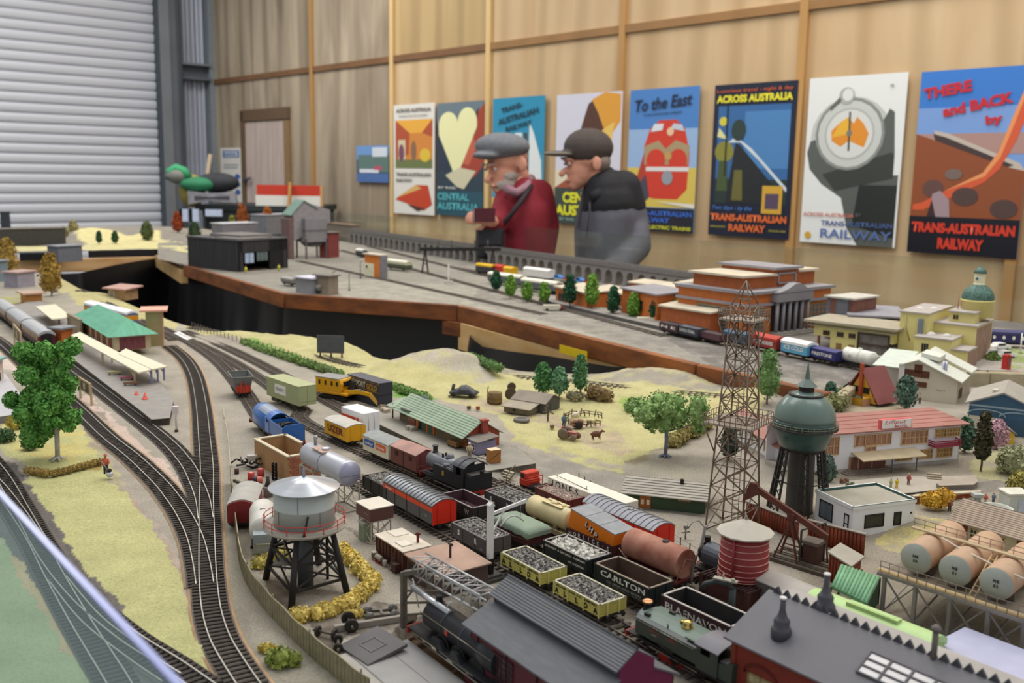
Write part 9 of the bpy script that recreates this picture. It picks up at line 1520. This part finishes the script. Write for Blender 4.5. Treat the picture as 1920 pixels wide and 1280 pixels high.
poster('light blue poster of a red diesel train titled To the East',[(1180,168),(1313,162),(1300,437),(1176,430)],[('#4f86c9',(0,.72,1,1)),('#9dbbe0',(0,.45,1,.72)),('#dfc55a',(0,.17,1,.45)),('#b8432c',[(.1,.3),(.3,.66),(.42,.76),(.3,.3)]),('#d8402a',[(.28,.25),(.24,.6),(.32,.72),(.45,.78),(.7,.78),(.82,.72),(.9,.55),(.88,.3),(.75,.23),(.4,.23)]),('#b09a72',[(.25,.6),(.45,.64),(.56,.58),(.7,.64),(.9,.6),(.88,.47),(.25,.47)]),('#d8402a',ell(.42,.5,.14,.08)),('#d8402a',ell(.74,.5,.13,.08)),('#e8e4e0',(.28,.425,.9,.455)),('#e4e6ea',[(.33,.70),(.38,.755),(.52,.755),(.5,.71)]),('#c9d3de',[(.62,.72),(.66,.755),(.78,.745),(.82,.70)]),('#c9a05f',ell(.6,.53,.05,.03)),('#f2c8a0',ell(.62,.70,.05,.03)),('#9aa0a8',ell(.6,.38,.08,.05)),('#4a4a5a',[(.0,.2),(.28,.4),(.34,.24),(.2,.17)]),('#ece6da',[(.45,.21),(1,.17),(1,.2)]),('#23222c',(0,0,1,.165))],[('To the East','#2c3140',.5,.90,.82,.085,4,.02,.25),('IN AIR-CONDITIONED COMFORT','#3a4f70',.5,.825,.55,.014,2),('TRANS-AUSTRALIAN','#3f6fd0',.5,.128,.95,.036),('RAILWAY','#3f6fd0',.42,.08,.5,.036),('DIESEL ELECTRIC TRAINS','#d9d83a',.52,.028,.9,.026)],bg='#7fa5d8')
poster('dark navy bordered poster of a night train headed ACROSS AUSTRALIA',[(1341,160),(1496,150),(1480,449),(1328,440)],[('#3a6ba3',(.06,.22,.94,.86)),('#4f86bd',(.4,.45,.94,.82)),('#2b3a36',(.06,.22,.94,.38)),('#e5e0a0',[(.08,.72),(.2,.64),(.06,.66)]),('#d6dfe4',[(.2,.62),(.36,.62),(.6,.5),(.94,.3),(.94,.33),(.5,.58),(.3,.66)]),('#8f8a3a',ell(.16,.56,.12,.07)),('#d9cf4a',ell(.13,.76,.05,.03)),('#26282a',[(.2,.22),(.3,.62),(.36,.6),(.9,.27),(.9,.22)]),('#4a5a34',[(.08,.3),(.1,.5),(.2,.5),(.22,.3)]),('#31403a',ell(.33,.7,.09,.07)),('#1f2a24',(.17,.4,.19,.86)),('#6f6a34',[(.28,.24),(.3,.44),(.4,.44),(.42,.24)]),('#d9a93a',(.66,.16,.9,.34)),('#5d4a60',(.70,.19,.86,.29))],[('Luxurious travel - night & day','#d0603a',.5,.955,.92,.028,0,.01),('ACROSS AUSTRALIA','#ece23f',.5,.905,.92,.05,0,.05),('Two days - by the','#4f7fc9',.3,.185,.5,.035,0,.01,.3),('TRANS-AUSTRALIAN','#e0703a',.5,.125,.94,.048,0,.05),('RAILWAY','#e0703a',.5,.058,.46,.05,0,.05),('AUSTRALIAN RAILWAYS','#b5a83a',.13,.06,.2,.012),('ENQUIRE HERE','#b5a83a',.87,.05,.2,.012)],bg='#1f2437')
poster('white poster of a grey locomotive front with an orange map in its lamp',[(1519,146),(1705,136),(1676,465),(1500,452)],[('#c9cbc4',ell(.47,.64,.42,.24)),('#5f635d',[(.05,.62),(.02,.55),(.06,.45),(.2,.36),(.42,.28),(.5,.1),(.62,0),(.98,0),(.98,.42),(.93,.42),(.93,.54),(.9,.78),(.85,.80),(.8,.74)]),('#3f423d',[(.35,.32),(.93,.40),(.93,.53),(.9,.55),(.2,.42)]),('#2f322e',[(.55,.12),(.98,.05),(.98,.36),(.6,.36)]),('#8f938c',ell(.46,.66,.36,.215)),('#d0d2cc',ell(.46,.66,.33,.197)),('#b9bbb4',ell(.46,.66,.26,.155)),('#e0e0da',ell(.46,.66,.24,.143)),('#e8942f',[(.28,.62),(.27,.68),(.36,.73),(.44,.76),(.5,.72),(.53,.76),(.6,.72),(.66,.66),(.62,.58),(.54,.60),(.46,.62),(.38,.585)]),('#f0b83a',[(.28,.64),(.36,.73),(.44,.76),(.46,.66)]),('#4d504b',[(.455,.56),(.445,.79),(.465,.79),(.475,.56)]),('#7d8079',ell(.46,.665,.03,.018)),('#b5b7b0',ell(.41,.885,.08,.05)),('#e6e6e2',ell(.42,.89,.055,.036)),('#6a6d66',[(.25,.8),(.36,.86),(.34,.88),(.24,.82)]),('#d9a93a',ell(.09,.045,.035,.022))],[('ACROSS AUSTRALIA','#c97a70',.3,.175,.55,.022),('BY','#5d5d60',.62,.18,.06,.022),('TRANS-AUSTRALIAN','#4d6290',.60,.125,.74,.03),('RAILWAY','#5d74a8',.60,.062,.74,.055,0,.02),('N','#8a8a88',.86,.93,.03,.02)],bg='#edeeea')
poster('bright blue poster with a giant red boomerang over a desert train, rightmost of the row',[(1731,134),(1935,122),(1914,488),(1699,470)],[('#3f7fd0',(0,.8,1,1)),('#7fa3dc',(0,.6,1,.8)),('#b58f86',(0,.55,1,.66)),('#94502f',[(0,.2),(0,.66),(.3,.6),(1,.46),(1,.2)]),('#c9bcae',[(.16,.68),(.3,.66),(.95,.5),(1,.46),(.85,.48),(.2,.63)]),('#4a3a38',[(.16,.66),(.28,.64),(.9,.49),(.85,.48),(.18,.625)]),('#dc5f3a',[(.02,.24),(.12,.24),(.4,.32),(.66,.40),(.78,.47),(.9,.62),(1,.80),(1,.9),(.93,.88),(.84,.72),(.76,.56),(.64,.45),(.3,.345),(.1,.28),(.02,.27)]),('#f09a60',[(.3,.345),(.64,.45),(.76,.56),(.84,.72),(.93,.88),(.96,.88),(.86,.68),(.78,.53),(.66,.43)]),('#6a4a44',ell(.2,.36,.1,.05)),('#57423c',ell(.5,.32,.12,.05)),('#57423c',ell(.85,.26,.12,.05)),('#7d6a60',ell(.38,.44,.08,.03)),('#a88f94',[(.18,.2),(.2,.33),(.27,.35),(.36,.3),(.38,.2)]),('#3f2c30',[(.16,.2),(.2,.3),(.25,.2)]),('#1b1b24',(0,0,1,.205))],[('THERE','#c9323a',.26,.895,.44,.06,8,.05),('and BACK','#c9323a',.54,.81,.62,.06,10,.05),('by','#c9323a',.70,.725,.15,.06,10,.05),('TRANS-AUSTRALIAN','#d2422f',.5,.145,.94,.058,0,.06),('RAILWAY','#d2422f',.5,.06,.42,.062,0,.06)],bg='#7fa3dc')
poster('white safety notice with a blue heading and blue symbols on the weathered wall',[(414,277),(455,277),(454,380),(415,380)],[('#4a6ea8',(.12,.82,.88,.95)),('#dfe6ee',(.2,.84,.8,.93)),('#3f66b0',ell(.78,.48,.12,.05)),('#3f66b0',ell(.78,.34,.12,.05)),('#3f66b0',ell(.78,.2,.12,.05)),('#8a8f94',(.15,.68,.85,.7)),('#8a8f94',(.15,.63,.8,.65))],[('NOTICE','#4a6ea8',.5,.885,.5,.05)],name='safety_sign')
TD=7.4
def P3(x,y,dd=0): return D(x,y,TD+dd)
a=P3(392,384); b_=P3(600,392); t=Th('side_table','dark table by the end wall holding display pieces','table',(a.x,a.y,FLOORZ),0); w=b_.x-a.x; ht=a.z-FLOORZ; DKT=mat('#2f3436',.6)
obj('top',B().box(-.1,w,-.02,.7,ht-.04,ht),DKT,t); obj('front_panel',B().box(-.05,w-.02,.0,.02,ht-.5,ht-.04),mat('#3a4144',.7),t)
for x in (0,w-.08):
	for y in (.02,.64): obj('leg',B().box(x,x+.06,y,y+.05,0,ht-.04),DKT,t)
zt=a.z; A_=P3(476,378); B2=P3(598,380); t=Th('barrier_board','red and white barrier board standing on the dark table','barrier',(A_.x,A_.y+.05,zt),0); w=B2.x-A_.x; hb=P3(480,346).z-zt; obj('white_band',B().box(0,w,0,.02,0,hb*.5),WHITE,t); obj('red_band',B().box(0.01,w,0,.02,hb*.5,hb),mat('#c9402c',.5,var=.03),t); obj('edge',B().box(w,w+.02,0,.03,0,hb),mat('#c9a070'),t); obj('upright',B().beam((w*.52,-.10,-.25),(w*.56,-.03,hb+.02),.035,.02),mat('#b98a4a',.6),t)
c=P3(372,352,.0); t=Th('bird_ornament','green and mustard bird shaped ornament with a grey patterned strap on the table end','ornament',(c.x,c.y,c.z),0); k=TD/1850
def q(x,y,d=0): return ((x-372)*k,d,-(y-352)*k)
obj('body',B().sph(q(352,358,.1),.13,18,(.75,.8,.95)),mat('#9c8f4a',.8,var=.15,scale=12),t); obj('wing',B().sph(q(370,346,.0),.125,18,(1.05,.6,.45)),mat('#2f7a55',.7,var=.15,scale=10),t); obj('back',B().sph(q(402,342,.08),.15,16,(1.1,.7,.5)),mat('#34363a',.8,var=.2,scale=10),t); obj('head',B().sph(q(334,330,.02),.085,16,(1.1,.8,.75)),mat('#7d8078',.7,var=.2,scale=14),t); obj('crest',B().tube([q(x,y,.0) for x,y in ((318,338),(320,324),(332,317),(346,322),(354,334))],.035,8),mat('#3f9a6a',.7),t); obj('strap',B().prism([(q(x,y)[0],q(x,y)[2]) for x,y in ((360,358),(400,362),(446,357),(449,378),(400,374),(360,382))],'y',-.10,-.06),mat('#8f8d94',.7,var=.2,scale=16),t); obj('strap_mark',B().prism([(q(x,y)[0],q(x,y)[2]) for x,y in ((372,366),(400,368),(436,365),(436,372),(400,371),(372,374))],'y',-.103,-.1),mat('#4a484d'),t); obj('stick',B().beam(q(382,330,.1),q(389,290,.1),.025),mat('#c9b49a'),t)
for x0,x1,y0,y1,l in ((337,352,392,415,'pale panel low behind the corner board'),(356,372,392,415,'second pale panel beside the dark table front'),(380,416,393,405,'wide pale panel under the bird ornament')):
	A_=D(x0,y1,TD-.1); B2=D(x1,y0,TD-.1); t=Th('display_panel',l,'panel',(A_.x,A_.y,FLOORZ),0); obj('sheet',B().box(0,B2.x-A_.x,0,.02,A_.z-FLOORZ,B2.z-FLOORZ),mat('#c3cfe6',.4),t); obj('stand',B().box(.0,.02,0,.03,0,B2.z-FLOORZ),DKT,t)
for x,y,h,c,l in ((333,424,.12,'#a8502c','rust orange cone tree on the corner board'),(455,420,.16,'#a8602c','rust cone tree behind the black shed'),(502,424,.15,'#b06a2c','orange cone tree beside the coaling tower'),(436,424,.10,'#8a8a3c','olive bush behind the black shed')): plant('model_tree',l,(x,y+14),ZF,h*.3,col(h,h*.25,5,.3),c,110,.008)
a=D(345,1296,.345); b_=D(-60,862,.60); d=b_-a; z1=(a.z+b_.z)/2; gm2=bpy.data.materials.new('front_screen'); gm2.use_nodes=True; nt=gm2.node_tree; nt.nodes.clear(); out=nt.nodes.new('ShaderNodeOutputMaterial'); tr=nt.nodes.new('ShaderNodeBsdfTransparent'); tr.inputs[0].default_value=(.84,.93,.92,1); df=nt.nodes.new('ShaderNodeBsdfDiffuse'); df.inputs[0].default_value=(.62,.74,.74,1); gl=nt.nodes.new('ShaderNodeBsdfGlossy'); gl.inputs['Roughness'].default_value=.08; m1=nt.nodes.new('ShaderNodeMixShader'); m1.inputs[0].default_value=.22; m2=nt.nodes.new('ShaderNodeMixShader'); m2.inputs[0].default_value=.06  # the diffuse share paints a bright haze of reflections into the pane
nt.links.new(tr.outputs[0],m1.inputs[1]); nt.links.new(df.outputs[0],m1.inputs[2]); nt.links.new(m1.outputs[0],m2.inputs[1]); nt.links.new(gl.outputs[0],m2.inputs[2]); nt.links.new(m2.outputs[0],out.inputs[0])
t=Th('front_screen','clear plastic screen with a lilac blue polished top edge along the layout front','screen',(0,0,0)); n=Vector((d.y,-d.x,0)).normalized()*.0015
def wallq(b,z_a0,z_b0,z_a1,z_b1,o):
	P=[Vector((a.x,a.y,z_a0)),Vector((b_.x,b_.y,z_b0)),Vector((b_.x,b_.y,z_b1)),Vector((a.x,a.y,z_a1))]; return b.add([p+o for p in P]+[p-o for p in P],[(0,1,2,3),(7,6,5,4),(0,4,5,1),(1,5,6,2),(2,6,7,3),(3,7,4,0)])
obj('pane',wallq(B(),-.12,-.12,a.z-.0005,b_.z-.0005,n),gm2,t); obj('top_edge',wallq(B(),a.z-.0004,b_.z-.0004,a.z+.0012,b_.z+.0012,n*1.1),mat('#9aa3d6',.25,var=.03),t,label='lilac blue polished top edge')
# the two visitors behind the layout
PD=4.35
def Q(x,y,d=0.): return D(x,y,PD+d)
SKIN=mat('#c98f78',.6,var=.08,scale=20); KP=PD/1850
def blob(name,t,prims,m,vox=.008,sm=6):
	b=B()
	for p in prims:
		if len(p)==4 and isinstance(p[1],Vector): b.cap_(p[0],p[1],p[2],p[3],14)
		else: b.sph(p[0],p[1],14,p[2] if len(p)>2 else (1,1,1))
	o=obj(name,b,m,t); return remesh(o,vox,sm)
def hand(prims,w,f,side,s=1.):   # palm, four bent fingers and a thumb closing on what is held; w wrist, f finger direction, side across the palm
	f=f.normalized(); side=side.normalized(); up=f.cross(side); p=w+f*.045*s
	prims.append((w,p+f*.03*s,.027*s,.030*s))
	for k,(o,l) in enumerate(((-.030,.062),(-.010,.072),(.010,.068),(.029,.054))):
		k0=p+f*.045*s+side*o*s; k1=k0+f*l*.5*s; k2=k1+(f*.3+up*.9)*l*.5*s; prims.append((k0,k1,.0105*s,.0095*s)); prims.append((k1,k2,.0095*s,.008*s))
	th=w+f*.03*s-side*.030*s; t1=th-side*.030*s+f*.020*s; prims.append((th,t1,.012*s,.011*s)); prims.append((t1,t1+f*.03*s+up*.012*s,.011*s,.009*s))
def person(lab,head,facing,tilt,torso,arms,cloth,trous,group=None):
	g=Q(torso[-1][0],640); t=Th('person',lab,'person',(0,0,0)); hc=Q(*head); s=.102
	fx=Vector((-cos(facing),-sin(facing),-sin(tilt))).normalized(); up=(Vector((0,0,1))-fx*fx.z).normalized(); lf=up.cross(fx)
	H=lambda a,b,c: hc+fx*a+lf*b+up*c
	sk=[(H(-.012,0,.03),.092,(1,.86,1)),(H(.03,0,-.035),.066,(1,.85,1.05)),(H(.068,0,-.088),.032),(H(.05,.0,-.065),.046),(H(.100,0,-.020),H(.118,0,-.038),.010,.015),(H(.085,0,.018),.022,(1,2.2,.6)),(H(.098,0,-.070),.011,(.8,2,.6)),
		(H(-.02,-.088,-.012),.022,(1,.4,1.5)),(H(-.02,.088,-.012),.022,(1,.4,1.5)),(H(-.03,0,-.06),Q(*torso[0]),.056,.062)]
	T=[Q(*p[:2],p[3] if len(p)>3 else 0) for p in torso]; tp=[]
	for i in range(len(torso)-1): sk.append((T[i],T[i+1],torso[i][2]*.6,torso[i+1][2]*.6))
	for wr,fd,sd in [a[1] for a in arms if a[1]]: hand(sk,wr,fd,sd,.72)
	for a in arms:
		if a[1]: sk.append((Q(*a[0][1][:2],a[0][1][2]),a[1][0],.035,.028))
	blob('body',t,sk,SKIN,.0065,3)
	for i in range(1,len(torso)-1): tp.append((T[i],T[i+1],torso[i][2],torso[i+1][2]))
	for a in arms:
		P=[Q(x,y,d) for x,y,d in a[0]]
		for i in range(len(P)-1): tp.append((P[i],P[i+1],a[2][i],a[2][i+1]))
	cl=blob('top',t,tp,cloth,.010,8)
	for sy in (-.10,.10):
		hp=T[-1]+Vector((sy*.5,sy,.0)); obj('trouser_leg',B().cap_(hp,Vector((hp.x,hp.y,FLOORZ+.55)),.105,.075).cap_(Vector((hp.x,hp.y,FLOORZ+.55)),Vector((hp.x,hp.y,FLOORZ+.08)),.075,.055),trous,t); obj('shoe',B().sph((hp.x-.06,hp.y-.05,FLOORZ+.045),.06,10,(2,1,.75)),BLACK,t)
	for b_ in (-.034,.034): e=obj('eye',B().sph(H(.0875,b_,.002),.0085,10),mat('#bfb2a8'),t); obj('iris',B().sph(H(.0935,b_,.001),.0042,8),mat('#3a3532'),e)
	obj('eyebrow',B().tube([H(.098,-.05,.024),H(.104,-.03,.029),H(.104,-.012,.026)],.005).tube([H(.098,.05,.024),H(.104,.03,.029),H(.104,.012,.026)],.005),mat('#8a7f76'),t); obj('mouth',B().tube([H(.092,-.025,-.074),H(.103,0,-.072),H(.092,.025,-.074)],.0035),mat('#8f5548'),t)
	return t,H
RED=mat('#7d1f2a',.8,var=.12,scale=8)
h1=Q(903,412,-.22)
t,H=person('older man in a grey flat cap and red jumper holding a maroon booklet',(950,306),rad(35),rad(20),[(972,345,.06),(984,368,.085),(988,402,.108),(986,455,.118),(985,520,.125),(985,560,.13)],
 [([(1010,364,.03),(1024,425,.06),(1015,490,-.03),(985,505,-.15)],None,(.068,.062,.055,.045)),([(948,372,-.03),(932,424,-.12),(918,414,-.20)],(h1+Vector((.035,0,.0)),Vector((-1,-.25,.12)),Vector((0,.35,1))),(.050,.046,.036))],RED,mat('#3a3d44',.8))
CAPM=mat('#6f7176',.85,var=.12,scale=60); b=B()
for a in range(1): b.sph(H(.0,0,.075),.108,20,(1.12,1.0,.55)); b.sph(H(.085,0,.062),.06,16,(1.1,1.25,.32))
o=obj('flat_cap',b,CAPM,t); remesh(o,.006,5); obj('hair',B().sph(H(-.045,0,.012),.082,14,(.75,1.06,.7)),mat('#8d8a88',.9),t); o=obj('beard',B().sph(H(.040,0,-.082),.060,16,(1.0,1.0,.72)).sph(H(.012,0,-.052),.062,14,(.9,1.16,.6)),mat('#a39a92',.9,var=.2,scale=90),t); remesh(o,.006,2)
cp=[Q(x,y,d) for x,y,d in ((948,352,-.10),(968,362,-.115),(988,350,-.06),(996,334,.03))]; obj('shirt_collar',B().tube(cp,.020,8),mat('#93707c',.8),t); obj('bag_strap',B().tube([Q(x,y,d) for x,y,d in ((996,348,-.06),(978,375,-.145),(960,400,-.165),(935,430,-.14),(920,452,-.12))],.012,6),mat('#2a2026',.7),t)
bt=Th('shoulder_bag','black shoulder bag hanging at the flat cap man\'s hip','bag',Q(918,455,-.16)); obj('body',B().cb((0,0,0),(.11,.07,.13),.3),mat('#23252a',.7),bt,bevel=.012); obj('flap',B().cb((0,-.035,.03),(.10,.012,.07),.3),mat('#2b2d33',.6),bt)
bk=Th('booklet','maroon booklet held open in the older man\'s hand','booklet',Q(907,403,-.26),.35); obj('cover',B().box(-.045,.045,-.012,-.009,-.028,.028).box(-.045,.045,.004,.007,-.028,.028).box(.043,.046,-.012,.007,-.028,.028),mat('#4d1c26',.5),bt if 0 else bk); obj('pages',B().box(-.043,.043,-.009,.004,-.026,.026),WHITE,bk)
GRY=mat('#5d5d66',.85,var=.15,scale=10); DKG=mat('#26262a',.8,var=.1,scale=10)
t,H=person('man in a dark baseball cap and two tone grey fleece jacket looking away',(1101,303),rad(10),rad(8),[(1118,342,.065),(1138,362,.10),(1142,405,.122),(1138,455,.125),(1132,520,.13),(1132,560,.13)],
 [([(1170,356,.02),(1190,420,.03),(1196,462,-.04),(1165,498,-.14),(1130,510,-.22)],None,(.075,.066,.060,.052,.045)),([(1118,365,.14),(1100,430,.2),(1098,500,.1)],None,(.07,.06,.05))],GRY,mat('#33363d',.8))
yk=[(Q(1138,360),Q(1141,382),.103,.122),(Q(1170,354,.02),Q(1181,388,.025),.0765,.073),(Q(1120,364,.13),Q(1116,380,.15),.072,.07),(Q(1128,356),Q(1170,352,.02),.082,.078),(Q(1124,345),Q(1132,357),.07,.085)]
blob('jacket_yoke',t,yk,DKG,.009,7); obj('collar',B().tube([Q(x,y,d) for x,y,d in ((1108,371,-.08),(1120,366,-.08),(1134,354,-.06),(1146,332,.02),(1140,322,.07))],.027,8),DKG,t); obj('zip',B().tube([Q(x,y,d) for x,y,d in ((1106,378,-.10),(1106,400,-.125),(1102,425,-.13),(1100,445,-.13))],.004),mat('#3a3a40'),t); obj('undershirt',B().sph(Q(1112,376,-.055),.018,10),mat('#a39d90'),t)
BC=mat('#4a423e',.85,var=.1,scale=50); b=B().sph(H(-.012,0,.058),.103,20,(1.06,.93,.82)); b.sph(H(.112,0,.050),.066,16,(1.1,.95,.16)); o=obj('baseball_cap',b,BC,t); remesh(o,.006,4); obj('cap_peak',B().sph(H(.118,0,.048),.069,16,(1.05,.95,.17)),mat('#7d766c',.8),t); obj('hair',B().sph(H(-.05,0,-.005),.078,14,(.7,1.05,.7)),mat('#8a7d74',.9),t)
